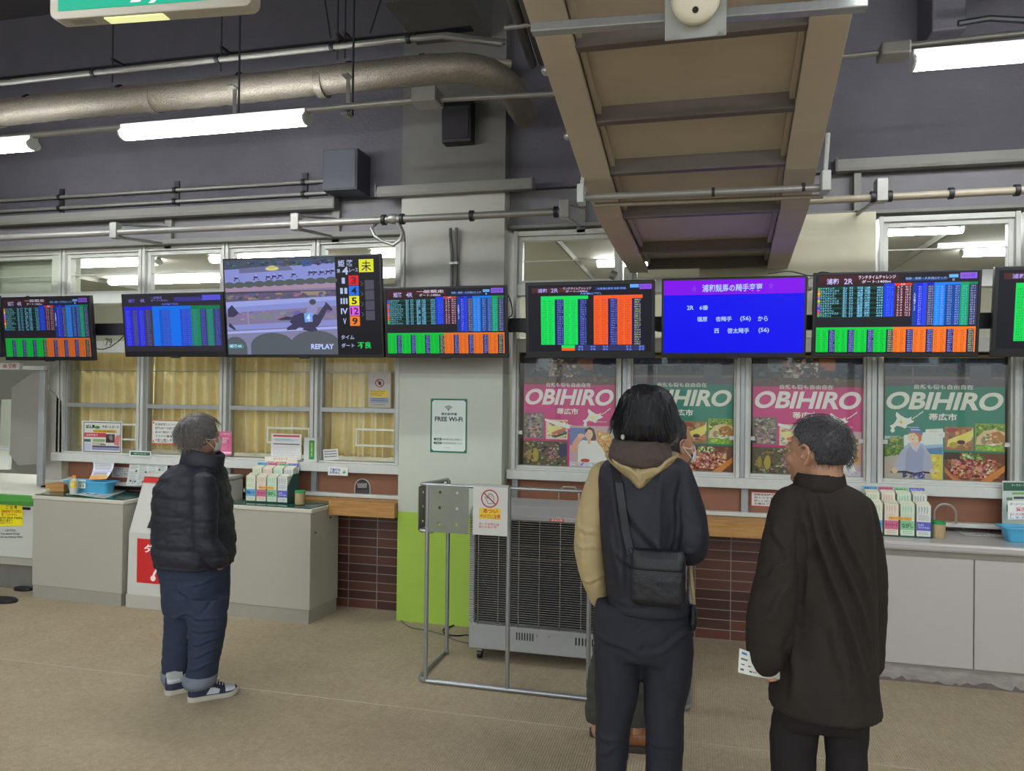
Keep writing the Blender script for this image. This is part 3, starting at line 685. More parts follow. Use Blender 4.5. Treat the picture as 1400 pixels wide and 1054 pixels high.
# ================================================================== SCREENS
random.seed(11)
m_bezel = mat('screen_bezel', '101117', .3)
CY = (90, 190, 235); WH = (196, 205, 250)
def digits(rows, f): return '\n'.join(f() for _ in range(rows))
def odds(A, d=1.0, place='浦和', race='2R', title='ランチタイムチャレンジ', sub='ダート:1400m'):
    def c(*x): return tuple(int(k*d) for k in x)
    A.rect(0, 0, 1, 1, c(26, 26, 34)); A.lay()
    A.rect(.02, .015, .52, .10, c(64, 26, 30)); A.rect(.0, .10, .60, .15, c(44, 24, 30)); A.rect(.56, .06, .80, .10, c(30, 60, 120)); A.lay()
    A.text(place, .07, .05, .145, .125, c(190, 185, 235), .02); A.text(race, .18, .055, .235, .125, c(190, 185, 235), .015)
    A.text(title, .27, .02, .5, .068, c(225, 215, 235), .012); A.text(sub, .29, .078, .47, .118, c(225, 215, 235), .012)
    A.text('単勝・複勝・人気順(5オッズ)', .56, .055, .81, .09, c(150, 185, 245), .0, res=1)
    A.rect(.82, .03, .875, .07, c(100, 175, 245)); A.text('前', .84, .08, .855, .11, WH); A.rect(.885, .012, .985, .085, c(140, 90, 225)); A.lay(); A.text('18分前', .895, .02, .975, .075, c(90, 60, 190), .01)
    # entries
    A.rect(.015, .155, .43, .545, c(8, 60, 48)); A.lay()
    n = 12; hh = (.535-.165)/n
    for i in range(n):
        z = .165+i*hh
        if i % 2: 
            A.rect(.09, z, .17, z+hh, c(4, 16, 14)); A.rect(.19, z, .40, z+hh, c(4, 16, 14))
        A.lay(); A.rect(.015, z, .03, z+hh*.9, random.choice([(120, 120, 240), (230, 90, 60), (60, 80, 230), (230, 200, 60), (70, 190, 80), (230, 130, 50), (180, 90, 220)])); A.lv -= 1
    A.lay(); A.lay()
    A.text(digits(n, lambda: ''.join(random.choice('アサタナハマヤラワンリトルスクイ') for _ in range(random.choice((5, 6, 7, 8))))), .032, .163, .15, .54, c(130, 205, 230), .015, res=1)
    for u0, u1, f in ((.175, .20, lambda: random.choice('牡牝')+random.choice('345')), (.215, .24, lambda: '%d' % random.randint(52, 57)), (.265, .30, lambda: random.choice(['山本', '福原', '本田', '森', '笹川', '町田'])), (.31, .345, lambda: random.choice(['浦和', '川崎', '船橋', '大井'])), (.385, .425, lambda: '%d' % random.randint(400, 520))):
        A.text(digits(n, f), u0, .16, u1, .54, c(120, 195, 235), .02, res=1)
    A.rect(.43, .125, .495, .54, c(20, 60, 225)); A.rect(.495, .15, .60, .54, c(74, 28, 34)); A.rect(.495, .125, .60, .155, c(225, 50, 40)); A.lay()
    A.text(digits(n, lambda: '%.1f' % random.uniform(1, 99)), .445, .16, .488, .535, c(70, 110, 240), .01, res=1)
    A.text(digits(n, lambda: '%.1f' % random.uniform(1, 9)), .51, .16, .545, .535, c(220, 190, 220), .01, res=1); A.text(digits(n, lambda: '%.1f' % random.uniform(10, 99)), .56, .16, .595, .535, c(220, 190, 220), .01, res=1); A.text('単勝', .53, .13, .56, .15, WH)
    # right block
    A.rect(.605, .125, .63, .655, c(16, 60, 150)); A.rect(.63, .125, .665, .655, c(20, 30, 215)); A.rect(.665, .125, .69, .655, c(36, 66, 230)); A.rect(.69, .155, .735, .655, c(60, 56, 90)); A.rect(.69, .125, .735, .155, c(20, 30, 200)); A.rect(.735, .125, .80, .655, c(20, 125, 235)); A.rect(.80, .155, .89, .655, c(10, 70, 150)); A.rect(.80, .125, .89, .155, c(20, 125, 235)); A.rect(.89, .125, .94, .655, c(10, 155, 90)); A.rect(.94, .155, .99, .655, c(50, 52, 84)); A.rect(.94, .125, .99, .155, c(10, 130, 80)); A.lay()
    for u0, u1 in ((.64, .66), (.70, .73), (.745, .765), (.775, .79), (.815, .84), (.86, .885), (.90, .93), (.95, .98)):
        A.text(digits(17, lambda: '%.1f' % random.uniform(10, 99)), u0, .165, u1, .645, c(160, 180, 240) if u0 not in (.745, .90) else c(90, 190, 240), .005, res=1)
    A.text('人\n気\n順\nオ\nッ\nズ', .612, .25, .625, .47, WH, .02, res=1)
    # bottom tables
    A.rect(.01, .67, .495, .985, c(0, 200, 62)); A.rect(.495, .67, .99, .985, c(238, 116, 36)); A.lay()
    for i in range(4):
        for base, ink in ((.01, (0, 96, 30)), (.495, (130, 56, 10))):
            x = base+.12125*i
            A.rect(x+.078, .70, x+.12125, .985, c(26, 30, 86)); A.lay()
            A.text(digits(11, lambda: '%d-%d' % (random.randint(1, 9), random.randint(1, 12))), x+.008, .71, x+.028, .98, ink, .01, res=1)
            A.text(digits(11, lambda: '%d-%d' % (random.randint(1, 9), random.randint(1, 12))), x+.044, .71, x+.066, .98, ink, .01, res=1)
            last = i == 3
            A.text(digits(11, lambda: '%.1f' % random.uniform(10, 999)), x+.087, .705, x+.118, .98, c(150, 160, 250) if not last else c(190, 200, 110), .02, res=1); A.lv -= 1
def combos(A, d=1.0):
    def c(*x): return tuple(int(k*d) for k in x)
    A.rect(0, 0, 1, 1, c(22, 22, 32)); A.lay(); A.rect(.03, .04, .5, .115, c(76, 36, 34)); A.rect(.55, .045, .80, .09, c(30, 50, 110)); A.rect(.83, .01, .90, .06, c(100, 170, 250)); A.rect(.905, .01, 1, .085, c(140, 80, 230)); A.lay()
    A.text('浦和', .08, .05, .155, .11, c(170, 160, 240), .02); A.text('2R', .19, .05, .25, .11, c(170, 160, 240), .015); A.text('ランチタイムチャレンジ', .29, .035, .52, .075, c(200, 190, 235), .012); A.text('ダート:1400m', .31, .08, .49, .115, c(200, 190, 235), .012)
    A.text('人気順(3連単 馬単 枠単)', .57, .05, .80, .085, c(130, 160, 240), .01, res=1); A.text('人気順(三連複)', .43, .12, .60, .155, c(120, 160, 250), .02, res=1); A.text('18分前', .915, .02, .99, .075, c(90, 50, 190))
    for base, hot, ink in ((.105, c(10, 220, 90), (0, 96, 30)), (.54, c(244, 92, 36), (130, 40, 10))):
        A.rect(base, .165, base+.38, .90, c(26, 30, 90)); A.lay()
        A.rect(base, .165, base+.39, .215, hot)
        for q in (0, .19):
            A.rect(base+q, .165, base+q+.115, .90, hot); A.lay()
            for s_ in (.012, .065): A.text(digits(20, lambda: '%d-%d-%d' % (random.randint(1, 9), random.randint(1, 12), random.randint(1, 12))), base+q+s_, .23, base+q+s_+.04, .895, ink, .0, res=1)
            A.text(digits(20, lambda: '%.1f' % random.uniform(10, 999)), base+q+.135, .225, base+q+.185, .90, c(120, 140, 250) if base < .5 or q == 0 else c(190, 200, 110), .012, res=1); A.lv -= 1
    A.rect(.275, .905, .385, .945, c(10, 220, 90)); A.rect(.275, .945, .385, .99, c(244, 92, 36)); A.rect(.385, .905, .95, .99, c(44, 50, 100)); A.lay()
    for u in (.41, .51, .61, .80, .90): A.text('%d\n%d' % (random.randint(11, 99), random.randint(11, 99)), u, .915, u+.045, .985, c(110, 140, 245), .02, res=1)
def singles(A, d=.9):
    def c(*x): return tuple(int(k*d) for k in x)
    A.rect(0, 0, 1, 1, c(44, 42, 54)); A.lay(); A.rect(.53, .05, .84, .12, c(60, 54, 150)); A.rect(.81, .02, .99, .11, c(90, 90, 235)); A.lay()
    A.text('姫路', .06, .07, .13, .13, c(110, 100, 230), .03); A.text('4R', .18, .07, .23, .13, c(150, 120, 220), .02); A.text('一般競走\nダート1400m', .29, .03, .46, .12, c(130, 120, 220), .01, res=1); A.text('人気順(複勝式)', .40, .15, .57, .19, c(110, 120, 250), .02, res=1)
    A.rect(.01, .20, .30, .90, c(40, 40, 240)); A.rect(.30, .20, .69, .90, c(10, 120, 255)); A.rect(.69, .20, .98, .26, c(10, 130, 80)); A.rect(.69, .26, .98, .90, c(60, 60, 130)); A.lay()
    A.rect(.09, .26, .14, .90, c(64, 64, 110)); A.rect(.215, .26, .30, .90, c(66, 60, 84)); A.rect(.37, .26, .48, .90, c(20, 92, 220)); A.rect(.58, .26, .69, .90, c(30, 80, 225)); A.rect(.69, .26, .78, .90, c(20, 145, 90)); A.rect(.845, .26, .91, .90, c(20, 145, 90)); A.lay()
    for u in (.025, .10, .165, .235, .40, .44, .60, .65, .71, .79, .86, .93): A.text(digits(18, lambda: '%.1f' % random.uniform(1, 99)), u, .27, u+.04, .89, c(90, 110, 215), .02, res=1)
def notice(A):
    A.rect(0, 0, 1, 1, (0, 0, 238)); A.rect(0, 0, 1, .20, (128, 0, 236)); A.lay(); l = (176, 200, 250)
    A.text('浦和競馬の騎手変更', .28, .06, .71, .165, l, .02); A.text('☆', .205, .07, .24, .16, (110, 80, 220), .01); A.text('☆', .75, .05, .785, .14, (110, 80, 220), .01)
    A.text('2R', .17, .345, .22, .405, l, .02); A.text('6番', .262, .345, .325, .41, l, .02)
    A.text('福原', .245, .50, .32, .57, l, .02); A.text('杏騎手', .38, .50, .495, .57, l, .02); A.text('(56)', .555, .50, .63, .575, l, .02); A.text('から', .68, .50, .75, .57, l, .02)
    A.text('西', .37, .665, .405, .73, l, .02); A.text('啓太騎手', .465, .66, .62, .735, l, .02); A.text('(56)', .685, .66, .76, .735, l, .02)
def replay(A):
    pk = (126, 116, 150); lt = (132, 140, 205)
    A.rect(0, 0, 1, 1, (16, 16, 22)); A.lay(); A.rect(0, 0, .725, 1, pk); A.lay()
    A.rect(0, 0, .725, .10, (62, 76, 92)); A.poly([(0, .10), (.725, .06), (.725, .24), (0, .26)], lt); A.poly([(0, .29), (.725, .26), (.725, .31), (0, .335)], (160, 134, 160)); A.rect(0, .335, .725, .36, (70, 66, 86)); A.poly([(0, .36), (.5, .345), (.725, .35), (.725, .41), (0, .46)], (92, 84, 112)); A.lay()
    A.poly([(.10, .09), (.42, .06), (.46, .12), (.10, .14)], (100, 104, 140)); A.rect(.5, .345, .66, .385, (150, 130, 120)); A.blob(.32, .10, .045, .022, (206, 200, 130), 12); A.blob(.32, .085, .025, .018, (190, 184, 120), 10); A.poly([(.50, .03), (.56, .02), (.58, .08), (.52, .09)], (60, 80, 150)); A.blob(.62, .05, .02, .03, (70, 96, 170)); A.lay()
    for k in range(11): u = .03+.067*k; A.blob(u, .265-.003*k, .038, .034, (78, 88, 86), 12, .06)
    A.lay()
    for u, v in ((.08, .19), (.21, .185), (.29, .185), (.33, .18), (.37, .175), (.46, .165), (.57, .15), (.60, .15), (.64, .15), (.68, .145), (.71, .14)):
        A.blob(u, v, .016, .012, (52, 50, 86), 8, .2); A.poly([(u-.02, v+.03), (u-.005, v), (u, v+.002), (u-.012, v+.034)], (60, 54, 90)); A.poly([(u+.008, v), (u+.024, v+.028), (u+.018, v+.03)], (60, 54, 90)); A.blob(u+.002, v-.018, .007, .012, (150, 160, 220), 7)
    A.noiseblock(0, .345, .725, .43, [(92, 84, 112), (110, 96, 120), (80, 80, 110), (130, 110, 120)], 60, .022, 1.); A.noiseblock(0, .0, .725, .085, [(62, 76, 92), (52, 62, 76), (76, 88, 100)], 60, .02, 1.); A.noiseblock(0, .53, .725, .64, [(126, 116, 150), (136, 122, 152), (118, 110, 146)], 40, .03, .8)
    # rails and course
    A.poly([(0, .44), (.725, .40), (.725, .44), (0, .50)], (150, 160, 222)); A.poly([(0, .50), (.725, .44), (.725, .50), (0, .555)], lt)
    A.poly([(0, .69), (.725, .64), (.725, .70), (0, .74)], lt); A.poly([(0, .755), (.725, .71), (.725, .735), (0, .78)], (160, 170, 236)); A.poly([(0, .78), (.725, .735), (.725, 1), (0, 1)], (128, 126, 160)); A.rect(.143, .54, .15, .70, (150, 140, 176)); A.lay()
    for u, v, ru, rv in ((.05, .93, .08, .12), (.30, .91, .145, .14), (.58, .90, .16, .15)):
        pts = [(u+ru*math.cos(math.pi*k/14), v-rv*math.sin(math.pi*k/14)) for k in range(15)]
        pts = [(min(.725, max(0, a)), b_) for a, b_ in pts]; A.poly(pts+[(pts[-1][0], 1.), (pts[0][0], 1.)], (84, 90, 98))
    A.lay()
    dk = (58, 54, 84)   # galloping horse
    A.poly([(.44, .60), (.50, .565), (.57, .57), (.62, .60), (.625, .66), (.60, .71), (.56, .735), (.50, .72), (.45, .70), (.42, .66)], dk)
    A.poly([(.60, .60), (.63, .53), (.655, .48), (.655, .455), (.672, .475), (.70, .53), (.695, .55), (.665, .535), (.645, .60), (.62, .66)], dk)
    A.poly([(.45, .61), (.40, .60), (.34, .63), (.36, .64), (.42, .64)], dk); A.poly([(.44, .68), (.40, .72), (.40, .745), (.46, .74), (.49, .70)], dk); A.poly([(.58, .70), (.60, .75), (.56, .765), (.50, .74), (.52, .71)], dk); A.lay()
    A.poly([(.53, .55), (.555, .47), (.59, .44), (.61, .47), (.60, .56), (.57, .60)], (140, 138, 186)); A.blob(.575, .455, .022, .03, (66, 72, 80), 12); A.poly([(.515, .57), (.57, .56), (.57, .66), (.52, .665)], (110, 160, 232)); A.lay(); A.text('4', .53, .58, .555, .65, (210, 220, 250), .02)
    A.poly([(.01, .52), (.04, .47), (.07, .53), (.085, .56), (.05, .60), (.01, .60)], dk); A.poly([(.02, .66), (.06, .73), (.05, .74), (.01, .70)], dk); A.lay()
    A.poly([(0, .885), (.10, .885), (.112, .91), (.10, .935), (0, .935)], (60, 130, 120)); A.lay(); A.text('姫路4R', .01, .893, .095, .928, (190, 215, 250), .025); A.text('REPLAY', .553, .89, .70, .945, (180, 196, 250), .035)
    # side bar
    w_ = (176, 186, 225)
    A.text('姫 路', .745, .035, .84, .105, w_, .02); A.text('第', .737, .125, .757, .165, w_, .01); A.text('4', .770, .105, .808, .185, w_, .03); A.text('レース', .815, .12, .868, .16, w_, .01)
    A.rect(.875, .035, .965, .165, (222, 224, 40)); A.lay(); A.text('未', .89, .05, .95, .155, (30, 34, 40), .01)
    for i, (rn, num, cc, ink) in enumerate((('I', '3', (214, 30, 40), (120, 10, 24)), ('II', '4', (30, 110, 226), (6, 12, 40)), ('III', '5', (232, 226, 40), (20, 20, 20)), ('IV', '12', (216, 96, 226), (80, 16, 90)), ('V', '9', (236, 122, 40), (20, 20, 20)))):
        v = .195+.1035*i
        A.text(rn, .765-.012*(len(rn) > 1), v+.02, .785+.012*(len(rn) > 1), v+.08, w_, .03)
        A.rect(.808, v, .87, v+.098, cc); A.lay(); A.text(num, .822 if len(num) == 1 else .814, v+.015, .856 if len(num) == 1 else .864, v+.085, ink, .025); A.lv -= 1
        if i < 4:
            A.rect(.908, v+.05, .964, v+.145, (74, 72, 88)); A.poly([(.88, v+.06), (.892, v+.085), (.88, v+.11), (.884, v+.11), (.897, v+.085), (.884, v+.06)], (90, 90, 96))
    A.text('タイム', .748, .80, .83, .845, w_, .015); A.text('ダート', .748, .885, .83, .93, w_, .015); A.text('不良', .85, .87, .935, .94, (30, 210, 90), .02)
def monitor(label, x0, x1, z0, z1, art, group, bez=.012, bott=.022, y=4.7, logo=True):
    e = thing('wall_monitor', label, 'screen', ((x0+x1)/2, y, z0), group)
    w_, h = x1-x0, z1-z0; e.rotation_euler = (R(6.5), 0, 0)
    h = h/math.cos(R(6.5))
    MB().box(-w_/2, w_/2, 0, .035, 0, h).build('casing', m_bezel, e, bevel=.004, local=True)
    MB().box(-w_*.28, w_*.28, .035, .065, h*.12, h*.62).build('rear_cover', m_black, e, bevel=.008, local=True)
    A = Art(lambda u, v, hh: (-w_/2+bez+(w_-2*bez)*u, -.0008-hh, h-bez-(h-bez-bott)*v), .00012); art(A)
    A.build('display', SCREEN, e, local=True)
    if logo: MB().box(-.035, .035, -.003, .02, -.008, .004).build('logo_badge', m_black, e, bevel=.002, local=True)
    MB().box(-.06, .06, .06, .10, h*.2, h*.5).build('mount_plate', m_blackm, e, local=True)
    return e
gsm = 'small odds screens in the row'
monitor('odds screen cut off by the left edge of the photo', -6.09, -5.243, 1.868, 2.34, lambda A: singles(A, 1.0), gsm)
monitor('small odds screen with green and orange tables, second from the left', -5.215, -4.392, 1.842, 2.325, lambda A: odds(A, .78, '姫路', '4R', '一般競走', 'ダート:1400m'), gsm)
monitor('small odds screen with blue and green columns left of the replay screen', -4.118, -3.268, 1.87, 2.33, lambda A: singles(A), gsm, bott=.04)
monitor('large screen replaying a horse race with coloured number tiles', -3.257, -2.057, 1.866, 2.556, replay, 'screens in the row')
monitor('small odds screen in front of the column', -2.045, -1.195, 1.866, 2.33, lambda A: odds(A, .95, '姫路', '4R', '一般競走', 'ダート:1400m'), gsm)
monitor('odds screen with one big green and one big orange table', -1.075, -.262, 1.862, 2.341, combos, gsm, .02, .045)
monitor('screen with violet header and jockey change text on blue', -.222, .612, 1.867, 2.345, notice, gsm, .014, .03)
monitor('bright odds screen with crowded tables right of the blue screen', .645, 1.519, 1.872, 2.357, lambda A: odds(A, 1.05), gsm)
monitor('odds screen cut off by the right edge of the photo', 1.582, 2.43, 1.872, 2.367, combos, gsm, .02, .045)
# mounting rail behind them
e = thing('monitor_rail', 'long black steel rail holding the row of screens', 'mounting rail', (-1, 4.86, 2.05))
MB().box(-6.6, 3.2, 4.84, 4.90, 2.045, 2.135).build('rail_bar', m_blackm, e, bevel=.003)
for x in (-5.5, -4.15, -2.95, -1.16, -.24, .63, 1.54): MB().box(x-.03, x+.03, 4.89, 5.15, 2.06, 2.12).build('wall_arm', m_blackm, e, bevel=.003)
# thin white posts between screens (cable covers)
for px, lab in ((309, 'white adapter box beside the blue odds screen'), (1106, 'white box above the joint of the blue and crowded screens')):
    x = WX(px, 415, 4.78); o = MB().box(x-.012, x+.012, 4.74, 4.78, 2.19 if px < 400 else 2.27, 2.31 if px < 400 else 2.35).build('power_adapter', m_white_frame, bevel=.003); tag(o, lab, 'power adapter')
# cables
def cable(label, pts, r=.004, m_=None):
    pts = [Vector(p) for p in pts]; q = []
    for i in range(len(pts)-1):
        p0, p1, p2, p3 = pts[max(0, i-1)], pts[i], pts[i+1], pts[min(len(pts)-1, i+2)]
        for k in range(6):
            t = k/6; q.append(.5*((2*p1)+(p2-p0)*t+(2*p0-5*p1+4*p2-p3)*t*t+(3*p1-p0-3*p2+p3)*t**3))
    q.append(pts[-1]); o = MB().tube(q, r, 6).build('cable', m_ or m_black, smooth=40); tag(o, label, 'cable'); return o
cable('black cable hanging between the two odds screens left of the replay screen', [P(128, 476, 4.8), P(143, 477, 4.8), P(160, 468, 4.8), P(175, 452, 4.82)])
cable('black cable looping from the odds screen at the column to the next', [P(694, 402, 4.8), P(699, 415, 4.8), P(700, 430, 4.82), P(694, 434, 4.85)])
cable('thin cable lying over the top of the blue screen', [P(1050, 374, 4.7), P(1080, 371, 4.72), P(1108, 377, 4.72), P(1125, 372, 4.76), P(1150, 377, 4.8)])
cable('short cable arching over the second screen from the left', [P(30, 410, 4.73), P(38, 405, 4.75), P(46, 410, 4.73)])
# ================================================================== COUNTERS, NOTICES, POSTERS
random.seed(5)
m_counter = mat('warm_grey_counter', 'aca99b', .42, 0, .02, 2.5)
m_counter_top = mat('green_glassy_counter_top', '2e5a50', .12, 0, .05, 4, spec=.6)
m_edge = mat('cream_edge_strip', 'cbc8b8', .4)
m_rust = mat('rusty_scuffs', '6d5b4e', .8, 0, .3, 40)
def counter(name, label, pts, z1, top_m, m_side, plinth=.095, ov=.012):
    """box counter whose front may run at an angle: pts = FL, FR, BR, BL on the floor"""
    e = thing(name, label, 'counter', (pts[0][0], pts[0][1], 0))
    c = Vector((sum(p[0] for p in pts)/4, sum(p[1] for p in pts)/4, 0))
    def grow(k, z): 
        out = []
        for p in pts: d = Vector((p[0], p[1], 0))-c; out.append(c+d*(1+k/d.length)+Vector((0, 0, z)))
        return out
    MB().prism(grow(-.008, 0), (0, 0, plinth)).build('plinth', mat('counter_plinth', '9b988b', .5, 0, .04, 8), e)
    MB().prism(grow(0, plinth), (0, 0, z1-.035-plinth)).build('body', m_side, e, bevel=.004)
    MB().prism(grow(ov, z1-.035), (0, 0, .03)).build('top_edge', m_edge, e, bevel=.006)
    MB().prism(grow(-.012, z1-.005), (0, 0, .007)).build('top_sheet', top_m, e)
    FL, FR = Vector((*pts[0][:2], 0)), Vector((*pts[1][:2], 0)); d = (FR-FL).normalized(); nrm = Vector((d.y, -d.x, 0))
    return e, FL, FR, d, nrm
# left counter (front 4.79, back at the wall)
cz = .80
x0, x1 = WX(43, 740, 4.79), WX(167, 760, 4.77)
e1, *_ = counter('service_counter', 'grey counter with newspaper and blue tray at left, beside the dust bin', [(x0, 4.80), (x1, 4.77), (x1+.02, 5.13), (x0+.02, 5.13)], cz, m_counter_top, m_counter)
MB().box(x0+.0, x0+.10, 4.825, 4.835, .0, .03).build('scuffed_corner', m_rust, e1)
# centre counter
x2, x3 = WX(306, 760, 4.80), WX(424, 760, 4.775)
e3, *_ = counter('service_counter', 'grey counter with the leaflet rack, in the middle beside the oak shelf', [(x2-.02, 4.80), (x3, 4.775), (x3+.03, 5.14), (x2-.02, 5.14)], .81, m_counter_top, m_counter)
for zz in (.71, .64): MB().tube([(x3+.022, 5.02 if zz > .7 else 4.80, zz), (x3+.03, 5.02 if zz > .7 else 4.80, zz)], .006, 8).build('screw', m_blackm, e3)
# dust bin between them
e = thing('dust_bin', 'tall white dust bin with red label, half hidden by the man in the navy jacket', 'dust bin', (-3.8, 4.85, 0))
m_bin = mat('white_bin_shell', 'c9c9bf', .4, 0, .02, 4); m_red = mat('red_label_vinyl', 'cc2a28', .45)
bx0, bx1 = -4.135, -3.40
def binprof(y0, y1, s=0): return [(y0, .0), (y0-.01, .10), (y0, .56), (y0+.14, .915), (y0+.155, .955), (y1, .955), (y1, 0)]
# built in a local frame running along x
body = [(bx0, y, z) for y, z in binprof(4.78, 5.13)]
MB().prism(body, (bx1-bx0, 0, 0)).build('shell', m_bin, e, bevel=.008)
MB().box(bx0-.002, bx1+.002, 4.925, 5.13, .958, .985).build('lid', m_bin, e, bevel=.006)
MB().prism([(bx0+.01, 4.912, .918), (bx0+.01, 4.926, .955), (bx0+.01, 4.934, .955), (bx0+.01, 4.93, .918)], (bx1-bx0-.02, 0, 0)).build('red_band', m_red, e)
# slanted opening flap
MB().prism([(bx0+.16, 4.782, .60), (bx1-.16, 4.782, .60), (bx1-.20, 4.895, .885), (bx0+.20, 4.895, .885)], (0, .004, -.002)).build('flap', m_black, e)
def bfn(u, v, h): return (bx0+.085+.50*u, 4.772-h+.0, .52-.36*v)
A = Art(bfn); A.rect(0, 0, 1, 1, (204, 38, 36)); A.lay(); A.text('ダスト', .12, .10, .62, .28, (250, 240, 235), .03)
A.ring(.47, .80, .20, .165, (250, 240, 235), 1.3, math.pi, 2*math.pi, 20); A.blob(.285, .80, .045, .06, (250, 240, 235), 16); A.blob(.66, .80, .045, .06, (250, 240, 235), 16)
A.build('red_label', PRINT, e)
MB().box(bx0-.004, bx1+.004, 4.765, 4.79, .0, .105).build('kick_panel', mat('bin_kick', 'b3b1a4', .5), e, bevel=.004)
# right counter, white doors
x4 = 1.00
zt = .815
e = thing('service_counter', 'long pale grey counter with cupboard doors at the right edge of the photo', 'counter', (2.5, 4.9, 0))
m_cupb = mat('pale_cupboard', 'b9b5b0', .45, 0, .03, 1.5); m_ctop = mat('pale_grey_worktop', 'b3b0ab', .22, 0, .03, 3)
MB().box(x4, 4.4, 4.77, 5.20, .0, .10).build('plinth', mat('worn_pale_plinth', 'b2aca6', .6, 0, 0, 9, col2='8e8680', vstretch=(1, 1, 3)), e)
g = MB(); rnd = random.Random(3); xx = x4
pts = []
while xx < 3.2:
    pts.append((xx, 4.768, rnd.choice((.006, .012, .028, .035, .02, .015)))); xx += rnd.uniform(.015, .05)
for a, b_ in zip(pts[:-1], pts[1:]): g.add([(a[0], 4.768, 0), (b_[0], 4.768, 0), b_, a], [(0, 1, 2, 3)])
g.build('flaked_paint', mat('bare_plinth_metal', '6f655f', .7, 0, .2, 20), e)
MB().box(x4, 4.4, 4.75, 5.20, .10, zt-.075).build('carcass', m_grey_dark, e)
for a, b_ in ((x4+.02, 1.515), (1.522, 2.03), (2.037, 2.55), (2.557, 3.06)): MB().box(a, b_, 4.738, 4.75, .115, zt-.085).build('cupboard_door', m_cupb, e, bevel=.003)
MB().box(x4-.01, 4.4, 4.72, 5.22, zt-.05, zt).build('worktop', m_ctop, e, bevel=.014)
MB().box(x4, 4.4, 4.75, 5.2, zt-.075, zt-.05).build('under_top_rail', m_grey_dark, e)  # recessed rail in the same darker grey as the carcass
# ---- left-hand ticket machine bench
e = thing('ticket_machine_bench', 'white machine bench with green edge and yellow notice at the left edge', 'machine', (-5.6, 4.85, 0))
m_mach = mat('machine_white', 'c6c8bf', .35); m_green = mat('green_trim', '4d9440', .4)
mx1 = x0-.008; mx0 = -7.2
MB().box(mx0, mx1, 4.86, 5.2, .28, .70).build('front_panel', m_mach, e, bevel=.004)
MB().box(mx0, mx1, 4.88, 5.2, .215, .28).build('lower_rail', m_grey_steel, e, bevel=.004)
MB().box(mx0, mx1-.02, 4.98, 5.2, .0, .215).build('steel_base', mat('brushed_steel', '9a9c99', .3, .6, .08, 10), e)
MB().prism([(mx0, 4.83, .70), (mx0, 4.82, .735), (mx0, 4.84, .775), (mx0, 4.9, .79), (mx0, 4.9, .70)], (mx1-mx0, 0, 0)).build('green_edge', m_green, e, bevel=.004)
MB().prism([(mx0, 4.86, .79), (mx0, 5.2, .90), (mx0, 5.2, .70), (mx0, 4.86, .70)], (mx1-mx0, 0, 0)).build('sloped_top', mat('machine_cream', 'd5d5c4', .35), e, bevel=.005)
MB().box(mx1-.15, mx1-.08, 4.852, 4.862, .665, .685).build('slot', m_black, e)
A = Art(wallfn(4.858)); A.rect(-20, 689, 31.5, 719, (240, 224, 30)); A.lay(); A.text('ご 注 意', 8, 691, 23.5, 696, (40, 60, 20), .02)
A.text('自動券売機での発売は\n致しておりません', 2, 697, 29, 706, (190, 50, 20), .02, res=1); A.text('自動発売機 故障時 機械故障\n購入等は係員まで\n一声お掛け下さい', -6, 706.5, 30.5, 716.5, (40, 40, 20), .015, res=1); A.lv -= 1
A.text('-CAUTION-', 6, 723.5, 22, 726.5, (60, 60, 60), .01); A.text('You cannot change', 1, 728, 27, 731.5, (60, 60, 60), .01); A.text('cancel any betting ticket', -4, 732.5, 31, 736, (60, 60, 60), .01)
A.build('yellow_notice', PRINT, e)
# black feet of stools by the bench
for k, (px, py, rx) in enumerate(((3, 822, .13), (32, 806.5, .085), (40, 801, .07))):
    p = FZ(px, py); o = MB().loft([[Vector((p[0]+rx*f*math.cos(2*math.pi*i/24), p[1]+rx*f*.55*math.sin(2*math.pi*i/24), z)) for i in range(24)] for z, f in ((0, 1), (.014, 1), (.022, .9))]).build('stool_foot', m_black, smooth=30)
    tag(o, ['dark oval stool foot on the carpet at the left edge of the photo', 'dark oval stool foot touching the left counter corner', 'small dark stool foot furthest back beside the left counter'][k], 'stool foot', 'dark feet on the carpet at left')
# privacy screens of the ticket booths
e = thing('booth_partition', 'grey booth partition with white post at the left end of the windows', 'partition', (-5.4, 4.95, .8))
m_part = mat('partition_grey', '8d8b84', .5, 0, .04, 3)
def PP(l, Y): return [P(a, b_, Y) for a, b_ in l]
MB().prism(PP([(16, 530), (55, 502), (55, 634), (24, 636), (13, 621)], 5.0), (0, .012, 0)).build('side_screen', m_part, e)
MB().prism([P(53.5, 506, 4.93), P(61.5, 507, 4.93), P(57.5, 664, 4.93), P(49.5, 664, 4.93)], (0, .03, 0)).build('post', m_alu, e, bevel=.003)
MB().prism(PP([(61, 527), (84, 548), (84, 661), (58, 661)], 5.12), (0, .012, 0)).build('rear_screen', mat('partition_pale', 'b6b4aa', .5), e)
MB().prism(PP([(27, 500), (61, 500), (60, 506), (26, 505)], 4.93), (0, .03, 0)).build('top_rail', m_white_frame, e)
MB().prism(PP([(-20, 496), (27, 496), (26, 505), (-20, 505)], 4.9), (0, .03, 0)).build('number_plate', m_white_frame, e)
A = Art(wallfn(4.898)); A.text('80 発売', 4, 497.5, 22, 503.5, (170, 60, 60), .02); A.build('lettering', PRINT, e)
o = MB().prism(PP([(-10, 545), (15, 546), (11, 640), (-10, 640)], 5.3), (0, .02, 0)).build('white_panel', emat('bright_lobby_panel', 'd8e2da', .55)); 
bpy.data.objects.remove(o)
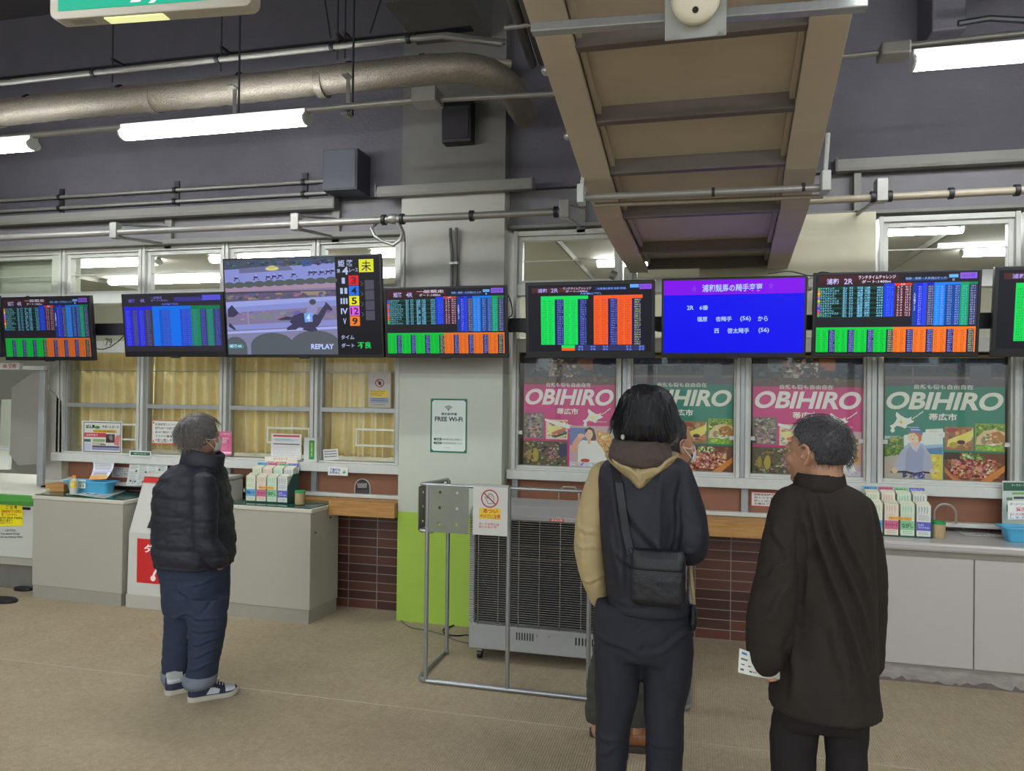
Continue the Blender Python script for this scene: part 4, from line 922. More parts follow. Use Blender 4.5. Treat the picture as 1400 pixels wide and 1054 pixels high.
g = MB().prism([P(2, 546, 5.19), P(15.5, 546, 5.19), P(11, 642, 5.19), P(-2, 642, 5.19)], (0, .03, 0)); o = g.build('bright_window_panel', mat('lit_window_white', 'dfe4da', .7)); tag(o, 'narrow white panel standing for the lit window at the left edge behind the booth partition', 'blind')  # plain panel, its white carries the brightness of the lit window behind
o = MB().prism(PP([(85, 556), (93, 556), (88, 622), (79, 622)], 5.16), (0, .02, 0)).build('jamb', m_alu); bpy.data.objects.remove(o)
b = MB().box(WX(92, 560, 5.16)-.16, WX(92, 560, 5.16)-.02, 5.14, 5.3, .8, 2.78); struct('trim_8', b, m_pale, .003)
b = MB().box(WX(92, 560, 5.16)-.165, WX(92, 560, 5.16)-.02, 5.10, 5.3, 0, .8); struct('trim_9', b, m_grey_steel, .003)
# ------------------------------------------------------------------ things on the left counter
m_sky = mat('sky_blue_plastic', '57b4dd', .35)
def tray(name, label, x0, x1, y0, y1, z, h, group=None):
    e = thing(name, label, 'tray', ((x0+x1)/2, (y0+y1)/2, z), group)
    def rect(i, zz):
        r = .03; out = []
        for cx, cy, a0 in ((x1-i-r, y1-i-r, 0), (x0+i+r, y1-i-r, 90), (x0+i+r, y0+i+r, 180), (x1-i-r, y0+i+r, 270)):
            for k in range(5): t = R(a0+22.5*k); out.append(Vector((cx+r*math.cos(t), cy+r*math.sin(t), zz)))
        return out
    MB().loft([rect(.03, z), rect(.008, z+h-.006), rect(-.008, z+h-.006), rect(-.008, z+h), rect(.011, z+h), rect(.033, z+.004)], caps=True).build('tray_shell', m_sky, e, smooth=30)
    return e
zc_ = cz+.003
tx0, tx1 = WX(88, 655, 4.95), WX(147, 655, 4.95)
t_ = tray('paper_tray', 'sky blue plastic tray on the left counter with a curled paper', tx0, tx1, 4.93, 5.08, zc_, .095, 'sky blue trays on the counters')
A = Art(wallfn(4.934)); A.rect(107.5, 656, 117, 667.5, (236, 240, 232)); A.lay(); A.text('マ\nA', 109, 657, 112, 666, (60, 150, 90), .02); A.text('ス\nA', 112.5, 657, 116, 666, (40, 50, 60), .02); A.build('tray_label', PRINT, t_)
# curled sheet
def sheet(name, label, px, cols, Y0, Y1, bend=.05, n=10, art=None, group=None, cat='paper'):
    pass
def curved_sheet(name, label, cat, BL, BR, TL, TR, bulge, marks, base=(232, 234, 236), n=12, group=None, k_text=None, lift=2e-5):
    """paper bent about a horizontal axis; corners are world points, bulge a vector pushed out at mid height"""
    BL, BR, TL, TR, bulge = map(Vector, (BL, BR, TL, TR, bulge))
    nrm = ((BR-BL).cross(TL-BL)).normalized()
    def fn(u, v, h):
        w_ = 1-v; p = BL.lerp(BR, u).lerp(TL.lerp(TR, u), w_); p = p+bulge*(4*w_*(1-w_)); return p+nrm*h
    A = Art(fn, lift)
    for j in range(n):
        v0, v1 = j/n, (j+1)/n; A.rect(0, v0, 1, v1, base)
    marks(A)
    o = A.build(name, PRINT); tag(o, label, cat, group)
    md = o.modifiers.new('t', 'SOLIDIFY'); md.thickness = .0006; md.offset = -1
    return o
def lines(A, rows, cols=(120, 120, 130), u0=.08, u1=.92, v0=.1, v1=.9, gap=.45, seed=1):
    """lines of small print: rows of unequal dashes"""
    r_ = random.Random(seed); A.lay(); h = (v1-v0)/rows
    for i in range(rows):
        u = u0; v = v0+h*i; end = u1-(r_.random()*.3*(u1-u0) if r_.random() < .5 else 0)
        while u < end:
            w_ = r_.uniform(.03, .12)*(u1-u0); A.rect(u, v, min(u+w_, u1), v+h*gap, cols); u += w_+.02*(u1-u0)
    A.lv -= 1
def mk1(A):
    lines(A, 7, (110, 112, 140), .1, .9, .08, .5, .35, 3); A.lay(); A.rect(0, .5, 1, .62, (205, 212, 235)); A.rect(0, .80, .95, 1, (240, 176, 96)); A.lv -= 1; lines(A, 3, (120, 90, 60), .1, .85, .62, .8, .4, 4)
curved_sheet('curled_notice', 'curled white and orange paper standing in the left blue tray', 'paper', P(121, 656, 5.0), P(145, 655, 5.0), P(127, 631.5, 5.07), P(156, 632.5, 5.07), (-.008, .03, .0), mk1)
# wooden box behind tray
e = thing('wooden_box', 'small wooden box end beside the left blue tray', 'box', P(72, 667, 4.98)); x_a, x_b = WX(65, 660, 4.98), WX(90, 660, 4.98)
MB().box(x_a, x_b, 4.96, 5.1, zc_, zc_+.06).build('box_body', m_wood, e, bevel=.002)
o = MB().box(x_a-.07, x_a-.005, 4.98, 5.08, zc_, zc_+.045).build('stapler', m_black, bevel=.008); tag(o, 'small black block left of the wooden box', 'stapler')
# orange-capped bottle
bx, by = WX(101, 668, 4.88), 4.88; zb0 = WZ(101, 671, 4.88)
e = thing('drink_bottle', 'small clear drink bottle with orange cap and yellow label', 'bottle', (bx, by, zc_))
rp = [(0, .024), (.003, .030), (.05, .030), (.052, .029), (.105, .030), (.118, .024), (.128, .013), (.134, .012)]
def lathe(prof, cx, cy, z0, n=24): return MB().loft([[Vector((cx+r*math.cos(2*math.pi*k/n), cy+r*math.sin(2*math.pi*k/n), z0+z)) for k in range(n)] for z, r in prof])
lathe(rp, bx, by, zc_).build('bottle_body', mat('tea_in_bottle', 'b6b7ab', .08, spec=.6), e, smooth=40)
lathe([(.132, .0145), (.148, .0145), (.150, .012)], bx, by, zc_).build('bottle_cap', mat('orange_cap', 'ee9a22', .4), e, smooth=40)
A = Art(lambda u, v, h: (bx+(.031+h)*math.sin((u-.5)*2.6), by-(.031+h)*math.cos((u-.5)*2.6), zc_+.106-.05*v))
for k in range(10): A.rect(k/10, 0, (k+1)/10, 1, (228, 190, 52))
A.lay(); A.text('はちみつ', .25, .2, .75, .8, (240, 240, 230), .01); A.build('bottle_label', PRINT, e)
# newspapers
def newsfn(A, seed=2):
    r_ = random.Random(seed); A.lay()
    for c in range(4):
        for q in range(26):
            v = .1+.034*q
            if r_.random() < .12: continue
            A.rect(.03+.245*c, v, .03+.245*c+r_.uniform(.15, .225), v+.014, (150, 154, 152))
    A.lay(); A.rect(.03, .03, .24, .075, (60, 64, 62)); A.rect(.30, .04, .6, .06, (140, 144, 142))
    for u, v in ((.20, .52), (.45, .55), (.10, .86), (.22, .88), (.42, .88), (.60, .86), (.80, .45)): A.blob(u, v, .028, .035, (70, 74, 72), 8, .2)
    A.rect(.16, .84, .17, .96, (60, 60, 60)); A.lv -= 2
curved_sheet('standing_newspaper', 'open newspaper standing upright at the back of the left counter', 'newspaper', P(172, 663, 5.02), P(224, 664, 5.02), P(177, 623.5, 5.10), P(229, 626, 5.10), (0, .015, 0), lambda A: newsfn(A, 2), (196, 202, 196))
za_ = zc_+.004
q = [FZ(90, 675.5, za_), FZ(143, 680.5, za_), FZ(196, 662, za_), FZ(162, 661, za_)]
A = Art(lambda u, v, h: tuple(Vector(q[0]).lerp(Vector(q[1]), u).lerp(Vector(q[3]).lerp(Vector(q[2]), u), 1-v)+Vector((0, 0, h+.004*math.sin(u*5)))))
for k in range(8): A.rect(k/8, 0, (k+1)/8, 1, (190, 197, 190))
newsfn(A, 5); o = A.build('flat_newspaper', PRINT); tag(o, 'grey newspaper page lying flat across the front of the left counter', 'newspaper'); md = o.modifiers.new('t', 'SOLIDIFY'); md.thickness = .002
q2 = [FZ(160, 664, za_-.002), FZ(198, 668, za_-.002), FZ(212, 661, za_-.002), FZ(176, 660, za_-.002)]
o = MB().prism([Vector(p) for p in q2], (0, 0, .002)).build('flat_newspaper', mat('newsprint', 'c3c9c0', .8)); tag(o, 'folded newspaper end under the standing newspaper on the left counter', 'newspaper')
# ------------------------------------------------------------------ leaflet racks
CARD = [((96, 168, 214), '基本カード', (30, 50, 90)), ((206, 104, 140), 'ライトカード', (110, 14, 50)), ((134, 200, 150), 'ながし', (30, 70, 40)), ((92, 96, 190), 'ボックス\nフォーメーション', (220, 224, 240))]
def leaflet_rack(which, x0, y0, z, wdt, rowdepth=.085, scale=1., sign=False):
    e = thing('leaflet_rack', 'stepped green rack of betting slip stacks on the %s' % which, 'leaflet rack', (x0+wdt/2, y0+.08, z), 'betting slip racks')
    m_rk = mat('dark_green_rack', '1f5248', .35); cw = wdt/4
    g = MB(); d = rowdepth
    g.prism([(x0+wdt-.004, y0, z), (x0+wdt-.004, y0+2.1*d, z), (x0+wdt-.004, y0+2.1*d, z+.205), (x0+wdt-.004, y0+1.05*d, z+.205), (x0+wdt-.004, y0+.35*d, z+.15), (x0+wdt-.004, y0, z+.12)], (.006, 0, 0))
    g.box(x0, x0+.004, y0, y0+2.1*d, z, z+.14).box(x0, x0+wdt, y0+2.05*d, y0+2.1*d, z, z+.20).box(x0, x0+wdt, y0, y0+2.1*d, z, z+.006)
    g.box(x0, x0+wdt, y0+1.02*d, y0+1.05*d, z, z+.15)
    g.build('rack_frame', m_rk, e)
    A = Art(lambda u, v, h: (x0+wdt*u, y0+2.1*d-.004-h, z+.275-.024*v))
    for k in range(4):
        A.rect(k/4+.004, 0, (k+1)/4-.004, 1, CARD[k][0]); A.lay(); A.text(CARD[k][1].replace('\n', ''), k/4+.03, .2, (k+1)/4-.03, .8, CARD[k][2], .02, res=1); A.lv -= 1
    MB().box(x0, x0+wdt, y0+2.1*d-.003, y0+2.1*d, z+.2, z+.275).build('header_board', m_white_frame, e); A.build('header_labels', PRINT, e)
    for row in range(2):
        for k in range(4):
            cname = ['pale blue', 'pink', 'green', 'violet'][k]
            zb_ = z+.008 if row == 0 else z+.07; hh = .188 if row == 0 else .178
            yy = y0+.004+row*1.06*d
            x_ = x0+cw*k+.006; w_ = cw-.012
            s = thing('betting_slip_stack', '%s-banded slip stack in the %s row of the rack on the %s' % (cname, ['front', 'rear'][row], which), 'slip stack', (x_+w_/2, yy+.03, zb_), 'stacks of betting slips')
            r_ = random.Random(k*7+row); g = MB()
            g.prism([(x_, yy, zb_), (x_+w_, yy, zb_), (x_+w_, yy+.055, zb_), (x_, yy+.055, zb_)], (0, 0, hh-.01)); g.prism([(x_, yy, zb_+hh-.01), (x_+w_, yy, zb_+hh-.01), (x_+w_, yy+.055, zb_+hh+.008), (x_, yy+.055, zb_+hh+.008)], (0, 0, .003))
            g.build('slips', mat('cream_slips', 'd8d8c0', .6, 0, .03, 60), s)
            B = Art(lambda u, v, h: (x_+w_*u, yy-.0005-h, zb_+hh*(1-v)))
            base = [(218, 222, 196), (222, 214, 196), (206, 222, 196), (214, 218, 210)][k]; ink = [(150, 168, 130), (190, 140, 120), (110, 180, 160), (110, 120, 140)][k]
            B.rect(0, .02, 1, 1, base); B.lay()
            for q_ in range(4): B.rect(.12+.2*q_, .06, .16+.2*q_, .30, ink); B.rect(.20+.2*q_, .10, .22+.2*q_, .22, ink)
            lines(B, 4, ink, .1, .9, .34, .52, .3, k)
            if row == 0:
                B.rect(0, .55, 1, .82, CARD[k][0]); B.lay(); B.text(CARD[k][1], .08, .61, .92, .76, CARD[k][2], .03, res=1); B.lv -= 1
                lines(B, 2, ink, .15, .85, .86, .97, .3, k+3)
            B.build('top_slip', PRINT, s)
    # orange notice strip across the middle stacks
    A = Art(lambda u, v, h: (x0+cw*1.3+cw*1.45*u, y0-.003-h, z+.118-.018*v)); A.rect(0, 0, 1, 1, (236, 176, 70)); A.lay(); A.text('1枚ずつお取り下さい', .05, .2, .95, .8, (120, 60, 20), .01, res=1); A.build('orange_strip', PRINT, e)
    return e
lx0, lx1 = WX(335, 680, 4.90), WX(393, 680, 4.90)
rk = leaflet_rack('middle counter', lx0, 4.90, .815, lx1-lx0, .075)
# sign board above the rack
e = thing('card_sign', 'small white sign with red writing standing on the leaflet rack', 'sign', P(384, 640, 5.07))
A = Art(wallfn(5.055)); A.rect(362, 624.5, 406.5, 640.5, (226, 220, 206)); A.lay(); A.text('マークカード', 374, 625.5, 393, 629.5, (196, 120, 70), .02); A.rect(376.5, 631.5, 391.5, 636, (206, 60, 50)); A.rect(364, 631, 375, 632, (150, 110, 80)); A.rect(392.5, 634, 403, 635, (150, 110, 80)); A.rect(365, 637.5, 404, 638.6, (180, 170, 90)); A.lay(); A.text('ご利用', 378, 632.2, 390, 635.4, (240, 230, 220), .02)
A.build('sign_face', PRINT, e); MB().box(WX(362, 630, 5.06), WX(406.5, 630, 5.06), 5.057, 5.062, WZ(384, 647, 5.06), WZ(384, 624.5, 5.06)).build('backing', m_white_frame, e)
rx0, rx1 = WX(1187, 720, 4.86), WX(1275, 720, 4.86)
rk2 = leaflet_rack('right counter', rx0, 4.87, zt+.001, rx1-rx0, .075)
# pencil tubs
for lab, px, py, Y, z in (('middle counter', 410, 690, 4.90, .815), ('right counter', 1283, 722, 4.90, zt)):
    x = WX(px, py, Y); r_ = .036
    e = thing('pencil_tub', 'round tan tub with a green rim on the %s' % lab, 'tub', (x, Y, z), 'tan pencil tubs')
    lathe([(0, r_*.92), (.004, r_), (.083, r_*1.02)], x, Y, z+.001).build('tub_body', mat('tan_board', 'bda67c', .7, 0, .08, 50), e, smooth=40)
    lathe([(.083, r_*1.05), (.098, r_*1.05), (.1, r_*.9), (.1, .002)], x, Y, z+.001).build('green_rim', mat('green_lid', '2f9a58', .5), e, smooth=40)
# ---- right counter items
tray('paper_tray', 'sky blue plastic tray on the right counter at the photo edge', WX(1372, 710, 4.9), 2.15, 4.86, 5.02, zt+.001, .085, 'sky blue trays on the counters')
e = thing('leaflet_stand', 'green and white leaflet stand at the right edge behind the blue tray', 'leaflet stand', P(1385, 718, 5.05))
A = Art(wallfn(5.05)); A.rect(1370.5, 658, 1420, 720, (196, 206, 194)); A.lay(); A.rect(1371.5, 659.5, 1420, 671, (44, 92, 70)); A.lay(); A.text('マークカード ご案内', 1383, 661.5, 1412, 665, (210, 220, 210), .01, res=1); A.lv -= 1
A.rect(1384, 673, 1420, 676, (120, 170, 90)); A.rect(1376, 680, 1384, 684, (110, 140, 90)); A.rect(1386, 679, 1400, 682, (60, 70, 70)); A.rect(1376, 690, 1382, 700, (120, 160, 110)); A.build('stand_face', PRINT, e)
MB().box(WX(1370.5, 690, 5.052), WX(1422, 690, 5.052), 5.052, 5.058, zt+.001, WZ(1395, 658, 5.052)).build('backing', m_white_frame, e)
e = thing('handwritten_note', 'white note with handwriting standing in the right blue tray', 'note', P(1390, 700, 4.95))
A = Art(wallfn(4.95)); A.rect(1378, 684.5, 1420, 710, (232, 236, 232)); A.lay(); A.text('ボールペンの', 1381, 687, 1402, 691, (90, 110, 130), .01, res=1); A.text('貸出', 1389, 693, 1402, 699, (200, 50, 90), .02, res=1); A.text('記入をお願い', 1381, 701, 1404, 705, (190, 90, 120), .01, res=1); A.text('します', 1381, 706, 1402, 709, (60, 130, 190), .01, res=1); A.build('note_face', PRINT, e)
q = [FZ(1303, 723.5, zt+.002), FZ(1374, 724.5, zt+.002), FZ(1388, 734.5, zt+.002), FZ(1321, 731.5, zt+.002)]
A = Art(lambda u, v, h: tuple(Vector(q[3]).lerp(Vector(q[2]), u).lerp(Vector(q[0]).lerp(Vector(q[1]), u), 1-v)+Vector((0, 0, h)))); A.rect(0, 0, 1, 1, (212, 212, 208)); lines(A, 5, (120, 118, 118), .03, .97, .08, .95, .55, 9); o = A.build('counter_notice', PRINT); tag(o, 'white printed notice lying flat on the right counter', 'notice')
md = o.modifiers.new('t', 'SOLIDIFY'); md.thickness = .0008
# hoops at the wickets
m_hoop = mat('wicket_hoop', 'b8b2a4', .3, .5)
for lab, (pa, pb, pt), z0 in (('right counter next to the tan tub', (1277, 1307, 689), .872), ('shelf behind the heater', (764, 791, 666), .842)):
    xa, xb = WX(pa, 705, 5.11), WX(pb, 705, 5.11); zt_ = WZ((pa+pb)/2, pt, 5.11); r_ = (xb-xa)/2
    if pa > 1000: pts = [(xa, 5.11, z0)]+[((xa+xb)/2-r_*math.cos(t), 5.11, zt_-r_+r_*math.sin(t)) for t in [math.pi*k/12 for k in range(13)]]+[(xb, 5.11, z0)]
    else: pts = [(xa, 5.11, z0), (xa, 5.11, zt_-.03), (xa+.03, 5.11, zt_), (xb-.03, 5.11, zt_), (xb, 5.11, zt_-.03), (xb, 5.11, z0)]
    o = MB().tube(pts, .0065, 8).build('wicket_hoop', m_hoop, smooth=40); tag(o, 'thin bent metal hoop at the wicket, on the '+lab, 'hoop', 'metal hoops at the wickets')
# half-round speaking port under the window beside column
xa, xb = WX(485, 667, 5.19), WX(505.5, 667, 5.19); zc0 = .873
r_ = (xb-xa)/2; e = thing('speaking_port', 'small arched opening with pale frame under the window beside the column', 'wicket opening', ((xa+xb)/2, 5.19, zc0))
arch = [((xa+xb)/2-r_*math.cos(t), 5.195, zc0+.045+r_*math.sin(t)) for t in [math.pi*k/14 for k in range(15)]]
MB().tube([(xa, 5.195, zc0)]+arch+[(xb, 5.195, zc0)], .005, 6).build('arch_frame', m_white_frame, e)
MB().prism([(xa, 5.192, zc0)]+[(a, 5.192, c) for a, _, c in arch]+[(xb, 5.192, zc0)], (0, .006, 0)).build('opening', mat('dark_opening', '3b3434', .25), e)
A = Art(wallfn(5.19)); A.poly([(488, 660.5), (502, 660.5), (501, 667), (489, 667)], (150, 146, 150)); A.poly([(487.5, 670), (503, 670), (503, 675.5), (487.5, 675.5)], (70, 62, 66)); A.build('inner_flap', PRINT, e)
# ------------------------------------------------------------------ notices on glass
YG = 5.160
def notice_(name, label, px0, py0, px1, py1, fn, Y=YG, cat='notice', base=None, slope=None, thick=.0015):
    """sheet hung flat; px box in the photo"""
    xa, xb = WX(px0, (py0+py1)/2, Y), WX(px1, (py0+py1)/2, Y); za, zb_ = WZ((px0+px1)/2, py1, Y), WZ((px0+px1)/2, py0, Y)
    f = rectfn(xa, xb, za, zb_, Y); A = Art(f); A.rect(0, 0, 1, 1, base or (226, 228, 220)); A.lay(); fn(A)
    e = thing(name, label, cat, ((xa+xb)/2, Y, za)); MB().box(xa, xb, Y+.0003, Y+thick, za, zb_).build('sheet', m_white_frame, e); A.build('print', PRINT, e); return e
def n_support(A):
    d = (60, 44, 40)
    A.rect(.04, .04, .97, .06, d); A.rect(.04, .94, .97, .96, d); A.rect(.04, .04, .055, .96, d); A.rect(.955, .04, .97, .96, d)
    A.text('ばん馬', .10, .12, .32, .24, (40, 50, 40), .05); A.blob(.38, .2, .07, .05, (90, 160, 60), 12, .1); A.text('サポートカード', .50, .13, .92, .22, (40, 40, 40), .03)
    A.rect(.28, .27, .86, .36, (226, 180, 60)); A.rect(.06, .37, .60, .50, (206, 70, 80)); A.lay(); A.text('会員募集中', .1, .40, .4, .47, (240, 210, 210), .02); A.text('入会金無料', .32, .29, .8, .34, (150, 90, 20), .01); A.lv -= 1
    A.rect(.60, .40, .82, .66, (90, 66, 70)); A.blob(.72, .50, .05, .08, (150, 140, 140), 9, .3); A.blob(.66, .60, .04, .06, (60, 40, 40), 9, .3); A.poly([(.84, .45), (.95, .40), (.93, .75), (.80, .72)], (222, 130, 130))
    A.rect(.06, .57, .22, .65, (60, 100, 80)); A.rect(.28, .56, .58, .64, (150, 180, 130)); A.rect(.06, .68, .24, .92, (200, 206, 226)); A.rect(.26, .76, .94, .82, (80, 84, 110)); A.rect(.26, .83, .94, .89, (140, 146, 200)); A.rect(.26, .66, .55, .75, (206, 196, 170))
    A.lay(); A.text('募集', .46, .70, .6, .75, (40, 40, 40), .02)
notice_('boxed_notice', 'white notice with black border about a support card, on the leftmost window', 112, 575.5, 167, 620, n_support)
def n_red(A):
    r = (214, 110, 96)
    A.rect(0, 0, 1, .04, r); A.rect(0, .96, 1, 1, r); A.rect(0, 0, .02, 1, r); A.rect(.98, 0, 1, 1, r); A.blob(.06, .12, .03, .04, (206, 50, 50), 8); A.blob(.06, .9, .03, .04, (206, 50, 50), 8)
    for i, t in enumerate(('感染症対策について', '距離をあけてお並び下さい', '混みあう場合がございます', 'マスクの着用を', 'お願い致します')): A.text(t, .12, .12+.165*i, .94-(.12 if i > 2 else 0), .23+.165*i, (80, 70, 80), .02, res=1)
    A.text('帯広市農政部ばんえい振興課', .2, .89, .9, .94, (100, 80, 80), .01, res=1)
notice_('red_bordered_notice', 'white notice with thin red border, just left of the grey-haired man', 207.5, 574.5, 246.5, 607, n_red)
def n_pink(A):
    A.lay(); A.text('ご案内', .1, .06, .9, .16, (246, 200, 214), .02); A.text('このまど\nぐちは\nお休み', .12, .24, .8, .5, (246, 226, 232), .03); lines(A, 4, (236, 150, 180), .1, .7, .56, .8, .4, 5); A.rect(.0, .86, 1, .94, (246, 214, 222))
notice_('pink_notice', 'pink notice on the window post just right of the grey-haired man', 299.5, 590, 316.5, 622, n_pink, 5.12, base=(222, 104, 148))
def n_stand(A):
    A.rect(.07, .05, .94, .12, (196, 60, 66)); A.rect(.07, .21, .90, .25, (190, 196, 222)); A.rect(.07, .38, .94, .42, (96, 80, 130)); lines(A, 9, (190, 190, 196), .07, .94, .46, .92, .35, 7); lines(A, 2, (120, 140, 190), .15, .85, .2, .33, .25, 8)
notice_('red_headed_notice', 'white notice with red heading standing above the leaflet rack', 370.5, 593, 412, 628.5, n_stand, 5.11)
e = thing('green_label_box', 'small white box with an upright green label right of the red-headed notice', 'box', P(423, 631, 5.10))
xa, xb = WX(415, 615, 5.10), WX(433, 615, 5.10); za, zb_ = 1.1, WZ(424, 598, 5.10)
MB().box(xa, xb, 5.10, 5.155, za, zb_).build('box_body', m_white_frame, e, bevel=.004)
A = Art(rectfn(xa, xb, za, zb_, 5.0995)); A.rect(.42, .12, .82, .88, (40, 140, 70)); A.lay(); A.text('投\n票\n所', .54, .2, .7, .8, (190, 220, 90), .02); A.build('green_label', PRINT, e)
def n_small(A): lines(A, 3, (110, 100, 110), .08, .9, .15, .85, .45, 6)
nn = notice_('tilted_card', 'small tilted white card in the lower corner of the window beside the green box', 442.5, 614, 463, 629, n_small)
nn.rotation_euler = (0, R(-5), 0)
def n_no(A):
    A.ring(.50, .31, .20, .155, (150, 56, 62), .62); A.poly([(.36, .22), (.40, .20), (.64, .40), (.60, .42)], (150, 56, 62)); A.lay(); A.blob(.5, .31, .07, .055, (36, 40, 36), 12, .15); A.lay()
    A.text('虫 よ け 中', .2, .10, .8, .14, (120, 90, 90), .01, res=1)
    A.rect(.08, .51, .90, .70, (214, 186, 56)); A.rect(.08, .72, .90, .86, (140, 150, 170)); A.lay(); lines(A, 3, (110, 90, 30), .1, .75, .53, .69, .35, 2); lines(A, 2, (90, 96, 116), .15, .85, .74, .84, .4, 3); lines(A, 1, (110, 110, 110), .2, .8, .90, .93, .6, 4)
notice_('insect_notice', 'grey notice with red prohibition circle on the window next to the column', 503.5, 508.5, 534.5, 557.5, n_no, base=(176, 172, 162))
def n_tag(A): A.text('発売締切\nお早めに', .07, .16, .62, .84, (50, 76, 150), .03); A.blob(.82, .42, .07, .25, (190, 200, 90), 3); A.blob(.82, .62, .10, .16, (90, 160, 100), 8, .2)
notice_('blue_text_tag', 'small white tag with blue writing on the brown panel left of the arched opening', 448.5, 638.5, 475.5, 650, n_tag, 5.07)
def n_rl(A):
    r = (206, 70, 80); A.rect(0, 0, 1, .06, r); A.rect(0, .94, 1, 1, r); A.rect(0, 0, .03, 1, r); A.rect(.97, 0, 1, 1, r)
    for i in range(4): A.text(('自動発払機でも', '購入できます', '詳しくは係員に', 'お尋ね下さい')[i], .12, .13+.2*i, .9, .27+.2*i, (110, 80, 90), .02, res=1)
notice_('red_bordered_label', 'small red-edged label on the brown panel below the window, left of the man in brown', 1026.5, 672.5, 1066, 693, n_rl, 5.19)
def n_rl2(A): n_rl(A)
notice_('red_bordered_label', 'small red-edged label on the brown panel behind the standing newspaper', 152, 638, 178, 653.5, n_rl2, 5.19)
def n_g(A): A.rect(.05, .2, .95, .8, (44, 100, 76)); A.lay(); A.text('高額払戻', .2, .35, .8, .65, (170, 200, 180), .02)
notice_('green_plate', 'small green and white plate on the sill above the standing newspaper', 177, 616.5, 206.5, 624, n_g, 5.07)
# acrylic slot frames on the glass
m_slot = mat('milky_acrylic', 'dfe3cf', .4)
for k, (a, b_, c, d) in enumerate(((365, 584, 424, 607), (486, 586, 549, 611), (163, 579, 187.5, 602))):
    xa, xb = WX(a, 597, 5.165), WX(c, 597, 5.165); za, zb_ = WZ((a+c)/2, d, 5.165), WZ((a+c)/2, b_, 5.165); t = .016
    g = MB().box(xa, xb, 5.16, 5.170, zb_-t, zb_).box(xa, xb, 5.16, 5.170, za, za+t).box(xa, xa+t, 5.16, 5.170, za+t, zb_-t).box(xb-t, xb, 5.16, 5.170, za+t, zb_-t)
    o = g.build('glass_slot_frame', m_slot, bevel=.002); tag(o, ['milky rectangular slot frame on the glass behind the red-headed notice', 'milky rectangular slot frame on the glass next to the column', 'milky rectangular slot frame on the glass right of the black-bordered notice'][k], 'slot frame', 'slot frames on the glass')
# number 79 on the transom
A = Art(wallfn(5.126)); A.text('79', 144, 462.5, 153.5, 472.5, (60, 62, 60), .01); A.ring(149, 467.5, 8, 7.6, (150, 150, 146), 1.); o = A.build('window_number', PRINT); tag(o, 'black figures 79 on the white rail between two odds screens', 'number')
# ------------------------------------------------------------------ free wi-fi notice on the column
def n_wifi(A):
    gr = (22, 108, 80); dk = (40, 74, 66)
    A.rect(0, 0, 1, 1, gr); A.lay(); A.poly([(.09, .03), (.91, .03), (.96, .065), (.96, .935), (.91, .97), (.09, .97), (.04, .935), (.04, .065)], (214, 228, 218)); A.lay()
    for rr_ in (.13, .095, .06): A.ring(.49, .215, rr_, rr_-.018, dk, .67, R(215), R(325), 14)
    A.blob(.49, .208, .022, .015, dk, 12)
    A.text('帯広競馬場', .30, .26, .72, .31, dk, .03); A.text('FREE Wi-Fi', .12, .335, .88, .42, dk, .035)
    A.rect(.10, .73, .88, .775, (196, 206, 198)); A.rect(.10, .80, .88, .845, (196, 206, 198)); A.lay(); A.blob(.125, .7525, .03, .0225, dk, 12); A.blob(.125, .8225, .03, .0225, dk, 12); A.rect(.12, .73, .31, .775, dk); A.rect(.12, .80, .31, .845, dk); A.lay()
    A.text('SSID', .15, .74, .29, .765, (220, 230, 222), .02, res=1); A.text('PASS', .15, .81, .29, .835, (220, 230, 222), .02, res=1); A.text('BANEI Free WiFi', .34, .74, .80, .768, (90, 100, 96), .005, res=1); A.text('0155340825', .34, .81, .70, .835, (90, 100, 96), .005, res=1); A.text('ミ・ばんえい', .38, .895, .56, .915, (90, 100, 96), .01, res=1)
notice_('wifi_notice', 'green-bordered free Wi-Fi notice on the pale part of the column', 588.5, 545, 638.5, 619, n_wifi, 5.026)
# ------------------------------------------------------------------ posters
def hokkaido(A, u, v, s, asp, dot=(232, 196, 60), wcol=(232, 232, 228)):
    pts = [(0, 0), (.16, .14), (.36, .26), (.50, .28), (.62, .20), (.62, .34), (.74, .42), (.60, .50), (.46, .56), (.36, .74), (.20, .66), (.02, .62), (-.10, .72), (-.06, .86), (-.18, .94), (-.26, .84), (-.20, .74), (-.28, .62), (-.14, .56), (-.06, .46), (.02, .30), (-.04, .14)]
    A.poly([(u+a*s, v+b_*s*asp) for a, b_ in pts], wcol)
    for a, b_ in ((.66, .28), (.78, .20), (.90, .10), (1.0, .02)): A.poly([(u+a*s, v+b_*s*asp), (u+(a+.10)*s, v+(b_-.09)*s*asp), (u+(a+.11)*s, v+(b_-.05)*s*asp), (u+(a+.02)*s, v+(b_+.04)*s*asp)], wcol)
    A.lay(); A.blob(u+.20*s, v+.46*s*asp, .07*s, .10*s*asp, dot, 7, .15); A.rect(u+.34*s, v+.66*s*asp, u+.92*s, v+.68*s*asp, wcol); A.lv -= 1
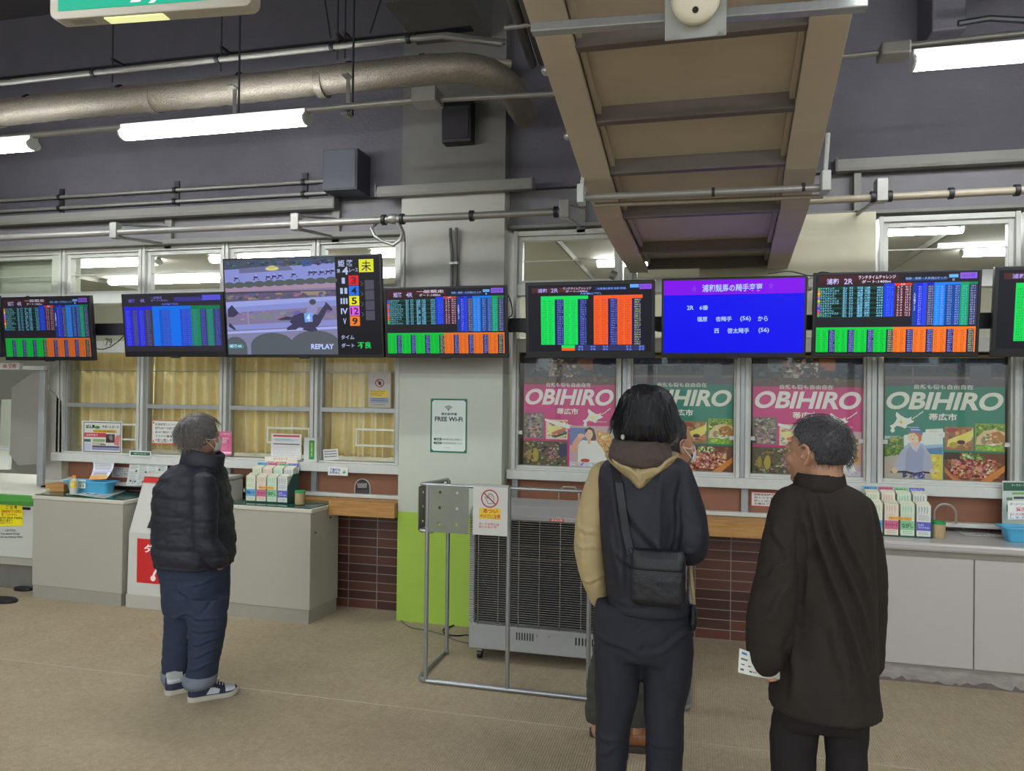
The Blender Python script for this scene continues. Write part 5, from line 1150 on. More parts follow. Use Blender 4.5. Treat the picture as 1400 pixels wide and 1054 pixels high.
def pink(A):
    q = lambda x, y: ((x-105)/815., y/1010.)
    def rect(x0, y0, x1, y1, c): a = q(x0, y0); b_ = q(x1, y1); A.rect(*a, *b_, c)
    def poly(p, c): A.poly([q(*t) for t in p], c)
    def blob(x, y, rx, ry, c, n=12, j=.05): u, v = q(x, y); A.blob(u, v, rx/815., ry/1010., c, n, j)
    def nb(x0, y0, x1, y1, cols, n, s, j=.35): a = q(x0, y0); b_ = q(x1, y1); A.noiseblock(*a, *b_, cols, n, s/815., .8, j)
    wc = (214, 208, 214)
    rect(105, 0, 920, 1010, (186, 52, 122)); A.lay()
    # dinner photograph at the head, with the glass reflection painted into its colours
    rect(105, 0, 920, 180, (58, 54, 66)); rect(105, 180, 920, 245, (92, 66, 58)); A.lay(); rect(215, 10, 330, 120, (110, 118, 130)); rect(330, 20, 430, 170, (142, 122, 106)); rect(600, 10, 720, 110, (150, 92, 66)); rect(730, 0, 920, 180, (38, 42, 66)); rect(430, 40, 610, 150, (88, 68, 64)); rect(105, 0, 200, 170, (52, 56, 72))
    nb(320, 0, 620, 180, [(130, 100, 84), (180, 170, 160), (64, 50, 52), (90, 80, 90)], 70, 20); nb(105, 60, 920, 240, [(70, 62, 70), (100, 84, 78), (58, 56, 66)], 60, 22); A.lv += .2
    # food photos
    rect(105, 510, 290, 745, (110, 100, 100)); nb(105, 510, 290, 745, [(150, 130, 125), (92, 84, 84), (178, 150, 150), (80, 66, 62), (120, 120, 110)], 160, 17)
    A.lay(); rect(310, 570, 505, 750, (206, 190, 170)); nb(310, 570, 505, 750, [(214, 190, 170), (188, 96, 76), (226, 206, 160), (150, 150, 120), (90, 110, 120)], 50, 22); A.lay(); poly([(310, 640), (420, 620), (470, 650), (350, 690)], (220, 204, 140)); poly([(360, 690), (480, 640), (500, 660), (380, 712)], (196, 96, 80)); poly([(370, 720), (500, 680), (500, 700), (390, 738)], (70, 76, 50)); poly([(300, 560), (640, 640), (635, 655), (560, 660), (400, 620), (300, 580)], (222, 220, 226)); A.lay()
    rect(105, 768, 505, 1005, (92, 84, 66)); nb(105, 768, 505, 1005, [(120, 108, 60), (70, 62, 54), (160, 150, 120), (54, 50, 56), (110, 80, 66), (84, 90, 60)], 240, 17); A.lay(); blob(370, 880, 52, 70, (120, 86, 84)); nb(320, 820, 425, 940, [(150, 120, 120), (90, 60, 62), (190, 170, 170)], 40, 13); rect(430, 790, 500, 900, (54, 56, 90)); blob(220, 900, 26, 60, (170, 150, 70)); blob(160, 900, 20, 50, (150, 132, 60)); A.lay()
    # woman
    rect(525, 620, 915, 1005, (186, 160, 170)); A.lay(); rect(525, 640, 680, 800, (96, 116, 168)); poly([(760, 660), (905, 690), (905, 900), (820, 880), (770, 760)], (196, 146, 96)); A.lay()
    nb(760, 670, 905, 900, [(222, 180, 120), (150, 96, 60), (200, 150, 110), (236, 214, 160)], 50, 16); A.lay(); poly([(655, 655), (700, 628), (740, 650), (760, 720), (755, 765), (715, 760), (668, 700)], (74, 50, 46)); A.lay()
    poly([(600, 780), (640, 750), (700, 756), (760, 752), (820, 830), (850, 880), (900, 1005), (600, 1005)], (212, 212, 220)); poly([(535, 840), (555, 770), (615, 690), (650, 715), (600, 800), (590, 850), (560, 870)], (206, 156, 134)); blob(628, 712, 34, 20, (214, 166, 142)); blob(696, 695, 34, 48, (222, 180, 158), 18, 0); poly([(680, 735), (715, 735), (712, 780), (690, 790)], (210, 166, 146)); A.lay()
    blob(684, 690, 5, 3, (70, 50, 50), 6); blob(708, 688, 5, 3, (70, 50, 50), 6); poly([(682, 714), (704, 714), (694, 720)], (190, 80, 80)); poly([(655, 655), (700, 628), (735, 650), (720, 660), (690, 652), (668, 690)], (74, 50, 46)); blob(665, 938, 40, 18, (176, 60, 44)); poly([(525, 952), (915, 952), (915, 1005), (525, 1005)], (196, 190, 206)); poly([(600, 1000), (640, 960), (656, 962), (620, 1003)], (84, 110, 170)); blob(665, 934, 40, 14, (186, 70, 50))
    nb(530, 955, 900, 1003, [(214, 206, 214), (150, 160, 200), (190, 170, 170)], 30, 14); A.lay(); A.lay()
    A.text('自然も街も自由自在', *q(310, 228), *q(708, 268), wc, .02)
    A.text('OBIHIRO', *q(122, 284), *q(908, 434), wc, .034, .045, res=5); A.text('帯広市', *q(407, 460), *q(600, 520), (232, 226, 232), .03)
    hokkaido(A, *q(690, 462), .215, .82)
def teal(A, flip=True):
    q = lambda x, y: ((x-90)/948., y/1030.)
    def rect(x0, y0, x1, y1, c): a = q(x0, y0); b_ = q(x1, y1); A.rect(*a, *b_, c)
    def poly(p, c): A.poly([q(*t) for t in p], c)
    def blob(x, y, rx, ry, c, n=12, j=.05): u, v = q(x, y); A.blob(u, v, rx/948., ry/1030., c, n, j)
    def nb(x0, y0, x1, y1, cols, n, s, j=.35): a = q(x0, y0); b_ = q(x1, y1); A.noiseblock(*a, *b_, cols, n, s/948., .9, j)
    wc = (206, 206, 200)
    rect(90, 0, 1038, 1030, (40, 120, 106)); A.lay()
    rect(90, 0, 1038, 130, (50, 56, 70)); rect(90, 130, 1038, 160, (62, 64, 62)); rect(90, 155, 1038, 178, (112, 100, 108)); rect(90, 178, 1038, 236, (84, 76, 90)); A.lay()  # head picture with the landscape mirrored in the glass painted into it
    nb(90, 0, 1038, 60, [(58, 70, 96), (50, 60, 84), (44, 52, 72)], 70, 28); nb(90, 40, 1038, 130, [(46, 50, 54), (52, 56, 62), (38, 44, 50)], 120, 22); A.lay(); rect(210, 60, 520, 66, (100, 110, 120)); rect(312, 70, 320, 210, (104, 108, 112)); rect(765, 62, 930, 180, (84, 88, 98)); A.lay()
    # cyclist
    rect(90, 660, 560, 1020, (150, 176, 204)); A.lay(); poly([(90, 690), (240, 655), (250, 800), (90, 838)], (76, 108, 48)); nb(90, 660, 245, 830, [(60, 96, 36), (110, 140, 60), (84, 116, 44), (140, 160, 90)], 110, 17); poly([(250, 650), (430, 620), (556, 660), (556, 720), (250, 740)], (206, 220, 232)); poly([(400, 760), (556, 745), (556, 806), (400, 800)], (86, 130, 176)); rect(400, 806, 556, 1020, (216, 190, 80)); poly([(90, 838), (260, 810), (420, 830), (480, 1020), (90, 1020)], (176, 166, 156)); nb(470, 815, 556, 1015, [(226, 200, 70), (196, 186, 60), (236, 214, 110)], 50, 16); A.lay()
    poly([(160, 930), (215, 800), (285, 715), (330, 700), (400, 720), (455, 800), (490, 930), (430, 960), (250, 965), (200, 945)], (168, 172, 198)); A.lay(); poly([(265, 800), (300, 730), (400, 735), (410, 800), (400, 950), (260, 950)], (150, 156, 192)); poly([(290, 715), (330, 700), (380, 720), (350, 790), (320, 770)], (188, 192, 214)); poly([(310, 710), (362, 705), (345, 770)], (216, 176, 156)); A.lay()
    blob(325, 660, 44, 54, (228, 190, 168), 20, 0); poly([(285, 640), (300, 612), (360, 620), (392, 640), (388, 690), (366, 712), (362, 660), (330, 630)], (176, 108, 70)); A.lay(); poly([(280, 632), (286, 600), (320, 580), (370, 588), (398, 615), (396, 650), (370, 632), (320, 620)], (84, 112, 176)); A.lay(); poly([(300, 598), (370, 600), (380, 610), (300, 608)], (170, 180, 206)); blob(308, 655, 5, 3, (60, 40, 40), 6); blob(333, 653, 5, 3, (60, 40, 40), 6); poly([(305, 682), (330, 680), (318, 690)], (196, 90, 80))
    poly([(140, 960), (260, 950), (340, 965), (400, 950), (500, 955), (505, 968), (400, 968), (340, 985), (250, 968), (140, 972)], (50, 54, 66)); blob(175, 950, 26, 24, (226, 186, 164)); blob(478, 948, 26, 24, (226, 186, 164)); poly([(345, 985), (405, 955), (415, 1010), (350, 1015)], (52, 76, 150)); nb(230, 960, 420, 1015, [(60, 70, 110), (110, 120, 150), (180, 186, 200), (50, 60, 120)], 40, 14); A.lay()
    # speech bubble
    poly([(420, 598), (556, 588), (560, 620), (632, 618), (634, 655), (505, 666), (500, 640), (422, 636)], (222, 230, 232)); A.lay(); A.text('ペダルをこぐ', *q(440, 604), *q(545, 624), (130, 140, 150), .0, res=1); A.text('たびに、幸せ。', *q(520, 634), *q(622, 650), (130, 140, 150), .0, res=1); A.lv -= 1
    # photos
    rect(572, 572, 796, 768, (150, 106, 76)); A.lay(); nb(575, 575, 795, 765, [(170, 120, 84), (130, 90, 70), (186, 140, 96)], 40, 26); A.lay(); poly([(590, 740), (600, 680), (780, 600), (792, 570), (796, 640), (780, 680), (700, 720)], (228, 196, 120)); poly([(600, 700), (640, 660), (770, 620), (790, 636), (740, 672), (640, 700)], (236, 204, 104)); blob(640, 725, 36, 26, (170, 150, 50)); blob(700, 700, 34, 18, (90, 50, 76)); blob(625, 600, 48, 20, (150, 60, 56)); A.lay()
    rect(808, 540, 1038, 770, (120, 150, 60)); A.lay(); nb(808, 540, 1038, 660, [(90, 120, 40), (130, 156, 60), (70, 96, 36), (176, 186, 90)], 90, 18); nb(808, 710, 1038, 770, [(136, 176, 60), (120, 160, 50), (150, 186, 80)], 50, 18); A.lay(); poly([(812, 715), (825, 650), (880, 600), (960, 585), (1038, 610), (1038, 715)], (206, 180, 140)); poly([(905, 690), (920, 620), (990, 600), (1036, 640), (1036, 690)], (170, 116, 66)); blob(880, 680, 26, 34, (140, 128, 110)); blob(940, 705, 34, 18, (216, 214, 206)); nb(870, 620, 1000, 715, [(190, 140, 90), (120, 90, 66), (210, 190, 160)], 30, 13); A.lay()
    rect(568, 785, 1038, 1022, (112, 70, 52)); A.lay(); nb(568, 785, 1038, 1022, [(120, 74, 50), (96, 60, 50), (140, 92, 60)], 60, 28); A.lay(); rect(568, 785, 690, 845, (66, 52, 46)); nb(700, 785, 880, 860, [(96, 130, 60), (140, 170, 80), (200, 210, 180), (60, 90, 40)], 70, 16)
    nb(610, 830, 990, 1005, [(176, 100, 92), (140, 60, 54), (206, 140, 130), (110, 44, 40), (190, 120, 96), (222, 180, 160)], 330, 18); A.lay(); poly([(850, 1015), (1038, 880), (1038, 930), (930, 1020)], (206, 130, 70)); poly([(572, 905), (640, 985), (720, 1018), (640, 1018), (572, 950)], (196, 120, 70)); A.lay(); A.lay()
    A.text('自然も街も自由自在', *q(326, 222), *q(792, 262), wc, .02)
    A.text('OBIHIRO', *q(104, 284), *q(1022, 434), wc, .034, .045, res=5); A.text('帯広市', *q(444, 462), *q(666, 522), (230, 232, 226), .03)
    hokkaido(A, *q(185, 455), .205, .90)
for lab, pxa, pxb, fn_, seed in (('magenta OBIHIRO poster left, between the column and the standing woman', 716, 840.5, pink, 1), ('teal OBIHIRO poster half hidden behind the standing woman', 865.5, 1002, teal, 2), ('magenta OBIHIRO poster behind the man in the brown coat', 1029, 1179, pink, 3), ('teal OBIHIRO poster with a cyclist, fully visible at right', 1209.5, 1374, teal, 4)):
    random.seed(seed); Y = 5.20
    pxm = (pxa+pxb)/2; xa, xb = WX(pxa, 570, Y), WX(pxb, 570, Y); z1_ = WZ(pxm, 489.5, Y); z0_ = WZ(pxm, {716: 643, 865.5: 651, 1029: 658, 1209.5: 667.5}[pxa], Y)
    z0_ = max(z0_, 1.118)
    e = thing('tourism_poster', lab, 'poster', ((xa+xb)/2, Y, z0_), 'tourism posters in the windows')
    A = Art(rectfn(xa, xb, z0_, z1_, Y), .0003); fn_(A); A.c = [tuple(min(255, int(q_*1.18+4)) for q_ in c_) for c_ in A.c]; A.build('print', PRINTG, e)
    MB().box(xa, xb, Y+.0005, Y+.003, z0_, z1_+.02).build('backing', mat('poster_backing', 'b9a98a', .7), e)
# dim brown blind behind the poster windows
m_bl = mat('brown_blind', '7a6a52', .8, 0, .1, 6)
for k, (a, b_) in enumerate(((706, 850), (858, 1011), (1019, 1188), (1198, 1388))):
    o = MB().box(WX(a, 570, 5.3)+.004, WX(b_, 570, 5.3), 5.26, 5.27, 1.11, 1.99).build('roller_blind', m_bl); tag(o, 'brown blind right behind the poster '+['beside the column', 'hidden by the woman', 'behind the man in brown', 'with the cyclist'][k], 'blind', 'brown blinds behind the posters')
# ================================================================== HEATER AND GUARD RAIL
m_heat = mat('heater_grey_enamel', 'a2a3a0', .4, .1, .03, 6); m_wire = mat('chromed_wire', 'b9bbba', .22, .9)
m_hin = mat('heater_inside', '121316', .55, .2, .15, 9)
hx0, hx1, hy0, hy1 = -1.352, -.22, 4.42, 4.84
e = thing('gas_heater', 'large grey radiant heater on casters behind the tube guard rail', 'heater', ((hx0+hx1)/2, (hy0+hy1)/2, 0))
zb_, zg0, zg1, zt_ = .075, .225, .872, .945
MB().box(hx0, hx1, hy0, hy1, zb_, zg0).build('base_cabinet', m_heat, e, bevel=.005)
g = MB()
for i in range(7): x = hx0+.30+.0165*i; g.box(x, x+.007, hy0-.002, hy0, .15, .195)
g.build('vent_slots', m_black, e); g = MB()
for i in range(15): x = hx0+.66+.0215*i*.92; g.box(x, x+.008, hy0-.002, hy0, .15, .195)
g.build('vent_slots', m_black, e)
for x in (hx0+.43, hx0+.50): MB().tube([(x, hy0-.004, .185), (x, hy0, .185)], .005, 10).build('screw', m_wire, e)
MB().box(hx0, hx0+.03, hy0, hy0+.03, zg0, zg1).build('corner_post', m_heat, e); MB().box(hx1-.03, hx1, hy0, hy0+.03, zg0, zg1).build('corner_post', m_heat, e)
MB().box(hx0+.005, hx1-.005, hy0+.06, hy1, zg0, zg1).build('burner_body', m_hin, e)
for z in (.62, .70): MB().box(hx0+.25, hx1-.08, hy0+.045, hy0+.06, z, z+.012).build('burner_bar', mat('burner_brass', '4a4638', .5, .3), e)
MB().prism([(hx0-.004, hy0-.006, zg1), (hx0-.004, hy0-.006, zg1+.028), (hx0-.004, hy0+.08, zt_), (hx0-.004, hy1, zt_), (hx0-.004, hy1, zg1)], (hx1-hx0+.008, 0, 0)).build('top_hood', m_heat, e, bevel=.004)
g = MB(); z = zg0+.008
while z < zg1-.004:
    g.tube([(hx0+.004, hy0+.10, z), (hx0+.004, hy0-.006, z), (hx1-.004, hy0-.006, z), (hx1-.004, hy0+.10, z)], .0022, 5); z += .0138
for i in range(9):
    x = hx0+.06+i*(hx1-hx0-.12)/8; g.tube([(x, hy0-.009, zg0), (x, hy0-.009, zg1)], .0025, 6)
g.build('wire_grille', m_wire, e)
A = Art(rectfn(hx0+.50, hx0+.585, zg1+.004, zg1+.02, hy0-.0065)); A.rect(0, 0, 1, 1, (206, 60, 50)); A.lay(); A.text('高温注意', .1, .15, .9, .85, (240, 220, 210), .02, res=1); A.build('warning_label', PRINT, e)
for x, y in ((hx0+.06, hy0+.05), (hx1-.06, hy0+.05), (hx0+.06, hy1-.05), (hx1-.06, hy1-.05)):
    c = MB(); c.tube([(x-.012, y, .03), (x+.012, y, .03)], .03, 18).build('caster_wheel', m_black, e, smooth=30)
    MB().box(x-.018, x+.018, y-.02, y+.03, .05, .077).build('caster_fork', m_wire, e, bevel=.002)
def wz(a): return a
# guard rail
e = thing('guard_rail', 'silver tube guard rail with steel plates in front of the heater', 'guard rail', (-.78, 4.0, 0))
T = .0125; gy0, gy1 = 4.0, 4.50; gl, gr = -1.505, -.03; zt2 = 1.118
def rc(p, q, r_, c): pass
def round_path(pts, rad, k=6):
    out = [Vector(pts[0])]
    for i in range(1, len(pts)-1):
        p, a, b_ = Vector(pts[i]), Vector(pts[i-1]), Vector(pts[i+1]); u = (a-p).normalized(); v = (b_-p).normalized(); s_ = p+u*rad; t_ = p+v*rad
        for j in range(k+1): t = j/k; out.append((1-t)**2*s_+2*t*(1-t)*p+t*t*t_)
    out.append(Vector(pts[-1])); return out
MB().tube(round_path([(gl-.02, gy1, .016), (gl-.02, gy0, .016), (gr, gy0, .016), (gr, gy1, .016)], .07), T*1.05, 12).build('floor_rail', m_galv, e, smooth=40)
MB().tube(round_path([(gl-.02, gy1, zt2-.03), (gl-.02, gy0, zt2), (gr, gy0, zt2), (gr, gy1, zt2-.03)], .05), T*.8, 12).build('top_rail', m_galv, e, smooth=40)
MB().tube(round_path([(gl-.02, gy1, .85), (gl-.02, gy0, .855), (-1.44, gy0, .855)], .04), T*.8, 12).build('middle_rail', m_galv, e, smooth=40)
for x, y, a in ((-1.475, gy0, zt2), (-1.51, gy1-.03, zt2-.03), (-1.0, gy0, zt2), (-.555, gy0, zt2), (-.06, gy0, zt2), (gr, gy1-.03, zt2-.03)):
    MB().tube([(x, y, .016), (x, y, a)], T, 12).build('upright', m_galv, e, smooth=40)
def plate_with_holes(w_, h, holes, r_, th):
    cu = bpy.data.curves.new('t', 'CURVE'); cu.dimensions = '2D'; cu.fill_mode = 'BOTH'; cu.extrude = th/2
    def sp(pts):
        s_ = cu.splines.new('POLY'); s_.points.add(len(pts)-1); s_.use_cyclic_u = True
        for i, p in enumerate(pts): s_.points[i].co = (*p, 0, 1)
    sp([(0, 0), (w_, 0), (w_, h), (0, h)])
    for hx, hz in holes: sp([(hx+r_*math.cos(2*math.pi*k/20), hz+r_*math.sin(2*math.pi*k/20)) for k in range(20)])
    ob = bpy.data.objects.new('t', cu); COL.objects.link(ob); dg = bpy.context.evaluated_depsgraph_get(); dg.update()
    me = bpy.data.meshes.new_from_object(ob.evaluated_get(dg)); V = [tuple(v.co) for v in me.vertices]; F = [list(p.vertices) for p in me.polygons]
    bpy.data.objects.remove(ob); bpy.data.curves.remove(cu); bpy.data.meshes.remove(me); return V, F
m_plate = mat('olive_brushed_plate', '84887a', .35, .35, .08, 5)
V, F = plate_with_holes(.235, .262, [(.068, .225), (.168, .225), (.066, .138), (.168, .138), (.064, .048), (.166, .048)], .0085, .003)
MB().add([(-1.463+a, gy0-.016+c, .855+b_) for a, b_, c in V], F).build('perforated_plate', m_plate, e)
V, F = plate_with_holes(.44, .25, [(.07, .21), (.20, .21), (.07, .13), (.20, .13), (.07, .045), (.20, .045), (.35, .21), (.35, .13), (.35, .045)], .0085, .003)
MB().add([(gl-.036+c, gy0+.03+a, .85+b_) for a, b_, c in V], F).build('perforated_plate', m_plate, e)
# warning sign hung on it
sx0, sx1, sz0, sz1 = WX(646.5, 695, gy0-.03), WX(694.5, 695, gy0-.03), WZ(670, 732, gy0-.03), WZ(670, 664, gy0-.03)
e2 = thing('warning_sign', 'white and yellow do-not-touch sign hanging on the guard rail', 'warning sign', ((sx0+sx1)/2, gy0-.03, sz0))
MB().box(sx0, sx1, gy0-.032, gy0-.028, sz0, sz1).build('sign_board', m_white_frame, e2, bevel=.001)
MB().box(sx0-.004, sx1+.004, gy0-.034, gy0-.018, sz1-.006, sz1+.006).build('hanging_lip', m_galv, e2)
A = Art(rectfn(sx0, sx1, sz0, sz1, gy0-.0325)); A.rect(.01, .01, .99, .99, (206, 206, 198)); A.lay(); rd = (172, 40, 50)
dkh = (60, 80, 76); asp = (sx1-sx0)/(sz1-sz0)
hand = [(.44, .36), (.38, .27), (.35, .24), (.38, .22), (.43, .26), (.44, .19), (.455, .165), (.475, .18), (.49, .155), (.51, .155), (.525, .175), (.545, .165), (.56, .18), (.57, .21), (.59, .20), (.60, .22), (.60, .29), (.575, .36)]
for i in range(len(hand)):
    a, b_ = hand[i], hand[(i+1) % len(hand)]; dx, dy = b_[0]-a[0], (b_[1]-a[1])/asp; L_ = math.hypot(dx, dy); nx_, ny_ = -dy/L_*.008, dx/L_*.008*asp
    A.poly([(a[0]+nx_, a[1]+ny_), (b_[0]+nx_, b_[1]+ny_), (b_[0]-nx_, b_[1]-ny_), (a[0]-nx_, a[1]-ny_)], dkh)
for u in (.475, .51, .545): A.rect(u-.004, .18, u+.004, .26, dkh)
A.lay(); A.ring(.485, .26, .25, .215, rd, asp); A.poly([(.30, .155), (.33, .14), (.665, .36), (.64, .38)], rd)
A.rect(.19, .45, .80, .67, (232, 196, 40)); A.lay(); A.text('あつい', .30, .465, .72, .55, (190, 70, 40), .035); A.text('やけどに注意', .21, .575, .79, .655, (190, 70, 40), .025); A.text('ガードの中には\nはいらないで!', .18, .745, .76, .855, (186, 60, 64), .025)
A.build('print', PRINT, e2)
# cords on the floor
def floor_cord(label, pts, r_=.004, m_=None): return cable(label, [Vector(FZ(a, b_, r_))+Vector((0, 0, 0)) for a, b_ in pts], r_, m_)
floor_cord('thin grey cord lying on the carpet along the foot of the green column', [(544, 838), (547, 846), (560, 857), (585, 862), (607, 868), (625, 876), (644, 880)], .004, m_darkcol)
cable('thicker black cord looping on the carpet beside the heater', [(hx0+.01, 4.75, .10), Vector(FZ(636, 850, .006)), Vector(FZ(615, 857, .006)), Vector(FZ(606, 861, .006)), Vector(FZ(610, 867, .006)), Vector(FZ(625, 869, .006)), Vector(FZ(642, 869, .006)), (hx0+.03, 4.5, .08)], .006)
# ================================================================== PEOPLE
def fbm(p, s=1., o=3):
    v = 0; a = 1
    for _ in range(o): v += a*mnoise.noise(Vector(p)*s); s *= 2.03; a *= .5
    return v
def remeshed(mb, vox, sm=4):
    me = bpy.data.meshes.new('t'); me.from_pydata([tuple(p) for p in mb.v], [], mb.f); me.update()
    ob = bpy.data.objects.new('t', me); COL.objects.link(ob)
    bmx = bmesh.new(); bmx.from_mesh(me); bmesh.ops.recalc_face_normals(bmx, faces=bmx.faces); bmx.to_mesh(me); bmx.free()
    md = ob.modifiers.new('r', 'REMESH'); md.mode = 'VOXEL'; md.voxel_size = vox
    if sm: s_ = ob.modifiers.new('s', 'SMOOTH'); s_.factor = .5; s_.iterations = sm
    dg = bpy.context.evaluated_depsgraph_get(); dg.update()
    out = bpy.data.meshes.new_from_object(ob.evaluated_get(dg)); bpy.data.objects.remove(ob); bpy.data.meshes.remove(me)
    return out
def shaped(name, mb, m_, parent, vox=.009, sm=4, disp=None, label=None):
    me = remeshed(mb, vox, sm); me.name = name; n = len(me.vertices)
    co = np.empty(n*3); me.vertices.foreach_get('co', co); co = co.reshape(-1, 3)
    if disp:
        no = np.empty(n*3); me.vertices.foreach_get('normal', no); no = no.reshape(-1, 3)
        d = np.array([disp(co[i], no[i]) for i in range(n)]); co = co+no*d[:, None]
    off = np.array(parent_loc(parent)) if parent is not None else np.array([(co[:, 0].min()+co[:, 0].max())/2, (co[:, 1].min()+co[:, 1].max())/2, co[:, 2].min()])
    me.vertices.foreach_set('co', (co-off).ravel()); me.materials.clear()
    for q in (m_ if isinstance(m_, (list, tuple)) else [m_]): me.materials.append(q)
    me.polygons.foreach_set('material_index', [0]*len(me.polygons)); me.shade_smooth(); me.update()
    o = bpy.data.objects.new(name, me); COL.objects.link(o)
    if parent is not None: o.parent = parent
    else: o.location = tuple(off)
    if label: o['label'] = label
    return o
def ringpx(y, xl, xr, Y, hd, n=28, p=2.3, dy=0.):
    a = P(xl, y, Y); b_ = P(xr, y, Y); c = (a+b_)/2+Vector((0, dy, 0)); hw = (b_.x-a.x)/2; out = []
    for k in range(n):
        t = 2*math.pi*k/n; cs, sn = math.cos(t), math.sin(t)
        out.append(Vector((c.x+hw*math.copysign(abs(cs)**(2/p), cs), c.y+hd*math.copysign(abs(sn)**(2/p), sn), c.z)))
    return out
def loftpx(mb, rows, Y, **k):
    """rows (y, left x, right x, half depth[, shift in depth]) read off the photo's outline; the body gets its own depth"""
    mb.loft([ringpx(r[0], r[1], r[2], Y, r[3], dy=(r[4] if len(r) > 4 else 0), **k) for r in rows]); return mb
def limbpx(mb, pts, n=18, flat=1.): return mb.tube([P(a, b_, Y) for a, b_, Y, r_ in pts], [r_ for *_, r_ in pts], n, flat=flat)
def smoothpath(pts, k=4):
    """Catmull-Rom through (point, radius)"""
    out = []
    for i in range(len(pts)-1):
        q = [pts[max(0, i-1)], pts[i], pts[i+1], pts[min(len(pts)-1, i+2)]]
        for j in range(k):
            t = j/k; f = lambda a, b_, c, d: .5*((2*b_)+(c-a)*t+(2*a-5*b_+4*c-d)*t*t+(3*b_-a-3*c+d)*t**3)
            out.append((f(*[Vector(x[0]) for x in q]), f(*[x[1] for x in q])))
    out.append((Vector(pts[-1][0]), pts[-1][1])); return out
def limb(mb, pts, n=18):
    q = smoothpath(pts); mb.tube([a for a, _ in q], [b_ for _, b_ in q], n); mb.ball(q[0][0], q[0][1]*.98, 14, 10); mb.ball(q[-1][0], q[-1][1]*.9, 14, 10); return mb
def hand(mb, wrist, direc, normal, side=1, s=1., curl=.5):
    """palm with four unequal fingers and a thumb leaving the side of the palm"""
    d = Vector(direc).normalized(); nrm = Vector(normal); nrm = (nrm-d*nrm.dot(d)).normalized(); sd = d.cross(nrm).normalized()*side
    w_ = Vector(wrist); pc = w_+d*.045*s
    M = Matrix((sd, d, nrm)).transposed()
    mb.ball(pc, (.040*s, .050*s, .016*s), 16, 12, M=M)
    for i, (o, L_, r_) in enumerate(((-.030, .066, .0085), (-.010, .074, .009), (.010, .069, .0088), (.029, .055, .0078))):
        p = pc+sd*o*s+d*.036*s; dd = d.copy(); pts = [(p-d*.01, r_*s)]
        for sgm, fr in enumerate((.45, .32, .26)):
            ang = curl*(.35+.45*sgm); dd = (d*math.cos(ang)+nrm*math.sin(ang)).normalized(); p = p+dd*L_*fr*s; pts.append((p.copy(), r_*s*(1-.1*sgm)))
        mb.tube([a for a, _ in pts], [b_ for _, b_ in pts], 10); mb.ball(pts[-1][0], pts[-1][1], 10, 8)
    t0 = w_+d*.02*s-sd*.030*s; t1 = t0+(d*.6-sd*.75+nrm*.3).normalized()*.034*s; t2 = t1+(d*.9-sd*.25+nrm*.4).normalized()*.03*s
    mb.tube([t0, t1, t2], [.012*s, .0105*s, .0085*s], 10); mb.ball(t2, .0085*s, 10, 8)
def head_frame(fwd):
    f = Vector(fwd).normalized(); s_ = f.cross(Vector((0, 0, 1))).normalized(); u = s_.cross(f).normalized(); return s_, f, u
def head(mb, C, fwd, s=1., neck_to=None):
    """skull centre C; frame: side, forward, up"""
    s_, f, u = head_frame(fwd); M = Matrix((s_, f, u)).transposed(); C = Vector(C)
    def at(a, b_, c): return C+(s_*a+f*b_+u*c)*s
    B = lambda a, b_, c, r_, nu=22, nv=16: mb.ball(at(a, b_, c), tuple(x*s for x in r_), nu, nv, M=M)
    B(0, -.012, .02, (.074, .094, .088), 30, 22); B(0, .03, -.02, (.062, .058, .075)); B(0, .035, -.062, (.050, .050, .040)); B(0, .066, -.088, (.026, .024, .020))
    B(0, .078, .012, (.050, .018, .016)); B(-.036, .058, -.028, (.024, .026, .024)); B(.036, .058, -.028, (.024, .026, .024))
    mb.tube([at(0, .085, .008), at(0, .100, -.018), at(0, .104, -.030)], [.009*s, .012*s, .014*s], 10); B(0, .098, -.034, (.017, .013, .011)); B(-.012, .088, -.036, (.010, .010, .008)); B(.012, .088, -.036, (.010, .010, .008))
    B(0, .086, -.056, (.026, .012, .008)); B(0, .083, -.068, (.022, .013, .009))
    for k in (-1, 1):
        B(k*.073, -.010, -.010, (.007, .016, .028)); mb.tube([at(k*.076, .006, .006), at(k*.082, .003, .020), at(k*.086, -.010, .026), at(k*.089, -.024, .018), at(k*.088, -.028, .0), at(k*.083, -.020, -.020), at(k*.079, -.008, -.034), at(k*.075, .0, -.036)], [.004*s, .005*s, .0055*s, .006*s, .0055*s, .005*s, .007*s, .006*s], 8); B(k*.078, .004, -.012, (.006, .005, .008))
    if neck_to is not None: limb(mb, [(at(0, -.022, -.03), .058*s), (at(0, -.026, -.08), .056*s), (Vector(neck_to), .062*s)])
    return at, M
def eyes(parent, at, s=1.):
    m_e = mat('eye_white', 'd9d4cc', .2); m_p = mat('eye_dark', '1a1412', .15)
    for k in (-1, 1):
        MB().ball(at(k*.030, .069, .004), .0120*s, 16, 12).build('eye', m_e, parent, smooth=True); MB().ball(at(k*.030, .0775, .003), .006*s, 12, 8).build('iris', m_p, parent, smooth=True)
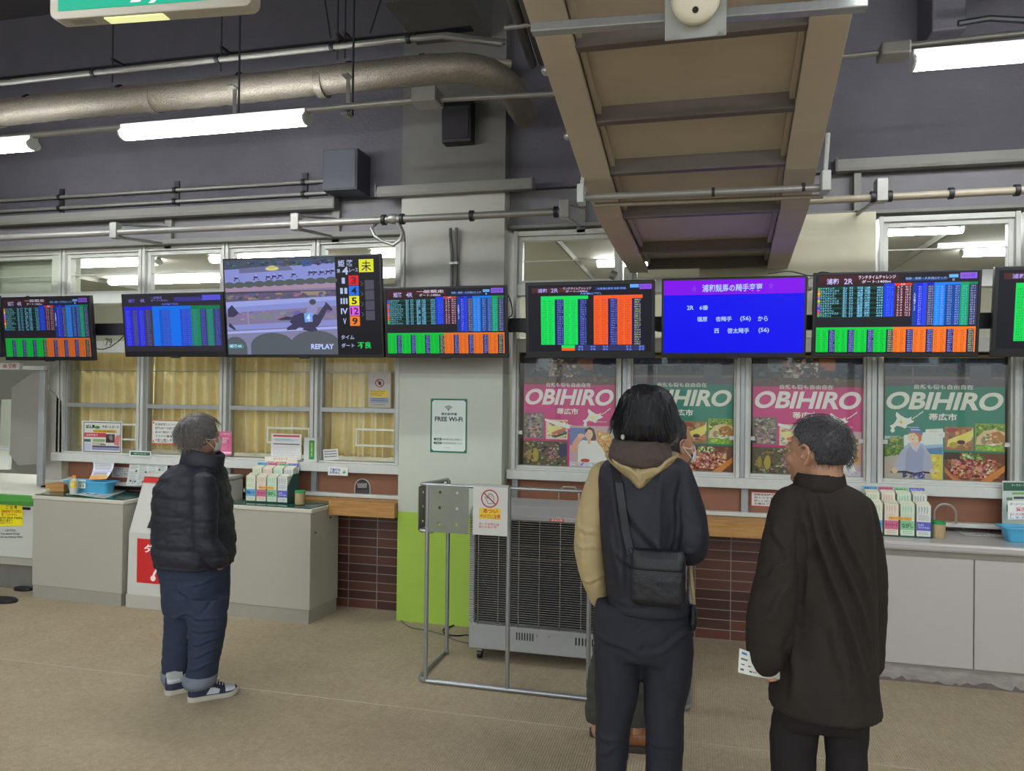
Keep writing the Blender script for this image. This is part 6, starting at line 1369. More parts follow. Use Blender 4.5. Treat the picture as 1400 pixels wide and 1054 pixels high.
def hair_shell(at, M, s, inside, rad=(.083, .103, .098), grow=.0, amp=.004, freq=60., nu=110, nv=80, stretch=(1, 1, 1)):
    """scalp of hair: ellipsoid over the skull, sunk below the skin wherever inside(side, fwd, up) says face"""
    mb = MB(); C = at(0, -.012, .02); vs = []; 
    for i in range(nv+1):
        t = math.pi*i/nv
        for k in range(nu):
            a = 2*math.pi*k/nu; d = (math.sin(t)*math.cos(a), math.sin(t)*math.sin(a), math.cos(t))
            h = inside(*d); q = (.87+.13*h)
            nz = mnoise.noise(Vector((d[0]*freq/10*stretch[0], d[1]*freq/10*stretch[1], d[2]*freq/10*stretch[2])))+.5*mnoise.noise(Vector((d[0]*freq/4, d[1]*freq/4, d[2]*freq/10)))
            L_ = Vector((d[0]*rad[0]*s, d[1]*rad[1]*s, d[2]*rad[2]*s))*q*(1+grow*h)+Vector(d)*nz*amp*h
            vs.append(C+M @ L_)
    fs = []
    for i in range(nv):
        for k in range(nu): fs.append((i*nu+k, (i+1)*nu+k, (i+1)*nu+(k+1) % nu, i*nu+(k+1) % nu))
    return mb.add(vs, fs)
def sstep(a, b_, x): t = max(0, min(1, (x-a)/(b_-a))); return t*t*(3-2*t)
def strands(mb, roots, flow, length, r_=.0011, seg=6, jit=.15, rnd=None, stick=.2):
    """tapered hairs: roots [(point, normal)], flow(point) -> direction"""
    for p, nrm in roots:
        p = Vector(p)+Vector(nrm)*.001; L_ = length*rnd.uniform(.6, 1.2); pts = [p.copy()]; d = Vector(flow(p)); j = Vector((rnd.uniform(-1, 1), rnd.uniform(-1, 1), rnd.uniform(-1, 1)))*jit
        for k in range(seg):
            d2 = (d+j*(k/seg)+Vector(nrm)*stick*(1-k/seg)).normalized(); p = p+d2*L_/seg; pts.append(p.copy())
        mb.tube(pts, [r_*(1-.8*k/seg) for k in range(len(pts))], 3)
def hairmat(name, c1, c2, scale=(60, 60, 8)):
    if name in MATS: return MATS[name]
    m_ = mat(name, c1, .42, 0, 0, 9, vstretch=scale, col2=c2, bump=.5, bscale=250, spec=.45); return m_
def sneaker(parent, heel, toe, w_=.092, side=1, navy='272c42', name='shoe'):
    """low sneaker with pale toe and side panel; heel and toe are floor points"""
    h, t = Vector((heel[0], heel[1], 0)), Vector((toe[0], toe[1], 0)); f = (t-h).normalized(); s_ = Vector((f.y, -f.x, 0)); L_ = (t-h).length
    def outl(z, k, grow=0., a0=0., a1=1.):
        prof = [(0, .0), (.02, .55), (.10, .82), (.30, .80), (.55, .86), (.72, 1.0), (.88, .86), (.97, .50), (1., 0)]
        pts = []
        for a, b_ in prof: pts.append(h+f*L_*(a0+(a1-a0)*a)+s_*(b_*w_/2*k+grow*(b_ > 0))+Vector((0, 0, z)))
        for a, b_ in prof[::-1][1:-1]: pts.append(h+f*L_*(a0+(a1-a0)*a)-s_*(b_*w_/2*k+grow*(b_ > 0))+Vector((0, 0, z)))
        return pts
    sh = MB().loft([outl(.0, .97), outl(.006, 1.02), outl(.024, 1.02), outl(.028, .98)]).build(name, mat('cream_rubber_sole', 'b9b6a6', .6), parent, smooth=40)
    mb = MB(); rg = []
    for a in [i/16 for i in range(17)]:
        hh = .028+ (.062 if a < .32 else .062*(1-sstep(.32, .66, a))+.028*(sstep(.32, .66, a)))*(1-.55*sstep(.86, 1.02, a)) + (.0 if a > .05 else -.006)
        ww = w_/2*np.interp(a, [0, .06, .3, .55, .72, .9, 1], [.45, .80, .80, .86, .97, .80, .35])
        c = h+f*L_*(.012+a*.965); tw = ww*(.62 if a < .5 else .72)
        rg.append([c+s_*ww+Vector((0, 0, .024)), c+s_*ww*1.01+Vector((0, 0, .024+(hh-.02)*.45)), c+s_*tw+Vector((0, 0, hh+.012)), c+s_*tw*.3+Vector((0, 0, hh+.022)), c-s_*tw*.3+Vector((0, 0, hh+.022)), c-s_*tw+Vector((0, 0, hh+.012)), c-s_*ww*1.01+Vector((0, 0, .024+(hh-.02)*.45)), c-s_*ww+Vector((0, 0, .024))])
    return sh, rg, f, s_, h, L_
m_skin = mat('skin_tan', 'b08468', .5, 0, .06, 25, .15, 200); m_skin2 = mat('skin_pale', 'b38c74', .5, 0, .06, 25, .15, 200)
# ---------------------------------------------------------------- MAN IN BROWN COAT (right)
random.seed(21); rnd = random.Random(5)
m_coat = mat('dark_brown_wool_coat', '2c2722', .85, 0, .10, 14, .35, 260, spec=.25); m_trs = mat('dark_charcoal_trousers', '242121', .85, 0, .08, 12, .3, 220, spec=.25)
Y3 = 2.5
base3 = thing('person', 'standing person in a long dark brown coat, head turned left, holding a paper low', 'person', (WX(1122, 900, Y3), Y3, 0))
bd = MB()
HC3 = P(1117, 618, 2.5); at3, M3 = head(bd, HC3, (-.76, .65, .0), .98, P(1122, 668, 2.52))
loftpx(bd, [(668, 1098, 1150, .05), (690, 1078, 1176, .09), (760, 1082, 1186, .10), (850, 1084, 1184, .10), (920, 1078, 1180, .10), (955, 1090, 1165, .07)], Y3)
for xs_ in ((1086, 1084, 1085), (1160, 1158, 1155)): limb(bd, [(P(xs_[0], 985, Y3), .042), (P(xs_[1], 1080, Y3), .040), (P(xs_[2], 1180, Y3+.01), .035)])
limb(bd, [(P(1086, 700, 2.46), .045), (P(1060, 800, 2.44), .038), (P(1046, 882, 2.42), .026)]); limb(bd, [(P(1176, 700, 2.54), .045), (P(1186, 800, 2.56), .038), (P(1190, 905, 2.56), .026)])
hand(bd, P(1045, 880, 2.42), (P(1039, 920, 2.43)-P(1045, 880, 2.42)), (.9, .1, .2), 1, .92, 1.5)
hand(bd, P(1190, 905, 2.56), (0, .05, -1), (-1, 0, 0), -1, .95, .5)
shaped('body', bd, m_skin, base3, .0032, 2); eyes(base3, at3, .98)
# coat
c = MB()
loftpx(c, [(658, 1096, 1150, .055, .0), (664, 1082, 1164, .075), (672, 1070, 1180, .09), (684, 1064, 1188, .108), (705, 1064, 1193, .122), (740, 1070, 1196, .13), (790, 1074, 1197, .135), (840, 1072, 1198, .14), (880, 1066, 1199, .146), (920, 1056, 1200, .15), (950, 1050, 1203, .152), (966, 1050, 1206, .152)], Y3)
limb(c, [(P(1084, 692, 2.46), .066), (P(1073, 740, 2.43), .068), (P(1062, 800, 2.41), .070), (P(1053, 850, 2.40), .070), (P(1046, 902, 2.41), .055)])
limb(c, [(P(1172, 700, 2.55), .060), (P(1184, 760, 2.57), .058), (P(1188, 830, 2.58), .056), (P(1188, 912, 2.58), .046)])
folds = [((1112, 700), (1190, 960), .010, .014), ((1128, 690), (1198, 900), .009, .012), ((1150, 700), (1199, 840), .010, .010), ((1100, 690), (1110, 760), .012, .010), ((1105, 720), (1104, 830), .012, .009), ((1090, 870), (1086, 960), .014, .010), ((1140, 860), (1160, 965), .012, .006), ((1070, 770), (1040, 800), .010, .006), ((1078, 800), (1038, 850), .010, .006), ((1060, 720), (1078, 770), .010, .006)]
def mkfolds(fl, Yf, gain=1.):
    L_ = []
    for a, b_, w_, amp in fl: A_, B_ = P(*a, Yf), P(*b_, Yf); L_.append(((A_.x, A_.z), (B_.x, B_.z), w_, amp*gain))
    return L_
def foldd(L_, co, no):
    if no[1] > .3: return 0.
    d = 0.
    for (ax, az), (bx_, bz), w_, amp in L_:
        ex, ez = bx_-ax, bz-az; l2 = ex*ex+ez*ez; t = ((co[0]-ax)*ex+(co[2]-az)*ez)/l2
        if t < -.15 or t > 1.15: continue
        q = ((co[0]-ax)*(-ez)+(co[2]-az)*ex)/math.sqrt(l2); q += .006*math.sin(t*7)
        tp = sstep(-.15, .12, t)*(1-sstep(.8, 1.15, t)); d += amp*tp*(math.exp(-(q/w_)**2)-.6*math.exp(-((q+1.6*w_)/w_)**2))
    return d*min(1, .6-no[1])
F3 = mkfolds(folds, 2.36, 1.5)
shaped('coat', c, m_coat, base3, .008, 3, lambda p, n: foldd(F3, p, n)+.005*fbm((p[0]*1.5, p[1]*1.5, p[2]*.6), 5.)+.0012*fbm(p, 40., 2))
cl = MB(); 
rg = []
for z_, k, w_ in ((668, 1.12, .072), (660, 1.06, .068), (649, 1.0, .066), (646, .96, .060), (648, .90, .058), (662, .86, .05)):
    rg.append(ringpx(z_, 1121-34*k, 1121+34*k, 2.505, .078*k+.004, n=32, p=2.1))
cl.loft(rg, caps=False); o = cl.build('coat_collar', m_coat, base3, smooth=True); md = o.modifiers.new('t', 'SOLIDIFY'); md.thickness = .008
t_ = MB(); loftpx(t_, [(955, 1060, 1190, .11), (975, 1058, 1188, .115), (990, 1057, 1187, .09)], Y3)
limb(t_, [(P(1088, 985, Y3), .072), (P(1084, 1020, Y3), .069), (P(1084, 1060, Y3), .068), (P(1085, 1130, Y3), .062), (P(1087, 1212, Y3+.02), .056)]); limb(t_, [(P(1157, 985, Y3), .066), (P(1158, 1020, Y3), .062), (P(1157, 1060, Y3), .060), (P(1153, 1130, Y3), .062), (P(1153, 1212, Y3+.02), .056)])
shaped('trousers', t_, m_trs, base3, .007, 3, lambda p, n: .006*fbm((p[0]*2, p[1]*2, p[2]*1.6), 4.)+.002*fbm(p, 22., 2))
for xx in (1087, 1153):
    c_ = P(xx, 1230, Y3+.02); q = MB(); q.loft([[Vector((c_.x+.048*k*math.cos(2*math.pi*i/20), c_.y+.05+.14*k*math.sin(2*math.pi*i/20)*(1-.12*(math.sin(2*math.pi*i/20) > 0)), z)) for i in range(20)] for z, k in ((0, 1), (.02, 1.02), (.05, .85), (.075, .5))]).build('shoe', mat('black_leather', '1d1b1b', .35), base3, smooth=True)
def in3(s_, f, u):
    lim = np.interp(u, [-.3, -.05, .12, .30, .50, .75, 1], [.02, .14, .26, .50, .74, 1.1, 1.6])
    fh = sstep(lim+.06, lim-.06, f)
    nape = sstep(-.66, -.54, u) if f < -.25 else sstep(-.30, -.10, u)
    ear = 1-sstep(.72, .86, abs(s_))*(1-sstep(.14, .30, abs(u+.32)))*(1-sstep(.08, .22, abs(f+.02)))
    return max(0, min(1, fh*nape*ear))
m_h3 = hairmat('greying_black_hair', '1d1c20', '4d4c50', (40, 40, 14))
hs = hair_shell(at3, M3, .98, in3, (.0785, .100, .096), .0, .003, 90.)
hb = hs.build('hair', m_h3, base3, smooth=True)
st = MB(); C3 = at3(0, -.012, .02); roots = []
for _ in range(2600):
    d = Vector((rnd.gauss(0, 1), rnd.gauss(0, 1), rnd.gauss(0, 1))).normalized()
    if in3(*d) < .7: continue
    p = C3+M3 @ Vector((d[0]*.079, d[1]*.101, d[2]*.098)); roots.append((p, (M3 @ d)))
crown = C3+M3 @ Vector((0, -.05, .085))
strands(st, roots, lambda p: ((p-crown).normalized()+Vector((0, 0, -.5))).normalized(), .015, .0008, 4, .35, rnd, .55)
st.build('hair_strands', m_h3, hb)
# slip of paper in his hand
pp_ = [P(1011, 886, 2.37), P(1068, 903, 2.43), P(1069, 929, 2.43), P(1009, 919, 2.36)]
A = Art(lambda u, v, h: tuple(pp_[0].lerp(pp_[1], u).lerp(pp_[3].lerp(pp_[2], u), v)+Vector((0, -h-.012*math.sin(u*3.1), 0))), 2e-5)
for k in range(8): A.rect(k/8, 0, (k+1)/8, 1, (206, 208, 198))
A.lay(); 
for (u, v, w_, h, c_) in ((.06, .10, .12, .10, (60, 110, 170)), (.05, .36, .15, .07, (70, 80, 90)), (.06, .60, .22, .05, (70, 80, 90)), (.05, .80, .25, .08, (60, 70, 70)), (.36, .55, .1, .08, (130, 140, 140)), (.30, .80, .12, .07, (180, 150, 150)), (.5, .75, .1, .05, (150, 150, 150))): A.rect(u, v, u+w_, v+h, c_)
o = A.build('betting_paper', PRINT); tag(o, 'small printed paper held low in the left hand of the brown-coated man', 'paper'); md = o.modifiers.new('t', 'SOLIDIFY'); md.thickness = .0006
# ---------------------------------------------------------------- WOMAN / PERSON IN NAVY JACKET (centre)
random.seed(31); rnd = random.Random(9)
m_navy = mat('charcoal_navy_nylon', '26272f', .6, 0, .06, 10, .2, 200, spec=.3); m_tan = mat('tan_sleeve_cloth', 'a8966c', .7, 0, .05, 12, .2, 200); m_pant = mat('dark_slate_trousers', '26272f', .8, 0, .06, 10, .2, 220, spec=.3)
Y2 = 2.7
base2 = thing('person', 'standing person seen from behind with black bob hair, navy jacket and one tan sleeve', 'person', (WX(882, 900, Y2), Y2, 0))
bd = MB(); HC2 = P(886, 578, 2.68); at2, M2 = head(bd, HC2, (.05, 1, .08), .97, P(880, 640, 2.70))
loftpx(bd, [(640, 858, 904, .05), (660, 830, 926, .075), (740, 838, 912, .09), (800, 838, 926, .09), (850, 828, 932, .09), (868, 834, 926, .07)], Y2)
for xs_ in ((848, 844, 838, 838), (912, 908, 907, 908)): limb(bd, [(P(xs_[0], 890, Y2), .05), (P(xs_[1], 960, Y2), .045), (P(xs_[2], 1054, Y2), .05), (P(xs_[3], 1140, Y2+.01), .035)])
limb(bd, [(P(826, 655, 2.72), .042), (P(807, 745, 2.72), .034), (P(822, 815, 2.76), .026)]); limb(bd, [(P(928, 655, 2.70), .042), (P(946, 745, 2.66), .034), (P(922, 718, 2.86), .026)])
hand(bd, P(823, 818, 2.77), (.02, .08, -1), (1, .1, 0), 1, .92, .8); hand(bd, P(922, 716, 2.87), (-.25, .9, .35), (-.9, -.2, .2), -1, .92, .9)
shaped('body', bd, m_skin2, base2, .0045, 3); eyes(base2, at2, .97)
j = MB()
loftpx(j, [(622, 846, 908, .065), (630, 828, 928, .085), (640, 820, 938, .10), (655, 817, 939, .112), (690, 818, 934, .118), (740, 822, 930, .12), (780, 827, 932, .122), (810, 831, 941, .126), (828, 833, 946, .128), (834, 834, 946, .126)], Y2)
limb(j, [(P(924, 648, 2.70), .058), (P(939, 695, 2.68), .060), (P(945, 740, 2.66), .060), (P(940, 752, 2.70), .056), (P(926, 733, 2.83), .046)])
f2 = mkfolds([((905, 640), (893, 800), .012, .005), ((930, 665), (922, 760), .009, -.009), ((846, 760), (920, 805), .010, .010), ((855, 690), (925, 790), .012, .008), ((842, 640), (858, 800), .010, -.007), ((835, 730), (850, 820), .012, .007), ((940, 700), (962, 730), .009, .005), ((925, 770), (950, 756), .009, .006), ((840, 824), (945, 826), .006, .005)], 2.58)
shaped('jacket', j, m_navy, base2, .008, 3, lambda p, n: foldd(f2, p, n)+.0045*fbm((p[0], p[1], p[2]*.7), 6.)+.001*fbm(p, 35., 2))
s_ = MB(); limb(s_, [(P(827, 650, 2.725), .057), (P(813, 692, 2.72), .059), (P(807, 742, 2.715), .058), (P(810, 775, 2.72), .053), (P(820, 818, 2.75), .039)])
f2b = mkfolds([((790, 720), (825, 735), .008, .006), ((788, 745), (822, 752), .007, .005), ((792, 690), (800, 780), .006, -.003), ((795, 795), (835, 790), .008, .005)], 2.66)
shaped('sleeve', s_, m_tan, base2, .007, 3, lambda p, n: foldd(f2b, p, n)+.004*fbm(p, 9.)+.001*fbm(p, 40., 2), 'tan sleeve of the navy jacket')
# tan inner hem at her right
q = MB(); q.tube([P(944, 775, 2.66), P(946, 800, 2.64), P(949, 826, 2.63)], [.006, .007, .006], 8).build('jacket_lining', m_tan, base2, smooth=True)
# hood: brown pile and tan back
hd_ = MB(); hd_.loft([ringpx(*r_, n=32, p=2.2) for r_ in ((598, 846, 906, 2.70, .070), (602, 837, 914, 2.69, .105), (612, 832, 918, 2.685, .126), (623, 831, 920, 2.68, .134), (633, 838, 914, 2.68, .130), (640, 850, 903, 2.69, .10))])
shaped('hood_lining', hd_, mat('dark_brown_pile', '4b413b', .9, 0, .18, 30, .6, 120), base2, .006, 2, lambda p, n: .006*fbm(p, 14.)+.003*fbm(p, 40., 2), 'dark brown lining of the hood')
ht = MB(); rg = []
for i_, (y_, xl, xr, hd__, dy) in enumerate(((618, 827, 928, .10, .0), (624, 828, 927, .110, -.004), (634, 836, 919, .118, -.006), (645, 850, 903, .112, -.010), (654, 863, 892, .105, -.012), (662, 872, 883, .098, -.012))):
    r_ = ringpx(y_, xl, xr, 2.69, hd__+.022, n=36, p=2.0, dy=dy)
    if i_ < 3:
        for q_ in r_:
            if q_.y < 2.69: q_.z -= (.046, .036, .018)[i_]*max(0, 1-((q_.x-P(877, 620, 2.6).x)/.105)**2)
    rg.append(r_)
ht.loft(rg)
f2c = mkfolds([((835, 628), (876, 655), .006, .006), ((922, 628), (880, 656), .006, .006), ((876, 640), (877, 660), .004, -.005), ((845, 628), (870, 645), .005, -.004)], 2.55)
shaped('hood', ht, m_tan, base2, .006, 2, lambda p, n: foldd(f2c, p, n)+.003*fbm(p, 16.), 'tan outside of the hood')
# trousers
t_ = MB(); loftpx(t_, [(822, 816, 942, .105), (840, 812, 946, .118), (865, 811, 948, .125), (885, 812, 948, .120), (896, 813, 947, .11)], Y2)
t_.loft([ringpx(y_, a, b_, Y2, h_) for y_, a, b_, h_ in ((885, 812, 880, .105), (910, 813, 877, .10), (940, 814, 874, .094), (970, 815, 868, .088), (1000, 815, 861, .084), (1054, 815, 856, .078), (1100, 816, 856, .074), (1152, 817, 858, .070))])
t_.loft([ringpx(y_, a, b_, Y2, h_) for y_, a, b_, h_ in ((885, 878, 948, .105), (910, 880, 947, .10), (940, 880, 943, .094), (970, 881, 937, .088), (1000, 882, 935, .084), (1054, 882, 933, .078), (1100, 883, 933, .074), (1152, 884, 932, .070))])
f2d = mkfolds([((815, 868), (872, 892), .009, .007), ((945, 868), (886, 893), .009, .007), ((880, 860), (878, 890), .008, -.006), ((818, 1010), (856, 1020), .008, .006), ((820, 1035), (850, 1022), .008, .005), ((884, 1018), (930, 1030), .008, .005), ((835, 900), (840, 980), .012, .004), ((905, 900), (925, 985), .012, .004), ((890, 845), (935, 838), .01, .005), ((866, 880), (878, 850), .01, -.005)], 2.60)
shaped('trousers', t_, m_pant, base2, .008, 4, lambda p, n: foldd(f2d, p, n)+.005*fbm((p[0], p[1], p[2]*.9), 7.)+.0012*fbm(p, 28., 2))
for xx in (838, 908):
    c_ = P(xx, 1160, Y2+.02); q = MB(); q.loft([[Vector((c_.x+.045*k*math.cos(2*math.pi*i/20), c_.y+.05+.13*k*math.sin(2*math.pi*i/20)*(1-.12*(math.sin(2*math.pi*i/20) > 0)), z)) for i in range(20)] for z, k in ((0, 1), (.02, 1.02), (.05, .85), (.075, .5))]).build('shoe', mat('black_leather', '1d1b1b', .35), base2, smooth=True)
# hair
m_h2 = hairmat('black_hair', '08080b', '14151b', (30, 30, 6))
hm = MB(); hm.loft([ringpx(*r_, n=36, p=2.1) for r_ in ((526, 876, 896, 2.68, .03), (529, 865, 905, 2.68, .06), (536, 855, 915, 2.68, .082), (548, 846, 923, 2.68, .10), (565, 841, 927, 2.68, .112), (580, 840, 928, 2.68, .116), (592, 840, 927, 2.685, .112), (600, 843, 923, 2.69, .10), (605, 852, 914, 2.70, .07))])
def hd2(p, n): return .006*fbm((p[0]*6, p[1]*6, p[2]*.8), 5., 3)+.0025*mnoise.noise(Vector((p[0]*110, p[1]*110, p[2]*9)))
hb = shaped('hair', hm, m_h2, base2, .005, 2, hd2)
st = MB(); roots = []; me = hb.data
vv = [(Vector(v.co)+parent_loc(base2), Vector(v.normal)) for v in me.vertices]; vv = [q for q in vv if q[0].y < 2.74 and q[0].z > WZ(880, 585, 2.6)]
crown = P(882, 545, 2.66)+Vector((0, 0, .03))
for _ in range(1300): roots.append(rnd.choice(vv))
def flow2(p): 
    d = Vector((p.x-crown.x, (p.y-crown.y), 0))*3.; return (d+Vector((.10*math.sin(p.x*90), 0, -.9))).normalized()
strands(st, roots, flow2, .048, .0011, 6, .22, rnd, .10); st.build('hair_strands', m_h2, hb)
# pale hair tie / earphone at the left
o = MB().ball(P(851.5, 597.5, 2.60), (.007, .007, .010), 12, 8).build('earphone', mat('pale_earbud', 'c9c9c4', .35), base2, smooth=True)
# shoulder bag with strap
bagb = thing('shoulder_bag', 'black shoulder bag hanging at the back of the person in the navy jacket', 'bag', P(900, 826, 2.55))
m_bag = mat('black_bag_nylon', '17181d', .5, 0, .08, 18, .3, 150)
bg = MB(); loftpx(bg, [(754, 868, 934, .012), (760, 864, 937, .028), (790, 862, 938, .036), (820, 861, 938, .034), (828, 866, 933, .018)], 2.555, p=3.6)
shaped('bag_body', bg, m_bag, bagb, .005, 2, lambda p, n: .003*fbm(p, 14.)+.001*fbm(p, 50., 2))
fl = MB(); loftpx(fl, [(752, 866, 935, .022), (762, 863, 938, .036), (776, 863, 938, .0405), (778, 863, 938, .036)], 2.553, p=3.6); shaped('bag_flap', fl, m_bag, bagb, .0045, 1)
sp_ = [P(838, 634, 2.625), P(846, 660, 2.585), P(851, 695, 2.572), P(856, 730, 2.570), P(863, 758, 2.565)]
rg = []
for i, p in enumerate(sp_): rg.append([p+Vector((-.013, 0, 0)), p+Vector((.013, 0, 0)), p+Vector((.013, .004, 0)), p+Vector((-.013, .004, 0))])
MB().loft(rg).build('bag_strap', m_bag, bagb)
MB().tube([P(861, 749, 2.555), P(866, 762, 2.55)], .006, 8).build('strap_ring', m_blackm, bagb)
pb = thing('phone_pouch', 'small black pouch hanging at the right hip of the person in the navy jacket', 'pouch', P(949, 862, 2.66))
q = MB(); loftpx(q, [(826, 943, 950, .02), (835, 942, 953, .03), (850, 942, 954, .03), (860, 944, 951, .02)], 2.68); shaped('pouch_body', q, m_bag, pb, .004, 2, lambda p, n: .003*fbm(p, 30.))
# ---------------------------------------------------------------- PERSON HIDDEN BEHIND
random.seed(41); rnd = random.Random(12)
Y4 = 3.52
base4 = thing('person', 'older person with mask and brown boots, mostly hidden behind the navy jacket', 'person', (WX(870, 900, Y4), Y4, 0))
bd = MB(); HC4 = P(922, 607, 3.5); at4, M4 = head(bd, HC4, (.80, .58, .05), .98, P(905, 655, 3.54))
loftpx(bd, [(655, 880, 915, .05), (672, 858, 925, .075), (740, 862, 922, .09), (830, 856, 915, .10), (865, 850, 900, .09)], Y4)
for xs_ in ((838, 828, 818), (876, 872, 868)): limb(bd, [(P(xs_[0]+10, 860, Y4), .055), (P(xs_[1]+4, 930, Y4), .042), (P(xs_[2], 1000, Y4), .035)])
limb(bd, [(P(862, 680, Y4), .04), (P(856, 750, Y4), .034), (P(880, 790, Y4-.1), .026)]); limb(bd, [(P(922, 680, Y4+.08), .04), (P(925, 750, Y4+.06), .034), (P(905, 775, Y4), .026)])
hand(bd, P(880, 790, Y4-.1), (1, 0, -.2), (0, 1, 0), 1, .9, .6); hand(bd, P(903, 775, Y4), (-.3, .3, -1), (0, 1, 0), 1, .9, .6)
shaped('body', bd, m_skin, base4, .0045, 3); eyes(base4, at4, .98)
j = MB(); loftpx(j, [(650, 885, 925, .06), (662, 868, 932, .09), (690, 856, 935, .12), (760, 850, 936, .13), (840, 845, 930, .135), (862, 845, 925, .13)], Y4)
limb(j, [(P(866, 685, Y4-.08), .055), (P(862, 745, Y4-.1), .052), (P(885, 785, Y4-.12), .042)]); shaped('jacket', j, mat('dull_olive_jacket', '3f4038', .8, 0, .06, 10), base4, .01, 3, lambda p, n: .006*fbm(p, 7.))
m_ol = mat('olive_grey_trousers', '3f3e36', .85, 0, .08, 12, .3, 200)
t_ = MB(); loftpx(t_, [(850, 826, 912, .12), (880, 822, 908, .12), (900, 814, 900, .11)], Y4)
t_.loft([ringpx(y_, a, b_, Y4, h_) for y_, a, b_, h_ in ((880, 812, 860, .09), (920, 805, 846, .08), (950, 802, 840, .075), (983, 801, 838, .07))]); t_.loft([ringpx(y_, a, b_, Y4-.06, h_) for y_, a, b_, h_ in ((880, 855, 905, .09), (920, 853, 900, .08), (950, 852, 895, .075), (988, 850, 890, .07))])
shaped('trousers', t_, m_ol, base4, .009, 3, lambda p, n: .012*fbm((p[0]*.7, p[1]*.7, p[2]*2.2), 6.)+.004*fbm((p[0], p[1], p[2]*2), 16., 2))
m_boot = mat('tan_leather_boot', '8a5a33', .4, 0, .12, 20, .2, 120)
def boot(parent, heel, toe, hgt=.12, w_=.10):
    h, t = Vector((heel[0], heel[1], 0)), Vector((toe[0], toe[1], 0)); f = (t-h).normalized(); s_ = Vector((f.y, -f.x, 0)); L_ = (t-h).length
    so = MB(); so.loft([[h+f*(L_*(.5+.5*math.cos(a)))+s_*(w_*.5*k*math.copysign(abs(math.sin(a))**.7, math.sin(a)))+Vector((0, 0, z)) for a in [2*math.pi*i/28 for i in range(28)]] for z, k in ((0, .98), (.004, 1.02), (.026, 1.02), (.028, .95))])
    b_ = so.build('boot', mat('dark_boot_sole', '3b3230', .7), parent, smooth=40)
    up = MB(); limb(up, [(h+f*.05+Vector((0, 0, .055)), .042), (h+f*L_*.45+Vector((0, 0, .058)), .044), (h+f*L_*.80+Vector((0, 0, .050)), .040), (h+f*(L_-.045)+Vector((0, 0, .045)), .034)])
    limb(up, [(h+f*.06+Vector((0, 0, .06)), .045), (h+f*.07+Vector((0, 0, hgt)), .048)]); shaped('boot_upper', up, m_boot, b_, .005, 3)
    for k in range(5): p = h+f*(L_*.42+.022*k)+Vector((0, 0, .108-.010*k)); MB().tube([p-s_*.022, p+Vector((0, 0, .006)), p+s_*.022], .0025, 6).build('lace', mat('dark_lace', '2a2320', .8), b_)
    return b_
hl = FZ(806, 1005); boot(base4, (hl[0], hl[1]), (hl[0]+.25, hl[1]+.07)); hl = FZ(838, 1022); boot(base4, (hl[0], hl[1]), (hl[0]+.26, hl[1]+.04))
def in4(s_, f, u):
    fh = sstep(.42, .22, f-.6*max(0, u-.35)) if u > .1 else sstep(.12, .0, f); nape = sstep(-.7, -.5, u) if f < 0 else sstep(-.25, -.05, u)
    return max(0, min(1, fh*nape))
m_h4 = hairmat('dark_grey_hair', '1c1b1f', '3c3a3e', (40, 40, 10))
hb = hair_shell(at4, M4, .98, in4, (.083, .106, .100), .0, .006, 80.).build('hair', m_h4, base4, smooth=True)
m_mask = mat('white_mask', 'd6d4d2', .7)
def face_mask(parent, at, M, s):
    g = MB(); vs = []; n1, n2 = 12, 10
    for i in range(n1+1):
        a = -1+2*i/n1
        for k in range(n2+1):
            v = -1+2*k/n2; vs.append(at(a*.060, .112-.052*a*a-.012*max(0, v)**2*1.2-.012*max(0, -v)**2, -.050-.044*v*(1-.25*a*a)))
    fs = [(i*(n2+1)+k, (i+1)*(n2+1)+k, (i+1)*(n2+1)+k+1, i*(n2+1)+k+1) for i in range(n1) for k in range(n2)]
    o = g.add(vs, fs).build('face_mask', m_mask, parent, smooth=True); md = o.modifiers.new('t', 'SOLIDIFY'); md.thickness = .002
    for k in (-1, 1):
        for z in (-.018, -.082): MB().tube([at(k*.058, .062, z), at(k*.078, .03, (z-.012)/2*1.0-.004), at(k*.084, -.012, -.008)], .0018*s*1.2, 6).build('ear_loop', m_mask, o)
face_mask(base4, at4, M4, .98)
# ---------------------------------------------------------------- MAN IN NAVY QUILTED JACKET (left)
random.seed(51); rnd = random.Random(15)
Y1 = 3.5
base1 = thing('person', 'grey-haired person in a navy quilted jacket and jeans, hands in pockets, facing right', 'person', (WX(265, 900, Y1), Y1, 0))
bd = MB(); HC1 = P(274, 596, 3.5); at1, M1 = head(bd, HC1, (.56, .83, .05), .98, P(272, 634, 3.5))
loftpx(bd, [(634, 258, 290, .05), (655, 240, 290, .12), (720, 240, 290, .12), (780, 244, 290, .10), (806, 248, 286, .08)], Y1)
limb(bd, [(P(254, 800, 3.55), .05), (P(248, 870, 3.58), .045), (P(243, 925, 3.58), .036)]); limb(bd, [(P(280, 800, 3.46), .05), (P(281, 870, 3.43), .045), (P(275, 928, 3.43), .036)])
limb(bd, [(P(280, 665, 3.36), .04), (P(278, 730, 3.34), .034), (P(293, 752, 3.36), .026)]); limb(bd, [(P(268, 665, 3.66), .04), (P(290, 730, 3.64), .034), (P(296, 752, 3.58), .026)])
hand(bd, P(290, 752, 3.40), (.12, .25, -1), (0, 1, 0), 1, .85, .7); hand(bd, P(292, 752, 3.56), (.12, -.2, -1), (0, -1, 0), 1, .85, .7)
shaped('body', bd, m_skin, base1, .0045, 3); eyes(base1, at1, .98)
m_quilt = mat('navy_quilted_nylon', '191c29', .6, 0, .08, 12, .25, 120)
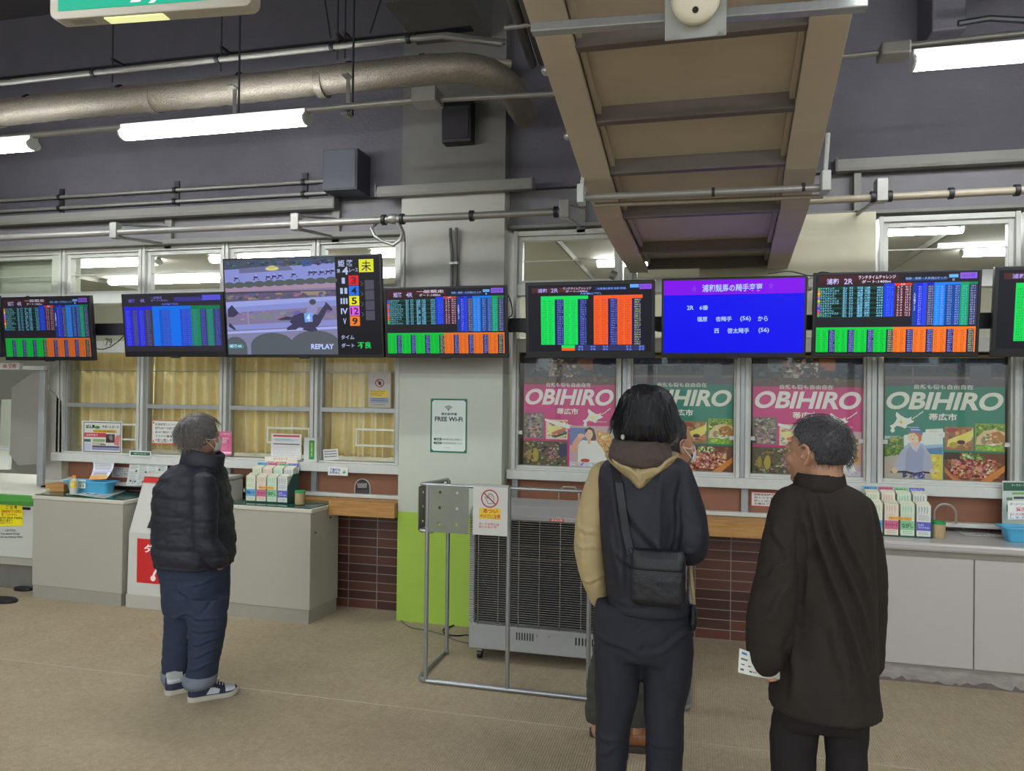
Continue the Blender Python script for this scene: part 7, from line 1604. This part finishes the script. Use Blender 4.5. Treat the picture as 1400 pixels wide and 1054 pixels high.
j = MB(); loftpx(j, [(632, 252, 298, .075), (640, 242, 301, .12), (650, 230, 301, .165), (665, 225, 303, .185), (690, 222, 307, .19), (720, 221, 310, .19), (745, 221, 312, .19), (768, 222, 311, .185), (771, 223, 310, .18)], Y1, p=2.4)
limb(j, [(P(279, 660, 3.345), .062), (P(280, 700, 3.32), .064), (P(280, 735, 3.315), .062), (P(289, 752, 3.33), .056), (P(300, 764, 3.36), .052)])
limb(j, [(P(280, 665, 3.66), .055), (P(300, 715, 3.66), .058), (P(304, 745, 3.64), .055), (P(306, 764, 3.58), .046)])
def quilt(p, n):
    pz = W(280, 0, Y1)[2]; z = p[2]; s = (z*11.5+.25*p[0]*2+.12*mnoise.noise(Vector(p)*5)) % 1.0
    d = .006*(abs(math.sin(math.pi*s))**.6-.6)
    if z < WZ(280, 735, Y1): d *= 1.6
    return d+.006*fbm((p[0]*1, p[1]*1, p[2]*1.5), 9.)+.0022*fbm((p[0], p[1], p[2]*1.6), 30., 2)
shaped('jacket', j, m_quilt, base1, .007, 2, quilt)
cl = MB(); rg = []
for y_, xl, xr, hd__ in ((642, 247, 301, .092), (628, 250, 303, .086), (614, 253, 305, .080), (613, 256, 301, .074), (628, 258, 296, .070)): rg.append(ringpx(y_, xl, xr, 3.5, hd__, n=32, p=2.1))
for i in range(len(rg)):
    for k, p in enumerate(rg[i]):
        dx = p.x-HC1.x
        if dx > 0: p.z -= .14*dx+.9*dx*dx
cl.loft(rg, caps=False); o = cl.build('jacket_collar', m_quilt, base1, smooth=True); md = o.modifiers.new('t', 'SOLIDIFY'); md.thickness = .01
m_jean = mat('dark_blue_jeans', '222c42', .8, 0, .14, 9, .3, 260)
t_ = MB(); loftpx(t_, [(758, 224, 306, .15), (775, 224, 307, .155), (795, 229, 307, .155), (820, 230, 306, .15), (836, 231, 305, .14)], Y1)
t_.loft([ringpx(y_, a, b_, 3.58, h_) for y_, a, b_, h_ in ((815, 230, 280, .085), (850, 229, 274, .082), (880, 227, 266, .078), (900, 226, 262, .076), (918, 226, 260, .074), (926, 227, 258, .072))])
t_.loft([ringpx(y_, a, b_, 3.43, h_) for y_, a, b_, h_ in ((815, 258, 307, .085), (850, 261, 306, .082), (880, 262, 301, .078), (905, 261, 296, .076), (925, 257, 293, .074), (934, 256, 291, .072))])
f1 = mkfolds([((232, 845), (262, 838), .008, .008), ((230, 862), (258, 856), .007, .007), ((228, 880), (258, 872), .007, .008), ((228, 893), (256, 886), .006, .006), ((266, 842), (300, 850), .008, .007), ((264, 860), (300, 866), .007, .006), ((264, 880), (298, 876), .007, .007), ((262, 898), (296, 890), .007, .006), ((260, 915), (294, 908), .006, .007), ((245, 800), (262, 822), .01, .008), ((262, 800), (300, 790), .008, .006), ((300, 800), (276, 840), .008, -.006)], 3.36)
shaped('jeans', t_, m_jean, base1, .007, 3, lambda p, n: foldd(f1, p, n)+.004*fbm((p[0], p[1], p[2]*2.4), 9.)+.0012*fbm(p, 30., 2))
for (rowsc, Yc) in ((((917, 224, 262, .078), (926, 225, 260, .080), (933, 229, 257, .076)), 3.58), (((921, 256, 294, .078), (932, 254, 292, .079), (938, 258, 288, .074)), 3.43)):
    cf = MB(); loftpx(cf, rowsc, Yc); cf.build('rolled_cuff', mat('grey_denim_cuff', '6c737f', .8, 0, .1, 40), base1, smooth=True)
m_nv = mat('navy_suede', '232740', .7, 0, .06, 40); m_wl = mat('white_leather', 'c3c6cc', .45); m_sole = mat('cream_rubber_sole', 'b9b6a6', .6)
def trainer(parent, heel, toe, w_=.10):
    h, t = Vector((heel[0], heel[1], 0)), Vector((toe[0], toe[1], 0)); f = (t-h).normalized(); s_ = Vector((f.y, -f.x, 0)); L_ = (t-h).length
    def half(a): return w_/2*float(np.interp(a, [0, .03, .10, .3, .5, .7, .85, .95, 1], [.30, .55, .74, .76, .84, 1., .92, .62, .25]))
    def topz(a): return float(np.interp(a, [0, .06, .30, .42, .62, .80, .93, 1], [.092, .098, .092, .094, .070, .056, .048, .036]))
    so = MB(); rg = []
    for i in range(25):
        a = i/24; c_ = h+f*L_*a; k = half(a)*1.05; sp = .010*sstep(.8, 1, a)
        rg.append([c_+s_*k+Vector((0, 0, sp)), c_+s_*k*1.02+Vector((0, 0, .026+sp)), c_-s_*k*1.02+Vector((0, 0, .026+sp)), c_-s_*k+Vector((0, 0, sp))])
    b_ = so.loft(rg).build('shoe', m_sole, parent, bevel=.003)
    def upper(a0, a1, name, m_, grow=0., z0=.02, zf=None, n=16):
        rg = []
        for i in range(n+1):
            a = a0+(a1-a0)*i/n; c_ = h+f*L_*(.015+a*.965); k = half(a)*.97+grow; zt_ = (zf(a) if zf else topz(a))+grow; ring = []
            for q in range(15):
                th = math.pi*q/14; x_ = math.cos(th); z_ = math.sin(th)**.55 if q not in (0, 14) else 0.
                ring.append(c_+s_*(k*x_*(1-.30*z_*(a < .5)))+Vector((0, 0, z0+(zt_-z0)*z_)))
            rg.append(ring)
        return MB().loft(rg).build(name, m_, b_, smooth=50)
    upper(0, 1, 'upper', m_nv); upper(.72, .93, 'toe_box', m_wl, .0012, .034); 
    g = MB()
    for sd in (-1, 1):
        g.prism([h+f*L_*a+s_*sd*(half(a)*.97*.99+.001)+Vector((0, 0, z)) for a, z in ((.34, .032), (.58, .032), (.60, .052), (.50, .064), (.42, .066))], s_*sd*.003)
    g.build('side_panel', m_wl, b_)
    upper(.02, .24, 'heel_band', m_wl, .0014, .072, lambda a: .086, 8)
    upper(.01, .30, 'ankle_padding', mat('pale_grey_padding', 'a9aca6', .8), -.006, .06, lambda a: .122, 10)
    for k in range(5):
        a = .44+.055*k; p = h+f*L_*a+Vector((0, 0, topz(a)+.006)); MB().tube([p-s_*.026-Vector((0, 0, .008)), p+f*.006, p+s_*.026-Vector((0, 0, .008))], .003, 6).build('lace', mat('cream_lace', 'c9c4b2', .8), b_)
    return b_
hA = FZ(256, 959); tA = FZ(326, 946); trainer(base1, (hA[0], hA[1]), (tA[0], tA[1])); d_ = Vector((tA[0]-hA[0], tA[1]-hA[1])); hB = FZ(225, 950)
trainer(base1, (hB[0]+.0, hB[1]), (hB[0]+d_.x*.95, hB[1]+d_.y+.04))
def in1(s_, f, u):
    lim = np.interp(u, [-.5, -.05, .12, .30, .50, .75, 1], [.05, .22, .34, .50, .74, 1.1, 1.6])
    fh = sstep(lim+.08, lim-.08, f); nape = sstep(-.9, -.75, u) if f < 0 else sstep(-.55, -.35, u)
    return max(0, min(1, fh*nape))
m_h1 = hairmat('silver_grey_hair', '2c2b2b', '7c7872', (26, 26, 9))
hb = hair_shell(at1, M1, .98, in1, (.091, .118, .107), .0, .006, 34., stretch=(1, 1, .5)).build('hair', m_h1, base1, smooth=True)
st = MB(); C1 = at1(0, -.012, .02); roots = []
for _ in range(2200):
    d = Vector((rnd.gauss(0, 1), rnd.gauss(0, 1), rnd.gauss(0, 1))).normalized()
    if in1(*d) < .75: continue
    roots.append((C1+M1 @ Vector((d[0]*.089, d[1]*.116, d[2]*.105)), (M1 @ d)))
crown = C1+M1 @ Vector((0, -.06, .09))
strands(st, roots, lambda p: ((p-crown).normalized()+Vector((0, 0, -.7))).normalized(), .042, .0009, 5, .22, rnd, .06); st.build('hair_strands', m_h1, hb)
face_mask(base1, at1, M1, .98)
# ================================================================== world and view
w = bpy.data.worlds.new('world'); scene.world = w; w.use_nodes = True
nt = w.node_tree; bg = nt.nodes['Background']; bg.inputs['Strength'].default_value = 3.2
tc = nt.nodes.new('ShaderNodeTexCoord'); sx = nt.nodes.new('ShaderNodeSeparateXYZ'); rp = nt.nodes.new('ShaderNodeValToRGB')
nt.links.new(tc.outputs['Generated'], sx.inputs[0]); nt.links.new(sx.outputs['Z'], rp.inputs['Fac']); nt.links.new(rp.outputs['Color'], bg.inputs['Color'])
e0 = rp.color_ramp.elements; e0[0].position = 0.0; e0[0].color = (.30, .30, .27, 1); e0[1].position = .05; e0[1].color = (.80, .88, .97, 1)
scene.view_settings.view_transform = 'Standard'; scene.view_settings.look = 'None'; scene.view_settings.gamma = 1
scene.view_settings.use_curve_mapping = False
scene.view_settings.exposure = 0.0
